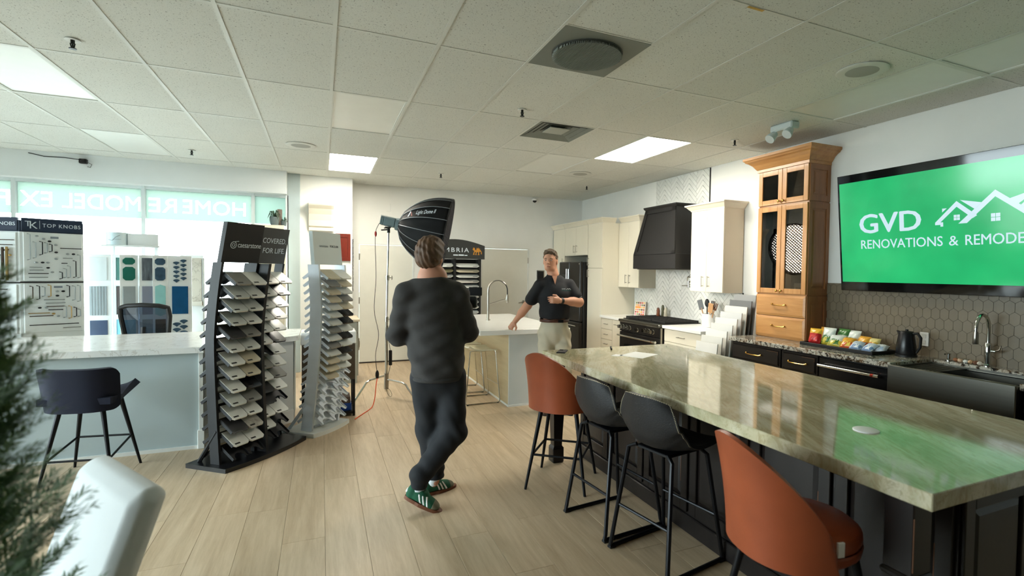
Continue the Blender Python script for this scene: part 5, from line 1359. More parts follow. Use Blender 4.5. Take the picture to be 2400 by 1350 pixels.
# ---- tile sample display towers (white panels with tile swatches)
t = thing('tile_display', 'white revolving tile sample tower in front of the bright window', 'display', (-2.1, 7.75, 0), world=True)
M_TDW = mat('tile_display_white', (230,234,234), .4, var=.01)
def swatch(name, c, **kw): return mat('swatch_'+name, c, .25, **kw)
SW = dict(wh=swatch('white',(214,222,224)), li=swatch('lilac',(150,150,170),var=.1), te=swatch('teal',(36,104,92),var=.1), gl=swatch('slate',(60,84,104),var=.25,vscale=20), bl=swatch('blue',(26,84,130),var=.12), aq=swatch('aqua',(150,206,206),var=.06), dk=swatch('dark_blue',(64,80,108),var=.1), br=swatch('brown',(60,46,44)), zb=swatch('zebra',(96,104,112),var=.6,vscale=25,stretch=(1,1,.2)), mv=swatch('mauve',(140,146,164)), cy=swatch('cyan',(120,186,206),var=.06), gy=swatch('grey_line',(150,160,164)))
def tpanel(px, py, yaw, w_, rows):
    F = frame((px, py, 0), (math.cos(yaw), math.sin(yaw), 0), (math.sin(yaw), -math.cos(yaw), 0))
    p = obj('panel', MB().box(0, w_, .32, 1.735, -.012, 0, .002, M=F), M_TDW, t)
    for (z0, z1, kind, m) in rows:
        a0, a1 = w_*.16, w_*.84
        if kind == 'full': obj('tile_swatch', MB().box(a0, a1, z0, z1, 0, .008, .001, M=F), SW[m], p)
        elif kind == 'bars':
            for k in range(6): obj('tile_swatch', MB().box(a0+(a1-a0)*k/6, a0+(a1-a0)*(k+.82)/6, z0, z1, 0, .008, M=F), SW[m], p)
        elif kind == 'oct':
            c = (a1-a0)*.22
            for za, zb in ((z0, z0+(z1-z0)*.60), (z0+(z1-z0)*.70, z1)):
                obj('tile_swatch', MB().prism([(a0+c,za),(a1-c,za),(a1,za+c),(a1,zb-c),(a1-c,zb),(a0+c,zb),(a0,zb-c),(a0,za+c)], 0, .008, M=F), SW[m], p)
        elif kind == 'arrow':
            h_ = (a1-a0)*.35; obj('tile_swatch', MB().prism([(a0,z0),((a0+a1)/2,z0-h_*.6),(a1,z0),(a1,z1),((a0+a1)/2,z1+h_*.6),(a0,z1)], 0, .008, M=F), SW[m], p)
        elif kind == 'fan':
            n = 5; hh = (z1-z0)/n
            for k in range(n):
                for s in (-1, 1):
                    cx, cz = (a0+a1)/2+s*(a1-a0)*.22, z0+k*hh+(hh*.5 if s > 0 else 0); r_ = hh*.62
                    pts = [(cx+r_*math.cos(a), cz+r_*.55*math.sin(a)) for a in [PI*q/6 for q in range(7)]]+[(cx-r_*.5,cz-r_*.3),(cx,cz-r_*.75),(cx+r_*.5,cz-r_*.3)]
                    obj('tile_swatch', MB().prism(pts, 0, .008, M=F), SW[m], p)
R1, R2, R3 = (1.43,1.70), (1.02,1.36), (.62,.96)
tpanel(-2.50, 7.66, .06, .235, [R1+('full','wh'), R2+('bars','gy'), R3+('full','dk')])
tpanel(-2.255, 7.70, 1.15, .26, [R1+('full','te'), R2+('full','br'), R3+('full','cy')])
tpanel(-2.17, 7.62, .35, .17, [R1+('oct','te'), R2+('full','gy'), R3+('full','cy')])
tpanel(-2.035, 7.72, 1.2, .22, [R1+('full','wh'), R2+('full','br'), R3+('full','bl')])
tpanel(-1.995, 7.66, .25, .16, [R1+('full','zb'), R2+('full','mv'), R3+('full','gy')])
tpanel(-1.865, 7.66, .12, .15, [R1+('oct','gl'), R2+('arrow','aq'), R3+('full','br')])
tpanel(-1.73, 7.70, 1.1, .16, [R1+('full','wh'), R2+('full','aq'), R3+('full','gy')])
tpanel(-1.715, 7.68, .05, .24, [R1+('fan','gl'), R2+('full','bl'), R3+('fan','gl')])
obj('header_plate', MB().box(-2.36, -1.80, 7.68, 7.92, 1.83, 1.85, .004), M_TDW, t)
hd = obj('header_drum', MB().lathe([(.11,1.85),(.11,1.995),(.10,2.0)], (-2.23,7.78,0), 32), mat('drum_blue', (206,224,230), .4), t, True)
obj('header_box', MB().box(-2.12, -1.82, 7.72, 7.88, 1.85, 1.99, .004), M_TDW, t)
obj('script_stroke', MB().tube([(-2.29,7.685,1.91),(-2.25,7.672,1.90),(-2.22,7.668,1.94),(-2.18,7.676,1.965)], .002, 5).tube([(-2.25,7.670,1.915),(-2.2,7.668,1.915),(-2.17,7.68,1.918)], .0015, 5), M_TKG, hd)
for q in (-2.28, -1.86): obj('post', MB().cyl((q,7.80,.03),(q,7.80,1.83),.02), M_TDW, t, True)
obj('foot', MB().lathe([(.34,0),(.34,.03),(.05,.05)], (-2.07,7.8,0), 32), M_TDW, t, True)
t = thing('shower_niche_panel', 'beige stone shower wall sample with a narrow ledge', 'display', (-1.58, 8.3, 0), world=True)
obj('back_board', MB().box(-1.72, -1.46, 8.30, 8.34, 0, 1.76, .004), M_TDW, t)
obj('stone_slab', MB().box(-1.70, -1.48, 8.285, 8.30, 1.14, 1.72, .003), mk_marble('beige_stone', (196,190,176), (140,132,120), .3, 3.0), t)
obj('ledge', MB().box(-1.72, -1.47, 8.25, 8.30, 1.08, 1.14, .004), mat('ledge_stone', (206,202,190), .3), t)
obj('trim_rail', MB().box(-1.465, -1.445, 8.28, 8.34, 0, 1.72, .003), M_NICKEL, t)

# ---- white cabinet display by the window, with potted plants on top
t = thing('corner_cabinet', 'white display cabinet with crown top beside the window', 'cabinet', (-.72, 8.4, 0), world=True)
obj('carcass', MB().box(-.92, -.49, 8.32, 8.72, 0, 2.14), M_CREAM, t)
obj('door', MB().box(-.91, -.50, 8.30, 8.32, .1, 2.12, .004), M_CREAM, t)
obj('crown', crown_run([(-.92,8.72),(-.92,8.30),(-.488,8.30)], 2.13, [(-a, b) for a, b in CP]), M_CREAM, t)
M_LEAFD = mat('dark_leaf', (40,66,44), .6, var=.2)
for x, lab, s in ((-.62, 'grey pot with a drooping green plant on the window cabinet', 1.0), (-.50, 'small trailing plant at the right end of the window cabinet', .6)):
    t = thing('potted_plant', lab, 'plant', (x, 8.45, 2.212))
    obj('pot', MB().lathe([(.05*s,0),(.065*s,.12*s),(.062*s,.125*s),(.055*s,.11*s),(.001,.11*s)], n=20), mat('pot_grey', (92,104,104), .6), t, True)
    lf = MB()
    for k in range(26):
        a = rnd.uniform(0, 2*PI); r_ = rnd.uniform(.06, .13)*s; h_ = rnd.uniform(.10, .2)*s
        p0 = Vector((0,0,.11*s)); p1 = Vector((r_*.6*math.cos(a), r_*.6*math.sin(a), h_+.03*s)); p2 = Vector((r_*math.cos(a), r_*math.sin(a), h_-.06*s))
        sd = Vector((-math.sin(a), math.cos(a), 0))*.008*s
        lf.add([p0-sd*.3, p0+sd*.3, p1+sd, p1-sd, p2], [(0,1,2,3),(3,2,4)])
    tag(obj('leaves', lf, M_LEAFD, t), kind='stuff')
solo('wood_block', MB().box(-.59,-.53,8.52,8.62,2.212,2.46,.004), mat('weathered_wood', (120,108,98), .7, var=.2, stretch=(4,4,.4)), 'upright weathered wood block behind the grey pot', 'ornament')

# ---- samples on the white column
cr = [(0,0),(.03,0),(.03,.05),(.05,.07),(.06,.16),(.09,.25),(.14,.33),(.19,.38),(.20,.40),(.20,.44),(0,.44)]
t = thing('crown_sample', 'big cream crown moulding sample fixed to the white column', 'moulding', (-.03, 8.83, 2.19))
obj('moulding', MB().prism([(-a, b) for a, b in cr], -.15, .17, 'x'), M_CREAM, t)
obj('return_end', MB().prism([(-a*.93-.001, b) for a, b in cr], .17, .27*.75, 'x'), mat('crown_return', (232,230,220), .5), t)
t = thing('door_sample', 'dark red cabinet door sample on the white column', 'door sample', (.31, 8.832, 1.73))
M_CHERRY = wood('cherry_red', (124,44,26), (92,28,16), .35, axis=2, rand=.01)
obj('frame', MB().box(-.11,-.065,-.022,0,0,.43,.003).box(.065,.11,-.022,0,0,.43,.003).box(-.065,.065,-.022,0,0,.05,.003).box(-.065,.065,-.022,0,.37,.43,.003), M_CHERRY, t)
obj('panel', MB().box(-.065,.065,-.012,0,.05,.37), M_CHERRY, t)
sg = MB()
for k in range(15):
    z = 2.08-k*.056; a = .02*math.sin(k*2.1)
    sg.tube([(.462,8.90+.05*math.sin(k),z),(.462,8.98+a,z-.02),(.462,8.90-.03*math.cos(k*1.7),z-.035),(.462,9.02,z-.05)], .006, 6)
o = obj('script_sign', sg, M_BLACK); o['label'] = 'black cursive metal word sign running down the column side'; o['category'] = 'sign'; o['kind'] = 'stuff'
del o['kind']

# ---- vanity with thick white top and grey cabinet behind it
t = thing('vanity', 'dark brown vanity with a thick white top and open shelf', 'vanity', (.05, 6.2, 0), world=True)
M_WALN = mat('grey_brown_wood', (78,66,54), .5, var=.1, stretch=(1,1,8))
obj('sink_top', MB().box(-.20, .345, 5.98, 6.335, .795, .925, .006), M_WQUARTZ, t)
obj('drawer_box', MB().box(-.19, .335, 5.995, 6.325, .40, .795), M_WALN, t)
obj('drawer_front', MB().box(-.19, .335, 5.975, 5.995, .405, .79, .002), M_WALN, t)
obj('frame', MB().box(-.19,-.165,5.98,6.0,0,.40).box(.31,.335,5.98,6.0,0,.40).box(-.19,-.165,6.305,6.325,0,.40).box(.31,.335,6.305,6.325,0,.40).box(-.19,.335,5.98,6.325,.03,.05), M_BLACKP, t)
solo('storage_box', MB().box(.10,.30,6.03,6.28,.05,.13,.004), mat('blue_box', (24,70,150), .5), 'blue box on the open shelf of the vanity', 'box')
solo('storage_box', MB().box(.09,.29,6.04,6.27,.13,.20,.004), mat('brown_box', (90,72,60), .6), 'brown box on top of the blue box in the vanity', 'box')
t = thing('side_cabinet', 'narrow grey cabinet with a beige top beside the white column', 'cabinet', (.33, 7.95, 0), world=True)
obj('carcass', MB().box(.16, .455, 7.72, 8.35, 0, .865), mat('greige_paint', (158,160,150), .5), t)
obj('top', MB().box(.13, .49, 7.69, 8.37, .865, .90, .003), mat('beige_top', (190,176,150), .4), t)
obj('door', MB().box(.455, .475, 7.73, 8.34, .10, .70, .002), mat('greige_paint', (158,160,150), .5), t)
obj('drawer', MB().box(.455, .475, 7.73, 8.34, .71, .855, .002), mat('greige_paint', (158,160,150), .5), t)
obj('handle', MB().box(.475, .49, 7.80, 7.815, .45, .62), M_NICKEL, t); obj('handle', MB().box(.475,.49,7.98,8.10,.775,.787), M_NICKEL, t)

# ================================================================ STONE SAMPLE STANDS
ORD = ['top','second','third','fourth','fifth','sixth','seventh','eighth','ninth','tenth','eleventh','twelfth','thirteenth','fourteenth']
SC = {'w':((216,218,214),'white'), 'l':((196,200,196),'light grey'), 'b':((190,182,160),'beige'), 'g':((128,128,124),'mid grey'), 'd':((62,62,64),'charcoal'), 'k':((26,26,28),'black'), 's':((170,168,160),'speckled grey'), 'm':((206,202,194),'veined white'), 'o':((150,144,110),'olive')}
SMAT = {k: mat('stone_'+k, c, .22, var=(.25 if k in 'ms' else .05), vscale=(40 if k == 's' else 9)) for k, (c, n) in SC.items()}
M_STK = mat('sticker_black', (24,26,26), .6)
SLP = math.radians(36)
def sample_mesh(wd, ln, th):
    # plate lies in local XY: x = down-slope, y = across, chamfered front corners
    c = wd*.12
    return MB().prism([(0,-wd/2),(ln-c,-wd/2),(ln,-wd/2+c),(ln,wd/2-c),(ln-c,wd/2),(0,wd/2)], 0, th)
def shelf_mesh(wd, ln, n):
    """scalloped tray strip for n samples side by side"""
    mb = MB()
    for k in range(n):
        y0 = (k-n/2)*wd
        pts = [(0,y0+.003),(ln,y0+.003),(ln+.004,y0+.02)]
        for q in range(7):
            a = PI*q/6; pts.append((ln-.055*math.sin(a)+.0, y0+wd/2-(wd/2-.028)*math.cos(a)))
        pts += [(ln+.004,y0+wd-.02),(ln,y0+wd-.003),(0,y0+wd-.003)]
        mb.prism(pts, -.008, -.002)
        mb.prism([(0,y0),(ln,y0),(ln,y0+.004),(0,y0+.004)], -.014, .010); mb.prism([(0,y0+wd-.004),(ln,y0+wd-.004),(ln,y0+wd),(0,y0+wd)], -.014, .010)
    return mb
def slope(x, y, z, side):
    R = Matrix.Rotation(SLP, 4, 'Y')
    if side < 0: R = Matrix.Rotation(PI, 4, 'Z') @ R
    return Matrix.Translation((x, y, z)) @ R
def put_sample(base, stand_name, mesh_cache, key, M, label, group, stick=True):
    o = obj('stone_sample', mesh_cache[key], None); o.matrix_world = base @ M
    tag(o, label, 'stone sample', group)
    if stick:
        s = obj('sticker', mesh_cache['st'], None, o)
    return o
def stand_tower(t, base, yc, half, xo, rows, pitch, z_top, wd, ln, header, m_body, sname, group, xs=0, back_rows=0, z_low=.14, rf=.03):
    rail = MB()
    Z = [0.03+.1*k for k in range(20)]
    Z = [z for z in Z if z < 1.64]+[1.64]
    for s in (-1, 1):
        vs = []
        for z in Z:
            x = xo(z)+xs
            vs += [(x-.06, yc+s*half-.011, z), (x+rf, yc+s*half-.011, z), (x+rf, yc+s*half+.011, z), (x-.06, yc+s*half+.011, z)]
        n = len(Z)
        r_ = MB().add(vs, [(i*4+k,i*4+(k+1)%4,(i+1)*4+(k+1)%4,(i+1)*4+k) for i in range(n-1) for k in range(4)]+[(0,1,2,3),tuple(range((n-1)*4,n*4))])
        obj('rail', r_, m_body, t)
        obj('foot_brace', MB().tube([(xo(.03)+xs+.0,yc+s*half,.30),(xs-.14,yc+s*half,.035)], .016, 6), m_body, t)
    # header
    x0, x1 = xo(1.64)+xs, xo(1.95)+xs
    hx = MB().add([(x0+.02,yc-half-.011,1.64),(x0+.02,yc+half+.011,1.64),(x1+.02,yc+half+.011,1.955),(x1+.02,yc-half-.011,1.955),(x0-.02,yc-half-.011,1.64),(x0-.02,yc+half+.011,1.64),(x1-.02,yc+half+.011,1.955),(x1-.02,yc-half-.011,1.955)],
                  [(0,1,2,3),(7,6,5,4),(0,4,5,1),(1,5,6,2),(2,6,7,3),(3,7,4,0)])
    hd = obj('header', hx, header[0], t)
    side_ = Vector((0,1,0)); upv = Vector((x1-x0,0,.315)).normalized(); nrm = side_.cross(upv)
    for s_, dy, dz, size, w_, col in header[1]:
        o_ = Vector((x0+.0212,yc-half,1.64))+upv*dz; o_.y = yc-half+dy
        text_obj('header_lettering', s_, size, col, hd, frame(o_, side_, nrm), depth=.0006, width=w_)
    # shelves
    sm = shelf_mesh(wd, ln*.9, 2).mesh('shelf'); sm.materials.append(m_body)
    nrow = int((z_top-z_low)/pitch)+1
    for k in range(nrow):
        z = z_top-k*pitch
        for side in (1, -1):
            if z < z_low: continue
            o = obj('shelf', sm, m_body, t)
            M_ = slope(xo(z)+xs+side*.03, yc, z, side)
            o.matrix_local = M_
    return nrow
def xo_b(z): return .05*max(0,1-z)**1.5 + .12*max(0,(z-1.0)/.8)**1.5
def xo_w(z): return .06+.11*math.sin(min(1,z/1.3)*PI/2) - .05*max(0,(z-1.3)/.6)
# black twin-tower stand
BB = rotz(math.radians(-39.7), (-.56, 5.09, 0))
t = thing('sample_stand', 'tall black twin-tower stone sample stand on a black base', 'display stand', (-.56, 5.09, 0), math.radians(-39.7))
arcp = [(.20+.045*(1-(y/.43)**2), y) for y in [-.43+.86*k/14 for k in range(15)]]
obj('base_plate', MB().prism(arcp+[(-.20,.43),(-.20,-.43)], 0, .035), mat('stand_black_gloss', (18,18,20), .28, var=.05), t)
M_SB = mat('stand_black', (15,16,19), .6, var=.05)
M_SBG = mat('stand_header_grey', (66,66,66), .5)
sm_ = {}
wdB, lnB, thB = .152, .165, .013
for k in SMAT:
    me = sample_mesh(wdB-.006, lnB, thB).mesh('stone_sample'); me.materials.append(SMAT[k]); sm_[k] = me
me = MB().box(lnB-.030, lnB-.016, -.055, -.008, thB, thB+.0008).mesh('sticker'); me.materials.append(M_STK); sm_['st'] = me
stand_tower(t, BB, -.195, .168, xo_b, None, .107, 1.555, wdB, lnB, (M_SB, [('caesarstone', .115, .125, .062, .225, M_HW)]), M_SB, '', '')
stand_tower(t, BB, .225, .168, xo_b, None, .107, 1.555, wdB, lnB, (M_SBG, [('COVERED.', .06, .185, .066, .262, M_HW), ('FOR LIFE.', .075, .095, .066, .246, M_HW)]), M_SB, '', '', xs=-.13)
vs = []; Z = [.035+.1*k for k in range(17)]
for z in Z: vs += [(xo_b(z)-.05, -.018, z), (xo_b(z)+.135, -.018, z), (xo_b(z)+.135, .010, z), (xo_b(z)-.05, .010, z)]
obj('centre_rail', MB().add(vs, [(i*4+k,i*4+(k+1)%4,(i+1)*4+(k+1)%4,(i+1)*4+k) for i in range(len(Z)-1) for k in range(4)]+[(0,1,2,3),tuple(range(len(vs)-4,len(vs)))]), M_SB, t)
# round spiral mark before the first header's word
hdr = [c for c in t.children if c.name.startswith('header')][0]
ring = []
u_ = Vector((xo_b(1.955)-xo_b(1.64),0,.315)).normalized()
def hp(dy, dz): return Vector((xo_b(1.64)+.0215, -.36+dy, 1.64))+u_*dz
ring = [hp(.072+.026*math.cos(a), .142+.026*math.sin(a)) for a in [.9+2*PI*k/22 for k in range(20)]]
obj('header_mark', MB().tube(ring+[hp(.085,.172), hp(.115,.174)], .0028, 5).tube([hp(.072+.012*math.cos(a), .142+.012*math.sin(a)) for a in [2*PI*k/14 for k in range(14)]], .0022, 5, closed=True), M_HW, hdr)
G1 = ['gw','lw','ll','lw','dg','wl','wb','wb','wk','lg','ww','ds','ww']
G2 = ['mw','wk','wl','ww','wl','wk','-l','gl','wg','dw','d-','ww','w-']
for nm, yc, xs, G in (('left', -.195, 0, G1), ('right', .225, -.13, G2)):
    for r_, row in enumerate(G):
        z = 1.555-r_*.107
        for c_, ch in enumerate(row):
            if ch == '-': continue
            M_ = slope(xo_b(z)+xs+.03, yc+(c_-.5)*wdB, z, 1)
            put_sample(BB, '', sm_, ch, M_, '%s stone sample, %s row, %s column, %s tower of the black stand' % (SC[ch][1], ORD[r_], ('left','right')[c_], nm), 'stone samples on the black stand')
for r_ in range(11):
    z = 1.555-r_*.107; ch = 'gdlgogdlgld'[r_]
    M_ = slope(xo_b(z)-.03, -.195+.5*wdB, z, -1); M2 = slope(xo_b(z)-.03, -.195-.5*wdB, z, -1)
    put_sample(BB, '', sm_, ch, M2, '%s stone sample, %s row on the rear of the black stand, left tower' % (SC[ch][1], ORD[r_]), 'rear samples on the black stand', False)
# white stand
WB = rotz(math.radians(-38), (-.06, 5.64, 0))
t = thing('sample_stand', 'white curved stone sample stand with many empty scalloped slots', 'display stand', (-.06, 5.64, 0), math.radians(-38))
M_SW = mat('stand_white', (224,232,240), .45, var=.03)
obj('base_plate', MB().prism([(.20+.035*(1-(y/.27)**2), y) for y in [-.27+.54*k/12 for k in range(13)]]+[(-.17,.27),(-.17,-.27)], 0, .04), mat('stand_base_white', (214,218,214), .4), t)
obj('base_rail', MB().box(.06,.075,-.1,.25,.04,.06), M_SW, t)
sw_ = {}
wdW, lnW, thW = .18, .15, .012
for k in SMAT:
    me = sample_mesh(wdW-.006, lnW, thW).mesh('stone_sample'); me.materials.append(SMAT[k]); sw_[k] = me
M_SWT = mat('header_dark_print', (90,98,104), .6)
stand_tower(t, WB, 0, .195, xo_w, None, .0735, 1.585, wdW, lnW, (mat('header_pale', (206,216,216), .45), [('caesarstone', .07, .17, .038, .13, mat('header_pale_print', (150,160,166), .6)), ('PORCELAIN', .225, .172, .032, .125, M_SWT)]), M_SW, '', '', rf=.06)
GW = ['bw','gb','bl','bg','lb','lk','lk','gl','lk','gl','lk','bl','bl','b-']
for r_, row in enumerate(GW):
    z = 1.585-r_*.0735
    for c_, ch in enumerate(row):
        if ch == '-': continue
        put_sample(WB, '', sw_, ch, slope(xo_w(z)+.03, (c_-.5)*wdW, z, 1), '%s porcelain sample, %s row, %s column of the white stand' % (SC[ch][1], ORD[r_], ('left','right')[c_]), 'samples on the white stand', False)

# rack behind the far island
t = thing('sample_rack', 'black upright sample rack with an arched gold-dragon header by the far door', 'display stand', (2.2, 8.72, 0), world=True)
RX0, RX1, RYf = 1.60, 2.515, 8.60
obj('back_board', MB().box(RX0, RX1, 8.85, 8.87, 0, 1.80), M_SB, t)
for x in (RX0, (RX0+RX1)/2-.02, RX1-.04): obj('upright', MB().box(x, x+.04, RYf+.04, 8.85, 0, 1.80), M_SB, t)
na = 16
hpts = [(RX0-.06,1.80),(RX1+.05,1.80)]+[(RX1+.05-(RX1-RX0+.11)*k/na, 2.03+.10*math.sin(PI*k/na)) for k in range(na+1)]
hd = obj('header', MB().prism(hpts, RYf, RYf+.03, 'y'), mat('header_charcoal', (42,44,42), .5), t)
text_obj('header_lettering', 'CAMBRIA', .105, M_HW, hd, frame((1.66, RYf-.001, 1.915), (1,0,0), (0,-1,0)), depth=.001, width=.62, spacing=1.3)
obj('header_tagline', MB().box(2.02,2.10,RYf-.002,RYf,1.855,1.872).box(2.11,2.20,RYf-.002,RYf,1.855,1.875).box(2.21,2.26,RYf-.002,RYf,1.855,1.868), M_HW, hd)
M_GOLD = mat('gold_emblem', (206,140,40), .4)
em = MB()
def eb(pts): em.prism([(2.36+a*.145, 1.86+b*.145) for a, b in pts], RYf-.003, RYf, 'y')
eb([(.1,.45),(.55,.42),(.8,.5),(.95,.65),(.85,.72),(.6,.62),(.3,.66)]); eb([(.05,.62),(.22,.72),(.2,.9),(.08,.95),(-.05,.86),(.05,.82),(-.08,.74)])
eb([(.1,.5),(.3,.66),(.2,.75),(.08,.65)]); eb([(.35,.6),(.45,.95),(.55,.82),(.65,.98),(.7,.8),(.85,.88),(.7,.6)]); eb([(.1,.45),(.2,.45),(.12,.2),(.2,.12),(.0,.1),(.02,.2)])
eb([(.35,.45),(.45,.44),(.38,.2),(.46,.1),(.26,.1),(.3,.2)]); eb([(.62,.45),(.75,.48),(.7,.25),(.78,.1),(.56,.1),(.62,.22)]); eb([(.82,.52),(.92,.6),(1.05,.45),(1.02,.28),(1.1,.25),(.96,.18),(.94,.3),(.97,.42)])
obj('header_emblem', em, M_GOLD, hd)
rc = {}
for k in SMAT:
    me = sample_mesh(.40, .15, .014).mesh('stone_sample'); me.materials.append(SMAT[k]); rc[k] = me
me = MB().box(.125, .14, .08, .16, .014, .015).mesh('sticker'); me.materials.append(M_STK); rc['st'] = me
RB = rotz(-PI/2, (0, 0, 0))
for c_, xc in enumerate((1.83, 2.285)):
    for r_ in range(11):
        z = 1.72-r_*.088; ch = ('wowbllwbwlw','wbwmwbmlwwl')[c_][r_]
        o = obj('shelf', MB().box(xc-.20, xc+.20, RYf+.06, 8.85, z-.085, z-.077), M_SB, t)
        M_ = Matrix.Translation((xc, RYf+.14, z-.005)) @ Matrix.Rotation(-PI/2, 4, 'Z') @ Matrix.Rotation(math.radians(22), 4, 'Y')
        if r_ < 10 or c_: put_sample(Matrix.Identity(4), '', rc, ch, M_, '%s stone sample, %s row, %s column of the black rack by the door' % (SC[ch][1], ORD[r_], ('left','right')[c_]), 'stone samples on the rack by the door')

# ================================================================ SOFTBOX ON A C-STAND
SCX, SCY = .745, 6.74
t = thing('light_stand', 'chrome C-stand with sliding legs holding the big softbox', 'light stand', (SCX, SCY, 0))
obj('lower_column', MB().cyl((0,0,.07),(0,0,1.0),.0175,n=14), M_CHROME, t, True)
obj('middle_column', MB().cyl((0,0,.98),(.008,0,1.52),.0145,n=14), M_CHROME, t, True)
obj('upper_column', MB().cyl((.008,0,1.50),(.02,0,2.12),.011,n=12), M_CHROME, t, True)
for z, x in ((.98,.0),(1.50,.008)):
    c = obj('clamp', MB().cyl((x,0,z-.03),(x,0,z+.03),.024,n=14), M_NICKEL, t, True)
    obj('clamp_knob', MB().cyl((x,0,z),(x+.05,-.02,z),.006,n=8).tube([(x+.05,-.02,z+.025),(x+.055,-.02,z),(x+.05,-.02,z-.025)],.006,6), M_NICKEL, c, True)
obj('leg_collar', MB().cyl((0,0,.10),(0,0,.30),.028,n=14), M_NICKEL, t, True)
for k, (dx, dy, z0) in enumerate(((-.43,-.37,.27),(.31,-.43,.22),(.05,.5,.17))):
    L_ = math.hypot(dx,dy); ux, uy = dx/L_, dy/L_
    pts = [(0,0,z0),(ux*.10,uy*.10,z0),(ux*.28,uy*.28,z0-.01),(ux*.34,uy*.34,z0-.03),(ux*.38,uy*.38,z0-.075),(ux*L_,uy*L_,.012)]
    l_ = obj('leg', MB().tube(pts, .0125, 10), M_CHROME, t, True)
    obj('foot_tip', MB().cyl((ux*(L_-.012),uy*(L_-.012),.03),(ux*(L_+.006),uy*(L_+.006),.0),.014,n=10), M_BLACK, l_, True)
ax = Vector((.945,-.275,-.19)).normalized()
Hd = Vector((SCX+.02, SCY, 2.19))
t = thing('studio_light', 'grey studio lamp head clamped on the C-stand', 'lamp', tuple(Hd))
Rl = Vector((1,0,0)).rotation_difference(ax).to_matrix().to_4x4()
obj('lamp_body', MB().box(-.055,.09,-.06,.06,-.05,.06,.012,M=Rl), mat('lamp_grey', (104,122,126), .4), t)
for q in (-.075,-.095): obj('cooling_fin', MB().box(q,q+.018,-.055,.055,-.045,.055,.003,M=Rl), mat('lamp_grey', (104,122,126), .4), t)
obj('top_handle', MB().box(-.10,.08,-.045,.045,.058,.07,.004,M=Rl), mat('lamp_pale', (190,196,192), .4), t)
obj('mount_ring', MB().cyl((.09,0,0),(.13,0,0),.075,.08,24,M=Rl), mat('lamp_grey', (104,122,126), .4), t, True)
obj('yoke', MB().cyl((0,0,-.07),(0,0,-.13),.018).box(-.05,.02,-.07,.07,-.075,-.06,.003).cyl((0,0,-.09),(-.09,-.02,-.10),.008), M_BLACK, t)
t = thing('softbox', 'big black parabolic softbox with silver ribs and a grid', 'softbox', tuple(Hd))
NG = 16; SL = .60
def sr(s): return .075+.375*math.sin(min(1,s)**.72*PI/2)**.9
P0 = .13
def dome(s, a, k=1.0):
    r_ = sr(s)*k; return Rl @ Vector((P0+SL*s, r_*math.cos(a), r_*math.sin(a)))
vs = []; fs = []; NS = 12
M_SOFT = mat('softbox_fabric', (12,13,15), .7, spec=.25)
mb = MB()
for i in range(NS+1):
    for k in range(NG*4):
        a = 2*PI*k/(NG*4)+.1; q = (k % 4)/4; k_ = 1-.035*math.sin(PI*q)
        vs.append(dome(i/NS, a, k_))
n4 = NG*4
fs = [(i*n4+k,i*n4+(k+1)%n4,(i+1)*n4+(k+1)%n4,(i+1)*n4+k) for i in range(NS) for k in range(n4)]
sh = obj('fabric_shell', mb.add(vs, fs), M_SOFT, t, True)
sd = sh.modifiers.new('thickness','SOLIDIFY'); sd.thickness = .004
rb = mat('rib_silver', (120,124,128), .5, .3)
for k in range(NG):
    a = 2*PI*k/NG+.1
    obj('rib', MB().tube([dome(i/NS, a, 1.012) for i in range(NS+1)], .0042, 6), rb, t, True)
obj('front_rim', MB().tube([dome(1, 2*PI*k/48, 1.0) for k in range(48)], .008, 6, closed=True), M_BLACK, t, True)
M_SOFTL = emis('softbox_diffuser', (255,246,232), 25.0)
dv = [Rl @ Vector((P0+SL-.065,0,0))]+[dome(.895, 2*PI*k/48, .945) for k in range(48)]
obj('diffuser', MB().add(dv, [(0,1+k,1+(k+1)%48) for k in range(48)]), M_SOFTL, t)
gm = MB(); gs = .038; R0 = .432
for sgn in (0, 1):
    for q in range(-12, 13):
        y = q*gs; h_ = math.sqrt(max(0, R0*R0-y*y))
        if h_ < .03: continue
        a, b_ = P0+SL-.05, P0+SL+.004
        if sgn == 0: pts = [(a,y,-h_),(b_,y,-h_),(b_,y,h_),(a,y,h_)]
        else: pts = [(a,-h_,y),(b_,-h_,y),(b_,h_,y),(a,h_,y)]
        c45 = Matrix.Rotation(PI/4, 4, 'X')
        gm.add([Rl @ (c45 @ Vector(p)) for p in pts], [(0,1,2,3)])
tag(obj('grid', gm, mat('grid_fabric', (10,11,14), .8), t), kind='stuff')
# white logo on the dome, facing the camera side
def onshell(s, ang): return dome(s, ang, 1.016)
va = math.radians(196)
Ml = None
def dome_text(s_, size, s0, ang, w_):
    o = onshell(s0, ang); x = (onshell(s0+.12, ang)-o).normalized(); cx = Rl @ Vector((1,0,0))
    c = Rl @ Vector((P0+SL*s0,0,0)); n = (o-c).normalized(); n = (n-x*n.dot(x)).normalized()
    text_obj('logo_lettering', s_, size, M_HW, sh, frame(o+n*.014, x, n), depth=.0006, width=w_, shear=.3)
dome_text('Light Dome II', .075, .37, math.radians(180-22), .27)
o0 = onshell(.22, math.radians(180-24)); x0_ = (onshell(.32, math.radians(180-24))-o0).normalized(); n0_ = (o0-Rl @ Vector((P0+SL*.22,0,0))).normalized(); n0_ = (n0_-x0_*n0_.dot(x0_)).normalized()
F0 = frame(o0+n0_*.016, x0_, n0_)
obj('logo_mark', MB().prism([(0,-.03),(.016,-.03),(.04,.03),(.028,.045)], 0, .001, M=F0), M_HW, sh)
obj('logo_mark_red', MB().prism([(.045,.03),(.055,.012),(.075,-.03),(.06,-.03),(.034,.04)], 0, .001, M=F0), mat('logo_red', (150,60,50), .5), sh)
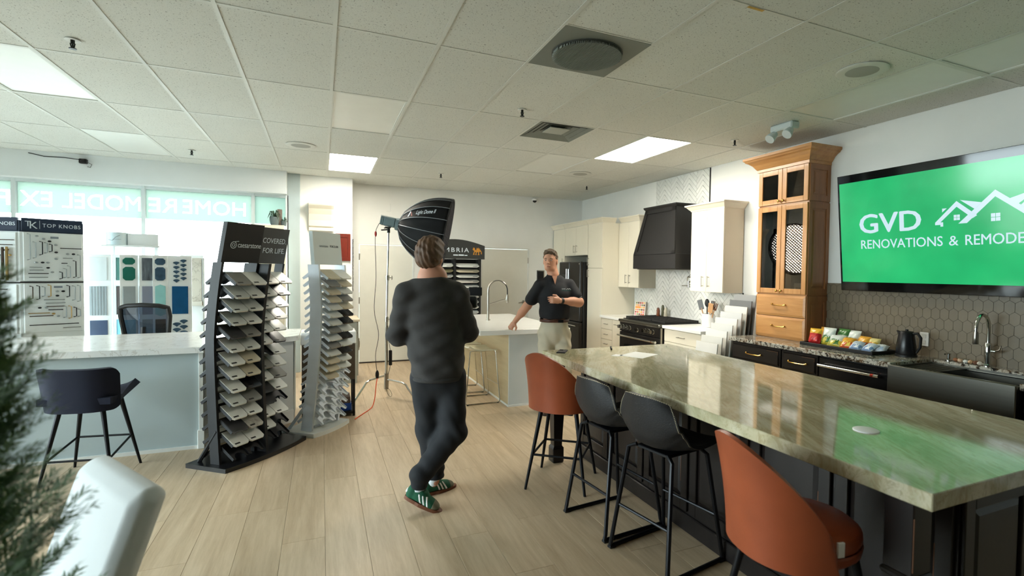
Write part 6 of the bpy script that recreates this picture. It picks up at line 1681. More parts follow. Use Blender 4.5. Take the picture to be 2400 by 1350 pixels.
# cables
cb = MB()
b0 = Hd-ax*.08
pts = [tuple(b0), tuple(b0+Vector((-.05,-.02,-.06))), (SCX-.14,SCY-.02,2.0), (SCX-.13,SCY-.02,1.5), (SCX-.15,SCY-.03,1.1), (SCX-.10,SCY-.05,.8), (SCX-.14,SCY-.10,.55), (SCX-.13,SCY-.2,.35)]
def smoothpath(P, n=6):
    P = [Vector(p) for p in P]; out = []
    for i in range(len(P)-1):
        p0, p1, p2, p3 = P[max(i-1,0)], P[i], P[i+1], P[min(i+2,len(P)-1)]
        for k in range(n):
            t_ = k/n; out.append(.5*((2*p1)+(-p0+p2)*t_+(2*p0-5*p1+4*p2-p3)*t_*t_+(-p0+3*p1-3*p2+p3)*t_**3))
    return out+[P[-1]]
solo('power_cable', MB().tube(smoothpath(pts), .0035, 6), M_DARKM, 'thin dark cable hanging from the lamp beside the C-stand', 'cable')
solo('cable_connector', MB().ell((SCX-.135,SCY-.02,2.04),(.014,.014,.035),10,8), mat('red_plug', (170,40,32), .4), 'small red connector on the lamp cable', 'connector')
solo('plug_block', MB().ell((SCX-.13,SCY-.22,.33),(.022,.022,.055),10,8), M_BLACK, 'black plug joint between the lamp cable and the orange cord', 'plug')
solo('extension_cord', MB().tube(smoothpath([(SCX-.13,SCY-.23,.29),(SCX-.15,SCY-.30,.22),(SCX-.17,SCY-.38,.10),(SCX-.20,SCY-.46,.02),(SCX-.25,SCY-.58,.006),(SCX-.33,SCY-.74,.006),(SCX-.42,SCY-.92,.006)]), .0055, 6), mat('cord_orange', (222,84,32), .45), 'orange extension cord running across the floor from the C-stand', 'cord')
solo('cable_loop', MB().tube(smoothpath([(SCX,SCY-.03,.12),(SCX+.04,SCY-.04,.09),(SCX+.06,SCY-.05,.04),(SCX+.05,SCY-.06,.012),(SCX+.02,SCY-.05,.03),(SCX-.005,SCY-.035,.1)]), .0025, 6), M_BLACK, 'small black cable loop at the foot of the C-stand', 'cable')
t = thing('power_adapter', 'black power adapter hanging on the C-stand column', 'adapter', (SCX+.045, SCY-.02, .40))
obj('case', MB().box(-.02,.02,-.02,.02,0,.19,.006), M_BLACK, t); obj('cord', MB().tube([(0,0,0),(-.01,0,-.06),(-.03,0,-.12)],.003,6), M_BLACK, t); obj('cord', MB().tube([(0,0,.19),(-.02,0,.3),(-.03,0,.5)],.003,6), M_BLACK, t)

# ================================================================ NEAR WHITE CHAIR AND CONIFER
t = thing('dining_chair', 'white upholstered chair in the near left foreground', 'chair', (-.92, 1.85, 0), math.atan2(-.53, -.84))
M_WUPH = mat('white_upholstery', (206,210,210), .8, var=.02, bump=.04, bscale=300)
def rbox(w0, w1, d0, d1, z0, z1, lean): pass
bk = MB().box(-.335, -.235, -.255, -.0+.255, .42, .935, .03, M=Matrix.Shear('XY', 4, (0,0)) if False else None)
bk.v = [(x-.20*(z-.42)/.54*.9+.06+(-.02*math.cos(y/.255*1.4)*(z-.42)), y*(.93+.07*(z-.42)/.54), z+(.0 if z < .8 else .012*math.cos(y/.255*1.5))) for x, y, z in bk.v]
o = obj('backrest', bk, M_WUPH, t, 1.2, subsurf=0)
bv = o.modifiers.new('round','BEVEL'); bv.width = .028; bv.segments = 4
o = obj('seat', MB().box(-.26,.24,-.25,.25,.36,.49,.03), M_WUPH, t); bv = o.modifiers.new('round','BEVEL'); bv.width = .02; bv.segments = 3
for sx in (-.24,.21):
    for sy in (-.22,.22): obj('leg', MB().cyl((sx,sy,.37),(sx*1.08,sy*1.05,0),.022,.015,10), M_ESPR, t, True)

t = thing('potted_conifer', 'feathery green conifer in the near left foreground', 'plant', (-.535, 1.15, 0))
obj('pot', MB().lathe([(.13,0),(.17,.30),(.18,.32),(.165,.32),(.155,.28),(.001,.28)], n=28), mat('pot_dark', (50,46,42), .6), t, True)
obj('trunk', MB().tube([(0,0,.25),(.01,0,.8),(0,.01,1.2),(.005,0,1.62)], [.022,.018,.012,.004], 8), mat('bark', (84,66,48), .9, var=.2, vscale=30), t, True)
M_CON = mat('conifer_green', (92,120,72), .7, var=.35, vscale=14)
fo = MB(); rr_ = random.Random(11)
def spray(p, d, L_, sc):
    d = d.normalized(); sd = d.cross(Vector((0,0,1)));
    sd = sd.normalized() if sd.length > .01 else Vector((1,0,0)); up = sd.cross(d)
    n = 7
    pts = []
    for k in range(n+1):
        s = k/n; pts.append(p+d*L_*s+up*(.25*L_*s*s*(.5)))
    for k in range(n):
        a, b_ = pts[k], pts[k+1]
        fo.add([a-sd*.0016*sc, a+sd*.0016*sc, b_+sd*.0012*sc, b_-sd*.0012*sc], [(0,1,2,3)])
        for q in range(3):
            s = (k+q/3)/n
            c = a.lerp(b_, q/3); l2 = (.020+.022*(1-s))*sc
            for sg in (-1, 1):
                dd = (d*.75+sd*sg*rr_.uniform(.5,.9)+up*rr_.uniform(-.35,.5)).normalized()
                e = c+dd*l2; w_ = dd.cross(up).normalized()*.0022*sc
                fo.add([c, c+dd*l2*.5+w_, e, c+dd*l2*.5-w_], [(0,1,2,3)])
for k in range(640):
    z = rr_.uniform(.55, 1.56); h_ = (1.62-z)/1.1
    R = .02+.150*min(1,h_*1.25)**.8*(.82+.18*math.sin(z*23+1.3)); a = rr_.uniform(0, 2*PI)
    r0 = R*rr_.uniform(.15,.8); p = Vector((r0*math.cos(a), r0*math.sin(a), z))
    el = rr_.uniform(.25, .95)
    d = Vector((math.cos(a+rr_.uniform(-.5,.5)), math.sin(a+rr_.uniform(-.5,.5)), el))
    spray(p, d, rr_.uniform(.075,.125)*(.6+.5*min(1,h_*1.5)), .9)
tag(obj('foliage', fo, M_CON, t), kind='stuff')

# ================================================================ PEOPLE (smoothly blended volumes turned into one surface)
def _n(v): return np.array(v, dtype=np.float32)
class SDF:
    def __init__(s): s.p = []
    def cap(s, a, b, ra, rb, k=.03, flat=None): s.p.append(('c', _n(a), _n(b), ra, rb, k, flat)); return s
    def ell(s, c, r, k=.03, R=None): s.p.append(('e', _n(c), _n(r), None if R is None else np.array([list(x) for x in R], dtype=np.float32), k, None)); return s
    def cut(s, c, r, k=.01): s.p.append(('x', _n(c), r, k)); return s
    def plane(s, n, d, k=.004): s.p.append(('h', _n(n), d, k)); return s     # keep n.p < d
    def fold(s, fn): s.p.append(('f', fn)); return s
    def mesh(s, name, h):
        lo = np.array([9e9]*3); hi = -lo
        for q in s.p:
            if q[0] == 'c':
                r = max(q[3], q[4]); lo = np.minimum(lo, np.minimum(q[1], q[2])-r); hi = np.maximum(hi, np.maximum(q[1], q[2])+r)
            elif q[0] == 'e':
                r = q[2].max(); lo = np.minimum(lo, q[1]-r); hi = np.maximum(hi, q[1]+r)
        lo = lo-3*h; hi = hi+3*h; n = np.ceil((hi-lo)/h).astype(int)+1
        V = np.full(n, .25, np.float32); ax = [lo[i]+h*np.arange(n[i], dtype=np.float32) for i in range(3)]
        def smin(a, b, k):
            g = np.clip(.5+.5*(b-a)/k, 0, 1); return b+(a-b)*g-k*g*(1-g)
        for q in s.p:
            if q[0] == 'c':
                r = max(q[3], q[4])+q[5]+.03; b0 = np.minimum(q[1], q[2])-r; b1 = np.maximum(q[1], q[2])+r
            elif q[0] == 'e': r = q[2].max()+q[4]+.03; b0, b1 = q[1]-r, q[1]+r
            elif q[0] == 'x': r = q[2]+.05; b0, b1 = q[1]-r, q[1]+r
            else: b0, b1 = lo, hi
            i0 = np.maximum(0, np.floor((b0-lo)/h).astype(int)); i1 = np.minimum(n, np.ceil((b1-lo)/h).astype(int)+1)
            if (i1 <= i0).any(): continue
            S = tuple(slice(a, b) for a, b in zip(i0, i1))
            X, Y, Z = np.meshgrid(ax[0][S[0]], ax[1][S[1]], ax[2][S[2]], indexing='ij')
            if q[0] == 'c':
                a, b = q[1], q[2]; d = b-a; L2 = max(float(d@d), 1e-9)
                t = np.clip(((X-a[0])*d[0]+(Y-a[1])*d[1]+(Z-a[2])*d[2])/L2, 0, 1)
                ex, ey, ez = X-a[0]-t*d[0], Y-a[1]-t*d[1], Z-a[2]-t*d[2]
                if q[6] is not None:
                    fd, fk = _n(q[6][0]), q[6][1]; fd = fd/np.linalg.norm(fd); pr = (ex*fd[0]+ey*fd[1]+ez*fd[2])*(fk-1)
                    ex, ey, ez = ex+fd[0]*pr, ey+fd[1]*pr, ez+fd[2]*pr
                D = np.sqrt(ex*ex+ey*ey+ez*ez)-(q[3]+(q[4]-q[3])*t)
                V[S] = smin(V[S], D, q[5])
            elif q[0] == 'e':
                P = np.stack([X-q[1][0], Y-q[1][1], Z-q[1][2]], -1)
                if q[3] is not None: P = P @ q[3]
                P = P/q[2]; l = np.sqrt((P**2).sum(-1)); D = (l-1)*q[2].min()
                V[S] = smin(V[S], D, q[4])
            elif q[0] == 'x':
                D = q[2]-np.sqrt((X-q[1][0])**2+(Y-q[1][1])**2+(Z-q[1][2])**2); V[S] = -smin(-V[S], -D, q[3])
            elif q[0] == 'h':
                D = X*q[1][0]+Y*q[1][1]+Z*q[1][2]-q[2]; V[S] = -smin(-V[S], -D, q[3])
            elif q[0] == 'f': V[S] = V[S]+q[1](X, Y, Z).astype(np.float32)
        return nets(V, lo, h, name)
def nets(V, lo, h, name):
    I = V < 0; c = [slice(0,-1), slice(1,None)]
    cnt = sum(I[c[i],c[j],c[k]].astype(np.int8) for i in (0,1) for j in (0,1) for k in (0,1))
    M = (cnt > 0) & (cnt < 8); cells = np.argwhere(M); idx = np.full(M.shape, -1, np.int64); idx[M] = np.arange(len(cells))
    acc = np.zeros((len(cells),3)); num = np.zeros(len(cells))
    cor = [(i,j,k) for i in (0,1) for j in (0,1) for k in (0,1)]
    val = {q: V[cells[:,0]+q[0], cells[:,1]+q[1], cells[:,2]+q[2]] for q in cor}
    for a in cor:
        for ax in range(3):
            if a[ax]: continue
            b = list(a); b[ax] = 1; b = tuple(b); va, vb = val[a], val[b]; m = (va < 0) != (vb < 0)
            t = np.where(m, va/np.where(m, va-vb, 1), 0); p = np.array(a, float)[None].repeat(len(cells), 0); p[:,ax] += t
            acc[m] += p[m]; num[m] += 1
    vs = lo+h*(cells+acc/num[:,None]); fs = []
    for ax in range(3):
        o = [(1,2),(2,0),(0,1)][ax]
        sl0 = [slice(None)]*3; sl1 = [slice(None)]*3; sl0[ax] = slice(0,-1); sl1[ax] = slice(1,None)
        E0, E1 = I[tuple(sl0)], I[tuple(sl1)]
        e = np.argwhere(E0 != E1); e = e[(e[:,o[0]] > 0) & (e[:,o[1]] > 0)]
        e = e[(e[:,o[0]] < V.shape[o[0]]-1) & (e[:,o[1]] < V.shape[o[1]]-1)]
        fl = E0[e[:,0],e[:,1],e[:,2]]
        q = []
        for du, dv in ((0,0),(1,0),(1,1),(0,1)):
            k = e.copy(); k[:,o[0]] -= du; k[:,o[1]] -= dv; q.append(idx[k[:,0],k[:,1],k[:,2]])
        q = np.stack(q, 1); q[fl] = q[fl][:,::-1]; fs.append(q)
    fs = np.concatenate(fs); fs = fs[(fs >= 0).all(1)]
    # one round of smoothing
    for _ in range(2):
        s = np.zeros_like(vs); w_ = np.zeros(len(vs))
        for i in range(4):
            a, b = fs[:,i], fs[:,(i+1)%4]; np.add.at(s, a, vs[b]); np.add.at(w_, a, 1)
        vs = vs*.45+.55*s/np.maximum(w_,1)[:,None]
    me = bpy.data.meshes.new(name); me.from_pydata(vs.tolist(), [], fs.tolist()); me.shade_smooth(); return me
def joined(name, meshes, m):
    bm = bmesh.new()
    for x in meshes: bm.from_mesh(x)
    me = bpy.data.meshes.new(name); bm.to_mesh(me); bm.free(); me.materials.append(m); me.shade_smooth(); return me
M_SKIN = mat('skin', (206,148,122), .55, var=.04, vscale=20)
M_SKIN2 = mat('skin_tan', (196,142,114), .55, var=.04, vscale=20)
def head_sdf(c, fdir, tilt=0, sc=1.0):
    f = Vector((fdir[0], fdir[1], 0)).normalized(); z = Vector((0,0,1)); l = z.cross(f)
    if tilt:
        q = Matrix.Rotation(tilt, 3, l); f = q @ f; z = q @ z
    c = Vector(c)
    L = lambda x, y, zz: tuple(c+(f*x+l*y+z*zz)*sc)
    R = Matrix((f, l, z)).transposed()
    return L, R
def add_head(s, L, R, sc=1.0):
    s.ell(L(-.012,0,.032), (.098*sc,.077*sc,.096*sc), .02, R).ell(L(.024,0,-.032), (.066*sc,.060*sc,.082*sc), .03, R).ell(L(.052,0,-.088), (.028,.034,.022), .025, R)
    s.cap(L(-.01,.045,-.06), L(.03,.032,-.088), .026, .02, .03).cap(L(-.01,-.045,-.06), L(.03,-.032,-.088), .026, .02, .03)
    s.cap(L(.074,-.03,.024), L(.074,.03,.024), .013, .013, .02)
    s.cap(L(.086,0,.008), L(.108,0,-.026), .007, .012, .012).ell(L(.100,.011,-.030), (.009,.008,.007), .008, R).ell(L(.100,-.011,-.030), (.009,.008,.007), .008, R)
    s.cut(L(.103,.031,.006), .015, .012).cut(L(.103,-.031,.006), .015, .012)
    s.ell(L(.087,0,-.056), (.010,.023,.0055), .007, R).ell(L(.085,0,-.067), (.010,.020,.006), .007, R)
    for y in (1,-1):
        s.ell(L(-.010,.077*y,-.008), (.019,.008,.032), .008, R).ell(L(-.004,.075*y,-.03), (.010,.008,.012), .008, R)
def face_parts(par, L, R, hairm):
    ir = mat('iris_dark', (50,44,40), .3)
    for y in (1,-1):
        e = obj('eye', MB().ell((0,0,0),(.0095,.0115,.0075),10,8,M=Matrix.Translation(L(.080,.031*y,.004))), mat('eye_white', (150,138,130), .4), par, True)
        obj('iris', MB().ell((0,0,0),(.005,.005,.0055),8,6,M=Matrix.Translation(L(.0865,.031*y,.004))), ir, e, True)
        obj('eyebrow', MB().tube([L(.088,.012*y,.020),L(.090,.028*y,.026),L(.080,.048*y,.020)], [.004,.0045,.003], 6), hairm, par, True)
    obj('lips', MB().tube([L(.083,-.022,-.0615),L(.0945,-.009,-.061),L(.0955,0,-.062),L(.0945,.009,-.061),L(.083,.022,-.0615)], [.002,.005,.005,.005,.002], 6), mat('lips', (164,96,86), .5), par, True)
def hand(s, w, d, up, curl, side, sc=1.0, spread=.012):
    """hand from wrist w pointing along d; up = back of the hand; side = direction of the thumb"""
    w, d, up, side = Vector(w), Vector(d).normalized(), Vector(up).normalized(), Vector(side).normalized()
    k = w+d*.085*sc
    s.cap(w-d*.02, w+d*.03, .026*sc, .028*sc, .02, (tuple(up), 1.35)); s.cap(w+d*.03+side*.018*sc, k+side*.022*sc, .017*sc, .016*sc, .018); s.cap(w+d*.03-side*.018*sc, k-side*.024*sc, .017*sc, .015*sc, .018); s.cap(w+d*.03, k, .019*sc, .017*sc, .02)
    for i, (o, L_) in enumerate(((.030,.070),(.010,.078),(-.010,.073),(-.029,.058))):
        p = k+side*o*sc; dirs = d.copy(); seg = L_*sc/2.2
        for j, r in enumerate((.0098,.0088,.008)):
            a = curl[i]*(.75 if j == 0 else 1.0)
            ax_ = side; dirs = (Matrix.Rotation(a, 3, dirs.cross(-up).normalized()) @ dirs) if dirs.cross(-up).length > 1e-4 else dirs
            q = p+dirs*seg*(1.0 if j == 0 else .72); s.cap(p, q, r*sc, (r-.0008)*sc, .006); p = q
    t0 = w+d*.02+side*.022*sc; t1 = t0+(d*.55+side*.65-up*.25).normalized()*.045*sc; t2 = t1+(d*.9+side*.1-up*.3).normalized()*.032*sc
    s.cap(t0, t1, .0145*sc, .0115*sc, .012).cap(t1, t2, .011*sc, .009*sc, .006)
def V3(*a): return Vector(a)

# ---------------------------------------------------------------- the person filming, seen from behind
t = thing('person', 'person in a dark grey sweatshirt and black trousers filming with their back turned', 'person', (.70, 3.53, 0), world=True)
fd = (.09, .996, 0)
J = dict(head=(.676,3.53,1.690), neck=(.684,3.51,1.545), chest=(.684,3.52,1.34), waist=(.712,3.515,1.06), hem=(.728,3.51,.905), pel=(.727,3.512,.93),
         shL=(.515,3.525,1.435), shR=(.852,3.50,1.432), elL=(.470,3.585,1.165), elR=(.935,3.53,1.175), wrL=(.70,3.775,1.20), wrR=(.955,3.745,1.275),
         hipL=(.640,3.54,.87), hipR=(.815,3.48,.87), knL=(.69,3.615,.47), knR=(.822,3.485,.49), anL=(.735,3.650,.10), anR=(.597,3.450,.165))
hL, hR = head_sdf(J['head'], (.55,.83), 0)
sb = SDF()
sb.cap(J['neck'], J['chest'], .10, .13, .05, (fd,1.35)).cap(J['chest'], J['waist'], .13, .125, .05, (fd,1.4)).cap(J['waist'], J['pel'], .125, .13, .05, (fd,1.3))
sb.cap(J['shL'], J['shR'], .06, .06, .05)
for a, b, r0, r1 in (('shL','elL',.055,.042),('elL','wrL',.042,.027),('shR','elR',.055,.042),('elR','wrR',.042,.027),('hipL','knL',.082,.056),('knL','anL',.056,.026),('hipR','knR',.082,.056),('knR','anR',.056,.028)):
    sb.cap(J[a], J[b], r0, r1, .03)
sb.cap(J['pel'], J['hipL'], .09, .07, .04).cap(J['pel'], J['hipR'], .09, .07, .04)
sb.cap(hL(-.028,0,-.06), J['neck'], .055, .062, .02)
toeL, heelL = V3(.875,3.735,.03), V3(.70,3.672,.035); toeR, heelR = V3(.705,3.395,.028), V3(.555,3.462,.10)
sb.cap(J['anL'], heelL+V3(.02,0,.02), .034, .024, .02).cap(heelL+V3(.02,0,.01), heelL.lerp(toeL,.7), .022, .016, .01).cap(J['anR'], heelR+V3(.02,-.01,.01), .034, .024, .02).cap(heelR+V3(.02,-.01,0), heelR.lerp(toeR,.7), .022, .016, .01)
sh_ = SDF(); add_head(sh_, hL, hR); sh_.cap(hL(-.028,0,-.06), J['neck'], .055, .062, .02)
h1 = SDF(); hand(h1, J['wrL'], V3(.75,.45,.25), V3(-.2,.6,-.6), (.5,.55,.6,.65), V3(0,-.2,1))
h2 = SDF(); hand(h2, J['wrR'], V3(.35,.55,.55), V3(.8,.2,-.3), (.5,.55,.6,.65), V3(-.5,-.1,.8))
body = obj('body', joined('body', [sb.mesh('b', .009), sh_.mesh('h', .005), h1.mesh('h1', .0045), h2.mesh('h2', .0045)], M_SKIN), None, t)
M_SWEAT = mat('charcoal_sweatshirt', (58,56,55), .9, var=.06, vscale=10, bump=.25, bscale=240)
sw = SDF()
sw.cap((.684,3.505,1.475), J['chest'], .135, .168, .06, (fd,1.38)).cap(J['chest'], (.715,3.515,1.06), .168, .178, .06, (fd,1.28)).cap((.715,3.515,1.06), (.73,3.51,.90), .178, .176, .05, (fd,1.15))
sw.cap(J['shL'], (.60,3.515,1.49), .072, .062, .05).cap(J['shR'], (.77,3.505,1.49), .072, .062, .05)
for a, b, r0, r1 in (('shL','elL',.078,.068),('elL','wrL',.070,.042),('shR','elR',.078,.070),('elR','wrR',.072,.042)): sw.cap(J[a], J[b], r0, r1, .035)
sw.plane((0,0,-1), -.868, .012); sw.plane((0,.10,.995), .995*1.545+.35, .01)
sw.fold(lambda X,Y,Z: .0050*np.sin(Z*34+X*26+1.5*np.sin(Y*21))*np.clip((1.35-Z)*3,.15,1)+.004*np.sin(Z*58-X*31)+.006*np.sin(X*30+Z*6)*np.clip((1.05-Z)*5,0,1))
obj('sweatshirt', sw.mesh('sweatshirt', .0085), M_SWEAT, body)
rbm = MB()
ribp = [(.73+.163*math.cos(a), 3.51+.142*math.sin(a), .873) for a in [2*PI*k/40 for k in range(40)]]
obj('sweatshirt_hem', MB().tube(ribp, .016, 8, closed=True), M_SWEAT, body, True)
M_TROU = mat('black_trousers', (29,31,35), .85, var=.08, vscale=8, bump=.1, bscale=260)
tr = SDF()
tr.cap((.727,3.512,.95), (.727,3.512,.88), .13, .14, .05, (fd,1.2))
for a, b, c, r0, r1, r2 in (('hipL','knL','anL',.094,.086,.066),('hipR','knR','anR',.095,.092,.064)):
    tr.cap(J[a], J[b], r0, r1, .05); tr.cap(J[b], V3(*J[c])+V3(0,0,.05), r1, r2, .04)
for c in ('anL','anR'): tr.cap(V3(*J[c])+V3(0,0,.075), V3(*J[c])+V3(0,0,.03), .067, .057, .02)
tr.plane((0,0,-1), -.132, .008)
tr.fold(lambda X,Y,Z: .005*np.sin(Z*40+X*26+Y*9+1.3*np.sin(X*31))*np.clip(1-np.abs(Z-.52)*2.4,.25,1)+.0055*np.sin(X*38-Z*12)*np.clip((Z-.5)*2,0,1)+.007*np.sin(Z*75+X*10)*np.clip((.30-Z)*6,0,1))
obj('trousers', tr.mesh('trousers', .0085), M_TROU, body)
M_HAIR1 = mat('brown_hair', (92,66,46), .6, var=.35, vscale=26, stretch=(1,1,.4), bump=.25, bscale=110)
hr = SDF(); hr.ell(hL(-.022,0,.036), (.106,.092,.106), .02, hR).ell(hL(-.055,0,-.012), (.066,.080,.075), .03, hR).ell(hL(.03,-.0,.095), (.066,.07,.042), .03, hR)
fv = hL(1,0,0); fvv = Vector(fv)-Vector(hL(0,0,0)); zv = Vector(hL(0,0,1))-Vector(hL(0,0,0)); c0 = Vector(hL(0,0,0))
nrm = (fvv*.80-zv*.60).normalized(); hr.plane(tuple(nrm), nrm.dot(c0)+.018, .02)
hr.plane(tuple(-zv), -(zv.dot(c0)-.088), .015)
hr.fold(lambda X,Y,Z: .0025*np.sin((X-Y)*150+Z*40)+.002*np.sin(Z*120+X*90))
obj('hair', hr.mesh('hair', .005), M_HAIR1, body)
face_parts(body, hL, hR, M_HAIR1)
be = SDF(); be.ell(hL(.03,0,-.068), (.068,.062,.040), .01, hR).plane(tuple(zv), zv.dot(c0)-.052, .01)
obj('beard', be.mesh('beard', .005), M_HAIR1, body)
obj('necklace', MB().tube([(.684+.072*math.cos(a), 3.508+.072*math.sin(a), 1.560+.012*math.sin(a)) for a in [2*PI*k/40 for k in range(40)]], .0022, 5, closed=True), M_CHROME, body, True)
M_SHOE = mat('green_suede', (22,84,58), .8, var=.12, vscale=30)
M_GUM = mat('gum_sole', (112,66,42), .6)
def shoe_prims(s, heel, toe, d, up, L_, e=0):
    a = heel-d*.015
    s.cap(a+up*.01, heel+d*.06+up*.03, .036+e, .038+e, .03, (tuple(up),1.0)).cap(heel+d*.05+up*.02, heel+d*(L_*.72)+up*-.002, .040+e, .040+e, .03, (tuple(up),1.1)).cap(heel+d*(L_*.7), toe-d*.02-up*.004, .042+e, .034+e, .03, (tuple(up),1.35)).cap(a+up*.045, heel+d*.045+up*.05, .033+e, .034+e, .02)
def stripe(heel, toe, d, sd, up, L_, k, sg, par):
    s = SDF(); shoe_prims(s, heel, toe, d, up, L_, .0022)
    n = (d+up*.55).normalized(); c = heel+d*(.062+k*.026)
    s.plane(tuple(n), n.dot(c)+.0062, .001); s.plane(tuple(-n), -n.dot(c)+.0062, .001)
    s.plane(tuple(-sd*sg), -(sd*sg).dot(heel)-.018, .001); s.plane(tuple(up), up.dot(heel)+.046, .001); s.plane(tuple(-up), -up.dot(heel)+.010, .001)
    obj('stripe', s.mesh('stripe', .0035), M_WHITE, par)
def shoe(heel, toe, ank, rightside):
    heel, toe = Vector(heel), Vector(toe); d = (toe-heel).normalized(); sd = Vector((0,0,1)).cross(d).normalized(); up = d.cross(sd)
    L_ = (toe-heel).length
    s = SDF()
    a = heel-d*.015; s.cap(a+up*.01, heel+d*.06+up*.03, .036, .038, .03, (tuple(up),1.0)).cap(heel+d*.05+up*.02, heel+d*(L_*.72)+up*-.002, .040, .040, .03, (tuple(up),1.1)).cap(heel+d*(L_*.7), toe-d*.02-up*.004, .042, .034, .03, (tuple(up),1.35)).cap(a+up*.045, heel+d*.045+up*.05, .033, .034, .02)
    base = -up; s.plane(tuple(base), base.dot(heel)+.014, .004); s.plane(tuple(up), up.dot(heel)+.068, .008)
    o = obj('shoe', s.mesh('shoe', .005), M_SHOE, body); o.data.materials.append(M_SHOE) if not o.data.materials else None
    F = frame(tuple(heel-up*.026), d, up)
    pts = []
    for k in range(32):
        a_ = 2*PI*k/32; x = L_/2+(L_/2+.045)*math.cos(a_)-.005; w_ = .047*(1 if math.cos(a_) > -.3 else .85)
        pts.append((x, w_*math.copysign(abs(math.sin(a_))**.8, math.sin(a_))))
    obj('sole', MB().prism(pts, -.008, .014, M=F), M_GUM, o)
    for k in range(3):
        for sg in (-1, 1):
            stripe(heel, toe, d, sd, up, L_, k, sg, o)
            continue
            obj('stripe', MB().prism([(x,.0),(x+.012,.0),(x-.008,.034),(x-.02,.034)], -.0008, .0012, M=frame(tuple(heel+sd*(.0415*sg)-up*.004), d, sd*sg) if sg > 0 else Matrix(((d.x,up.x,-sd.x,(heel-sd*.0415-up*.004).x),(d.y,up.y,-sd.y,(heel-sd*.0415-up*.004).y),(d.z,up.z,-sd.z,(heel-sd*.0415-up*.004).z),(0,0,0,1)))), M_WHITE, o)
    s2 = SDF(); shoe_prims(s2, heel, toe, d, up, L_, .0015); q = heel+d*(L_*.80); s2.plane(tuple(-d), -d.dot(q), .002); s2.plane(tuple(-up), -up.dot(heel)+.012, .001)
    obj('toe_cap', s2.mesh('toe_cap', .0045), mat('grey_suede', (112,112,92), .85), o)
    for k in range(4):
        c = heel+d*(.085+k*.02)+up*(.050-.007*k)
        obj('lace', MB().tube([c-sd*.024-up*.012, c+up*.002, c+sd*.024-up*.012], .0028, 6), mat('lace_dark', (20,50,40), .8), o, True)
    obj('heel_tab', MB().box(-.056,-.02,-.018,.018,.035,.06,.006,M=F), M_WHITE, o)
    obj('sock', MB().tube([heel+up*.045+d*.022, heel.lerp(ank,.6)+up*.02+d*.006, ank+V3(0,0,.05)], [.040,.042,.044], 16), mat('white_sock', (216,222,226), .9), body, True)
shoe(heelR, toeR, V3(*J['anR']), True); shoe(heelL, toeL, V3(*J['anL']), False)
# the camera held in front
t2 = thing('handheld_camera', 'black camera held in front of the person filming', 'camera', (1.02, 3.86, 1.36), math.radians(66))
obj('camera_body', MB().box(-.03,.04,-.07,.07,-.045,.045,.01), M_BLACK, t2)
obj('lens', MB().cyl((.03,0,0),(.13,0,0),.036,.04,20), M_BLACK, t2, True)
obj('lens_glass', MB().cyl((.125,0,0),(.131,0,0),.034,n=20), M_GLASSK, t2, True)
obj('monitor', MB().box(-.02,.0,-.11,-.01,.05,.115,.004), M_BLACK, t2)

# ---------------------------------------------------------------- the man leaning on the far island
t = thing('person', 'person in a black polo shirt and khaki trousers leaning on the far white island', 'person', (2.42, 5.33, 0), world=True)
fd = (-.25, -.97, 0)
K = dict(head=(2.376,5.375,1.728), neck=(2.412,5.37,1.565), chest=(2.43,5.345,1.33), waist=(2.428,5.35,1.10), pel=(2.425,5.352,.97), shR=(2.262,5.395,1.437), shL=(2.592,5.318,1.445),
         elR=(2.150,5.50,1.21), wrR=(2.055,5.655,1.012), elL=(2.665,5.215,1.262), wrL=(2.395,5.135,1.285), hipR=(2.345,5.385,.90), hipL=(2.51,5.325,.90), knR=(2.325,5.36,.49), knL=(2.53,5.285,.49), anR=(2.325,5.41,.09), anL=(2.545,5.32,.09))
kL, kR = head_sdf(K['head'], (-.62,-.78), math.radians(2))
sb = SDF()
sb.cap((2.415,5.365,1.46), K['chest'], .10, .15, .05, (fd,1.35)).cap(K['chest'], K['waist'], .14, .12, .05, (fd,1.35)).cap(K['waist'], K['pel'], .12, .115, .05, (fd,1.4)).cap(K['shR'], K['shL'], .062, .062, .05)
for a, b, r0, r1 in (('shR','elR',.060,.046),('elR','wrR',.047,.029),('shL','elL',.060,.047),('elL','wrL',.048,.030),('hipL','knL',.072,.055),('knL','anL',.055,.04),('hipR','knR',.072,.055),('knR','anR',.055,.04)):
    sb.cap(K[a], K[b], r0, r1, .03)
sb.cap(V3(*K['elR'])+V3(-.02,.045,-.05), V3(*K['elR']).lerp(V3(*K['wrR']), .45), .043, .045, .03); sb.cap(V3(*K['elL']), V3(*K['elL']).lerp(V3(*K['wrL']), .4), .050, .048, .03)
sb.cap(K['pel'], K['hipL'], .085, .07, .04).cap(K['pel'], K['hipR'], .085, .07, .04).cap(kL(-.028,0,-.06), K['neck'], .060, .066, .02)
for an in ('anL','anR'): sb.cap(K[an], V3(*K[an])+V3(0,0,-.045), .036, .034, .02).cap(V3(*K[an])+V3(0,0,-.05), V3(*K[an])+V3(-.04,-.15,-.055), .034, .03, .03)
sh_ = SDF(); add_head(sh_, kL, kR); sh_.cap(kL(-.028,0,-.06), K['neck'], .060, .066, .02)
h1 = SDF(); hand(h1, K['wrR'], V3(-.40,.30,-.72), V3(-.85,-.35,.25), (.9,1.0,1.05,1.1), V3(.3,-.75,-.25))
h2 = SDF(); hand(h2, K['wrL'], V3(-.95,-.05,.10), V3(.1,-.95,.1), (1.0,1.15,1.25,1.3), V3(.05,.1,1))
body = obj('body', joined('body', [sb.mesh('b', .008), sh_.mesh('h', .0045), h1.mesh('h1', .004), h2.mesh('h2', .004)], M_SKIN2), None, t)
M_POLO = mat('black_polo', (17,18,23), .8, var=.08, vscale=10, bump=.08, bscale=300)
po = SDF()
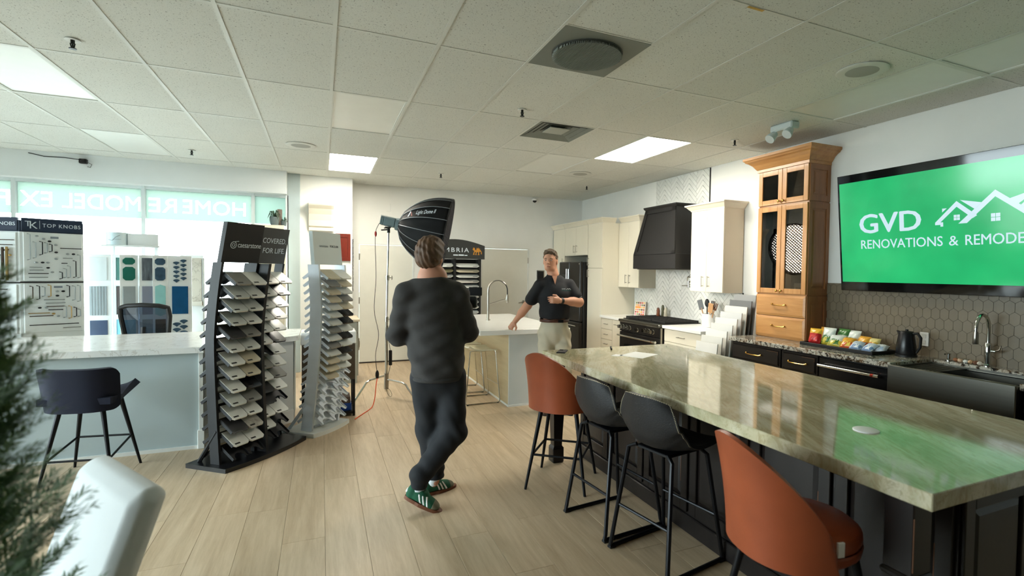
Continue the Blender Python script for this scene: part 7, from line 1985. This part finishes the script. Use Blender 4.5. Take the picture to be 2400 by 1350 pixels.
po.cap((2.416,5.365,1.465), K['chest'], .115, .172, .06, (fd,1.30)).cap(K['chest'], (2.425,5.35,1.12), .175, .168, .06, (fd,1.26)).cap((2.425,5.35,1.12), (2.425,5.352,1.05), .168, .158, .04, (fd,1.22))
po.cap(K['shR'], (2.37,5.375,1.505), .062, .045, .06).cap(K['shL'], (2.46,5.355,1.505), .062, .045, .06)
mR = V3(*K['shR']).lerp(V3(*K['elR']), .66); mL = V3(*K['shL']).lerp(V3(*K['elL']), .66)
po.cap(K['shR'], mR, .070, .076, .04).cap(K['shL'], mL, .070, .078, .04)
po.plane((0,0,-1), -1.072, .008)
po.plane((0,0,1), 1.572, .012)
dR = (V3(*K['elR'])-V3(*K['shR'])).normalized(); dL = (V3(*K['elL'])-V3(*K['shL'])).normalized()
po.fold(lambda X,Y,Z: .004*np.sin(Z*38+X*30)*np.clip((1.3-Z)*4,.2,1)+.003*np.sin(X*52-Z*20))
obj('polo_shirt', po.mesh('polo', .0075), M_POLO, body)
def collar(u, v):
    a = 2*PI*u; c = Vector((2.412,5.368,0)); fr_ = max(0, math.sin(a))   # a = 90 deg is the front
    d = sdv*math.cos(a)+vn*math.sin(a)
    z = 1.572-.050*fr_**2-.052*v-.02*fr_*v; r_ = .066+.012*fr_+.026*v+.012*fr_*v
    return c+d*r_+Vector((0,0,z))
vn = Vector((-.25,-.97,0)).normalized(); sdv = Vector((.97,-.25,0)).normalized()
obj('collar', MB().sheet(collar, 40, 4, .004), M_POLO, body, 1.2)
# open V of the placket
ch = SDF(); 
vn = Vector((-.25,-.97,0)).normalized(); sdv = Vector((.97,-.25,0))
pc = Vector((2.415,5.37,1.545))+vn*.088
obj('open_neck', MB().add([pc+sdv*-.028+V3(0,0,.01), pc+sdv*.028+V3(0,0,.01), pc+vn*.034+V3(0,0,-.085), pc+sdv*-.03-vn*.02+V3(0,0,.01), pc+sdv*.03-vn*.02+V3(0,0,.01), pc+V3(0,0,-.07)], [(0,1,2),(3,4,5),(0,3,5,2),(1,4,5,2),(0,1,4,3)]), M_SKIN2, body)
for k in range(2): obj('button', MB().ell(tuple(pc+vn*(.043+.006*k)+V3(0,0,-.095-.03*k)), .005, 8, 6), M_DARKM, body, True)
# chest lettering and sleeve tick
lp = Vector((2.43,5.345,1.405))+vn*.150+sdv*.045
text_obj('shirt_lettering', 'GVD', .022, M_WHITE, body, frame(tuple(lp), sdv, vn), depth=.0015, bold=.01)
obj('shirt_logo', MB().prism([(.05,.0),(.068,.016),(.078,.006),(.088,.016),(.106,.0),(.10,.0),(.088,.010),(.078,.0),(.068,.010),(.056,.0)], 0, .003, M=frame(tuple(lp), sdv, vn)), M_WHITE, body)
obj('shirt_underline', MB().box(0,.10,-.012,-.008,0,.003,M=frame(tuple(lp), sdv, vn)), mat('teal_print', (40,110,100), .6), body)
tp = mL+V3(.02,-.078,-.005)
obj('sleeve_tick', MB().prism([(-.018,-.004),(-.006,-.010),(.024,.012),(-.006,-.002),(-.016,.004)], 0, .003, M=frame(tuple(tp), (.97,-.25,0), (-.1,-1,.05))), M_WHITE, body)
M_KHAKI = mat('khaki_twill', (190,182,160), .85, var=.04, vscale=12, bump=.06, bscale=300)
tr = SDF(); tr.cap((2.425,5.352,1.035), (2.425,5.352,.93), .150, .165, .05, (fd,1.2))
for a, b, c, r0, r1, r2 in (('hipL','knL','anL',.102,.083,.076),('hipR','knR','anR',.102,.083,.076)):
    tr.cap(K[a], K[b], r0, r1, .018); tr.cap(K[b], V3(*K[c])+V3(0,0,.01), r1, r2, .03)
tr.plane((0,0,-1), -.055, .01); tr.plane((0,0,1), 1.05, .008)
tr.fold(lambda X,Y,Z: .005*np.sin(Z*46+X*34+1.2*np.sin(X*25))*np.clip(1-np.abs(Z-.82)*2.4,.2,1)+.003*np.sin(X*60+Z*14))
obj('trousers', tr.mesh('trousers', .008), M_KHAKI, body)
bl = [Vector((2.425,5.352,1.052))+sdv*(.162*math.cos(a))+vn*(.138*math.sin(a)) for a in [2*PI*k/48 for k in range(48)]]
bm_ = MB(); n = 48
bm_.add([p+V3(0,0,-.017) for p in bl]+[p+V3(0,0,.017) for p in bl], [(i,(i+1)%n,n+(i+1)%n,n+i) for i in range(n)])
b_ = obj('belt', bm_, mat('brown_belt', (70,36,24), .45), body, True); sd = b_.modifiers.new('thick','SOLIDIFY'); sd.thickness = .006; sd.offset = 1
bp_ = Vector((2.425,5.352,1.052))+vn*.143+sdv*.03
obj('buckle', MB().box(-.012,.05,-.017,.017,0,.004,.002,M=frame(tuple(bp_), sdv, vn)), M_DARKM, b_)
M_HAIR2 = mat('short_brown_hair', (84,66,48), .65, var=.35, vscale=40, bump=.5, bscale=120)
hr = SDF(); hr.ell(kL(-.016,0,.034), (.101,.082,.100), .02, kR).ell(kL(.035,0,.098), (.055,.062,.030), .025, kR)
c0 = Vector(kL(0,0,0)); fvv = Vector(kL(1,0,0))-c0; zv = Vector(kL(0,0,1))-c0; lvv = Vector(kL(0,1,0))-c0
nrm = (fvv*.72-zv*.70).normalized(); hr.plane(tuple(nrm), nrm.dot(c0)+.004, .012); hr.plane(tuple(-zv), -(zv.dot(c0)-.045), .01)
hr.fold(lambda X,Y,Z: .002*np.sin(X*170+Y*140)+.002*np.sin(Z*150+X*70))
obj('hair', hr.mesh('hair', .0045), M_HAIR2, body)
face_parts(body, kL, kR, M_HAIR2)
wd = (V3(*K['wrL'])-V3(*K['elL'])).normalized(); wp = V3(*K['wrL'])-wd*.02
w_ = obj('watch_strap', MB().cyl(wp-wd*.014, wp+wd*.014, .036, .035, 20), M_BLACK, body, True)
obj('watch_case', MB().box(-.018,.018,-.022,.022,.028,.042,.005,M=Matrix.Translation(wp) @ wd.to_track_quat('X','Z').to_matrix().to_4x4() @ Matrix.Rotation(math.radians(70),4,'X')), M_GLASSK, w_)
M_BSHOE = mat('brown_shoe', (84,58,40), .5, var=.1)
for an in ('anL','anR'):
    a = V3(*K[an]); d = Vector((-.26 if an == 'anR' else .0,-.95,0)).normalized(); s = SDF(); g = Vector((a.x,a.y,0))
    s.cap(g-d*.05+V3(0,0,.045), g+d*.06+V3(0,0,.045), .042, .044, .03).cap(g+d*.05+V3(0,0,.035), g+d*.17+V3(0,0,.028), .046, .036, .03).cap(g-d*.03+V3(0,0,.07), g+d*.02+V3(0,0,.08), .038, .04, .02).plane((0,0,-1), -.004, .004)
    o = obj('shoe', s.mesh('shoe', .006), M_BSHOE, body)
    pts = [(.06+.155*math.cos(q), .048*math.copysign(abs(math.sin(q))**.8, math.sin(q))) for q in [2*PI*k/28 for k in range(28)]]
    obj('sole', MB().prism(pts, 0, .02, M=frame(tuple(g), d, (0,0,1))), mat('dark_sole', (50,38,30), .6), o)
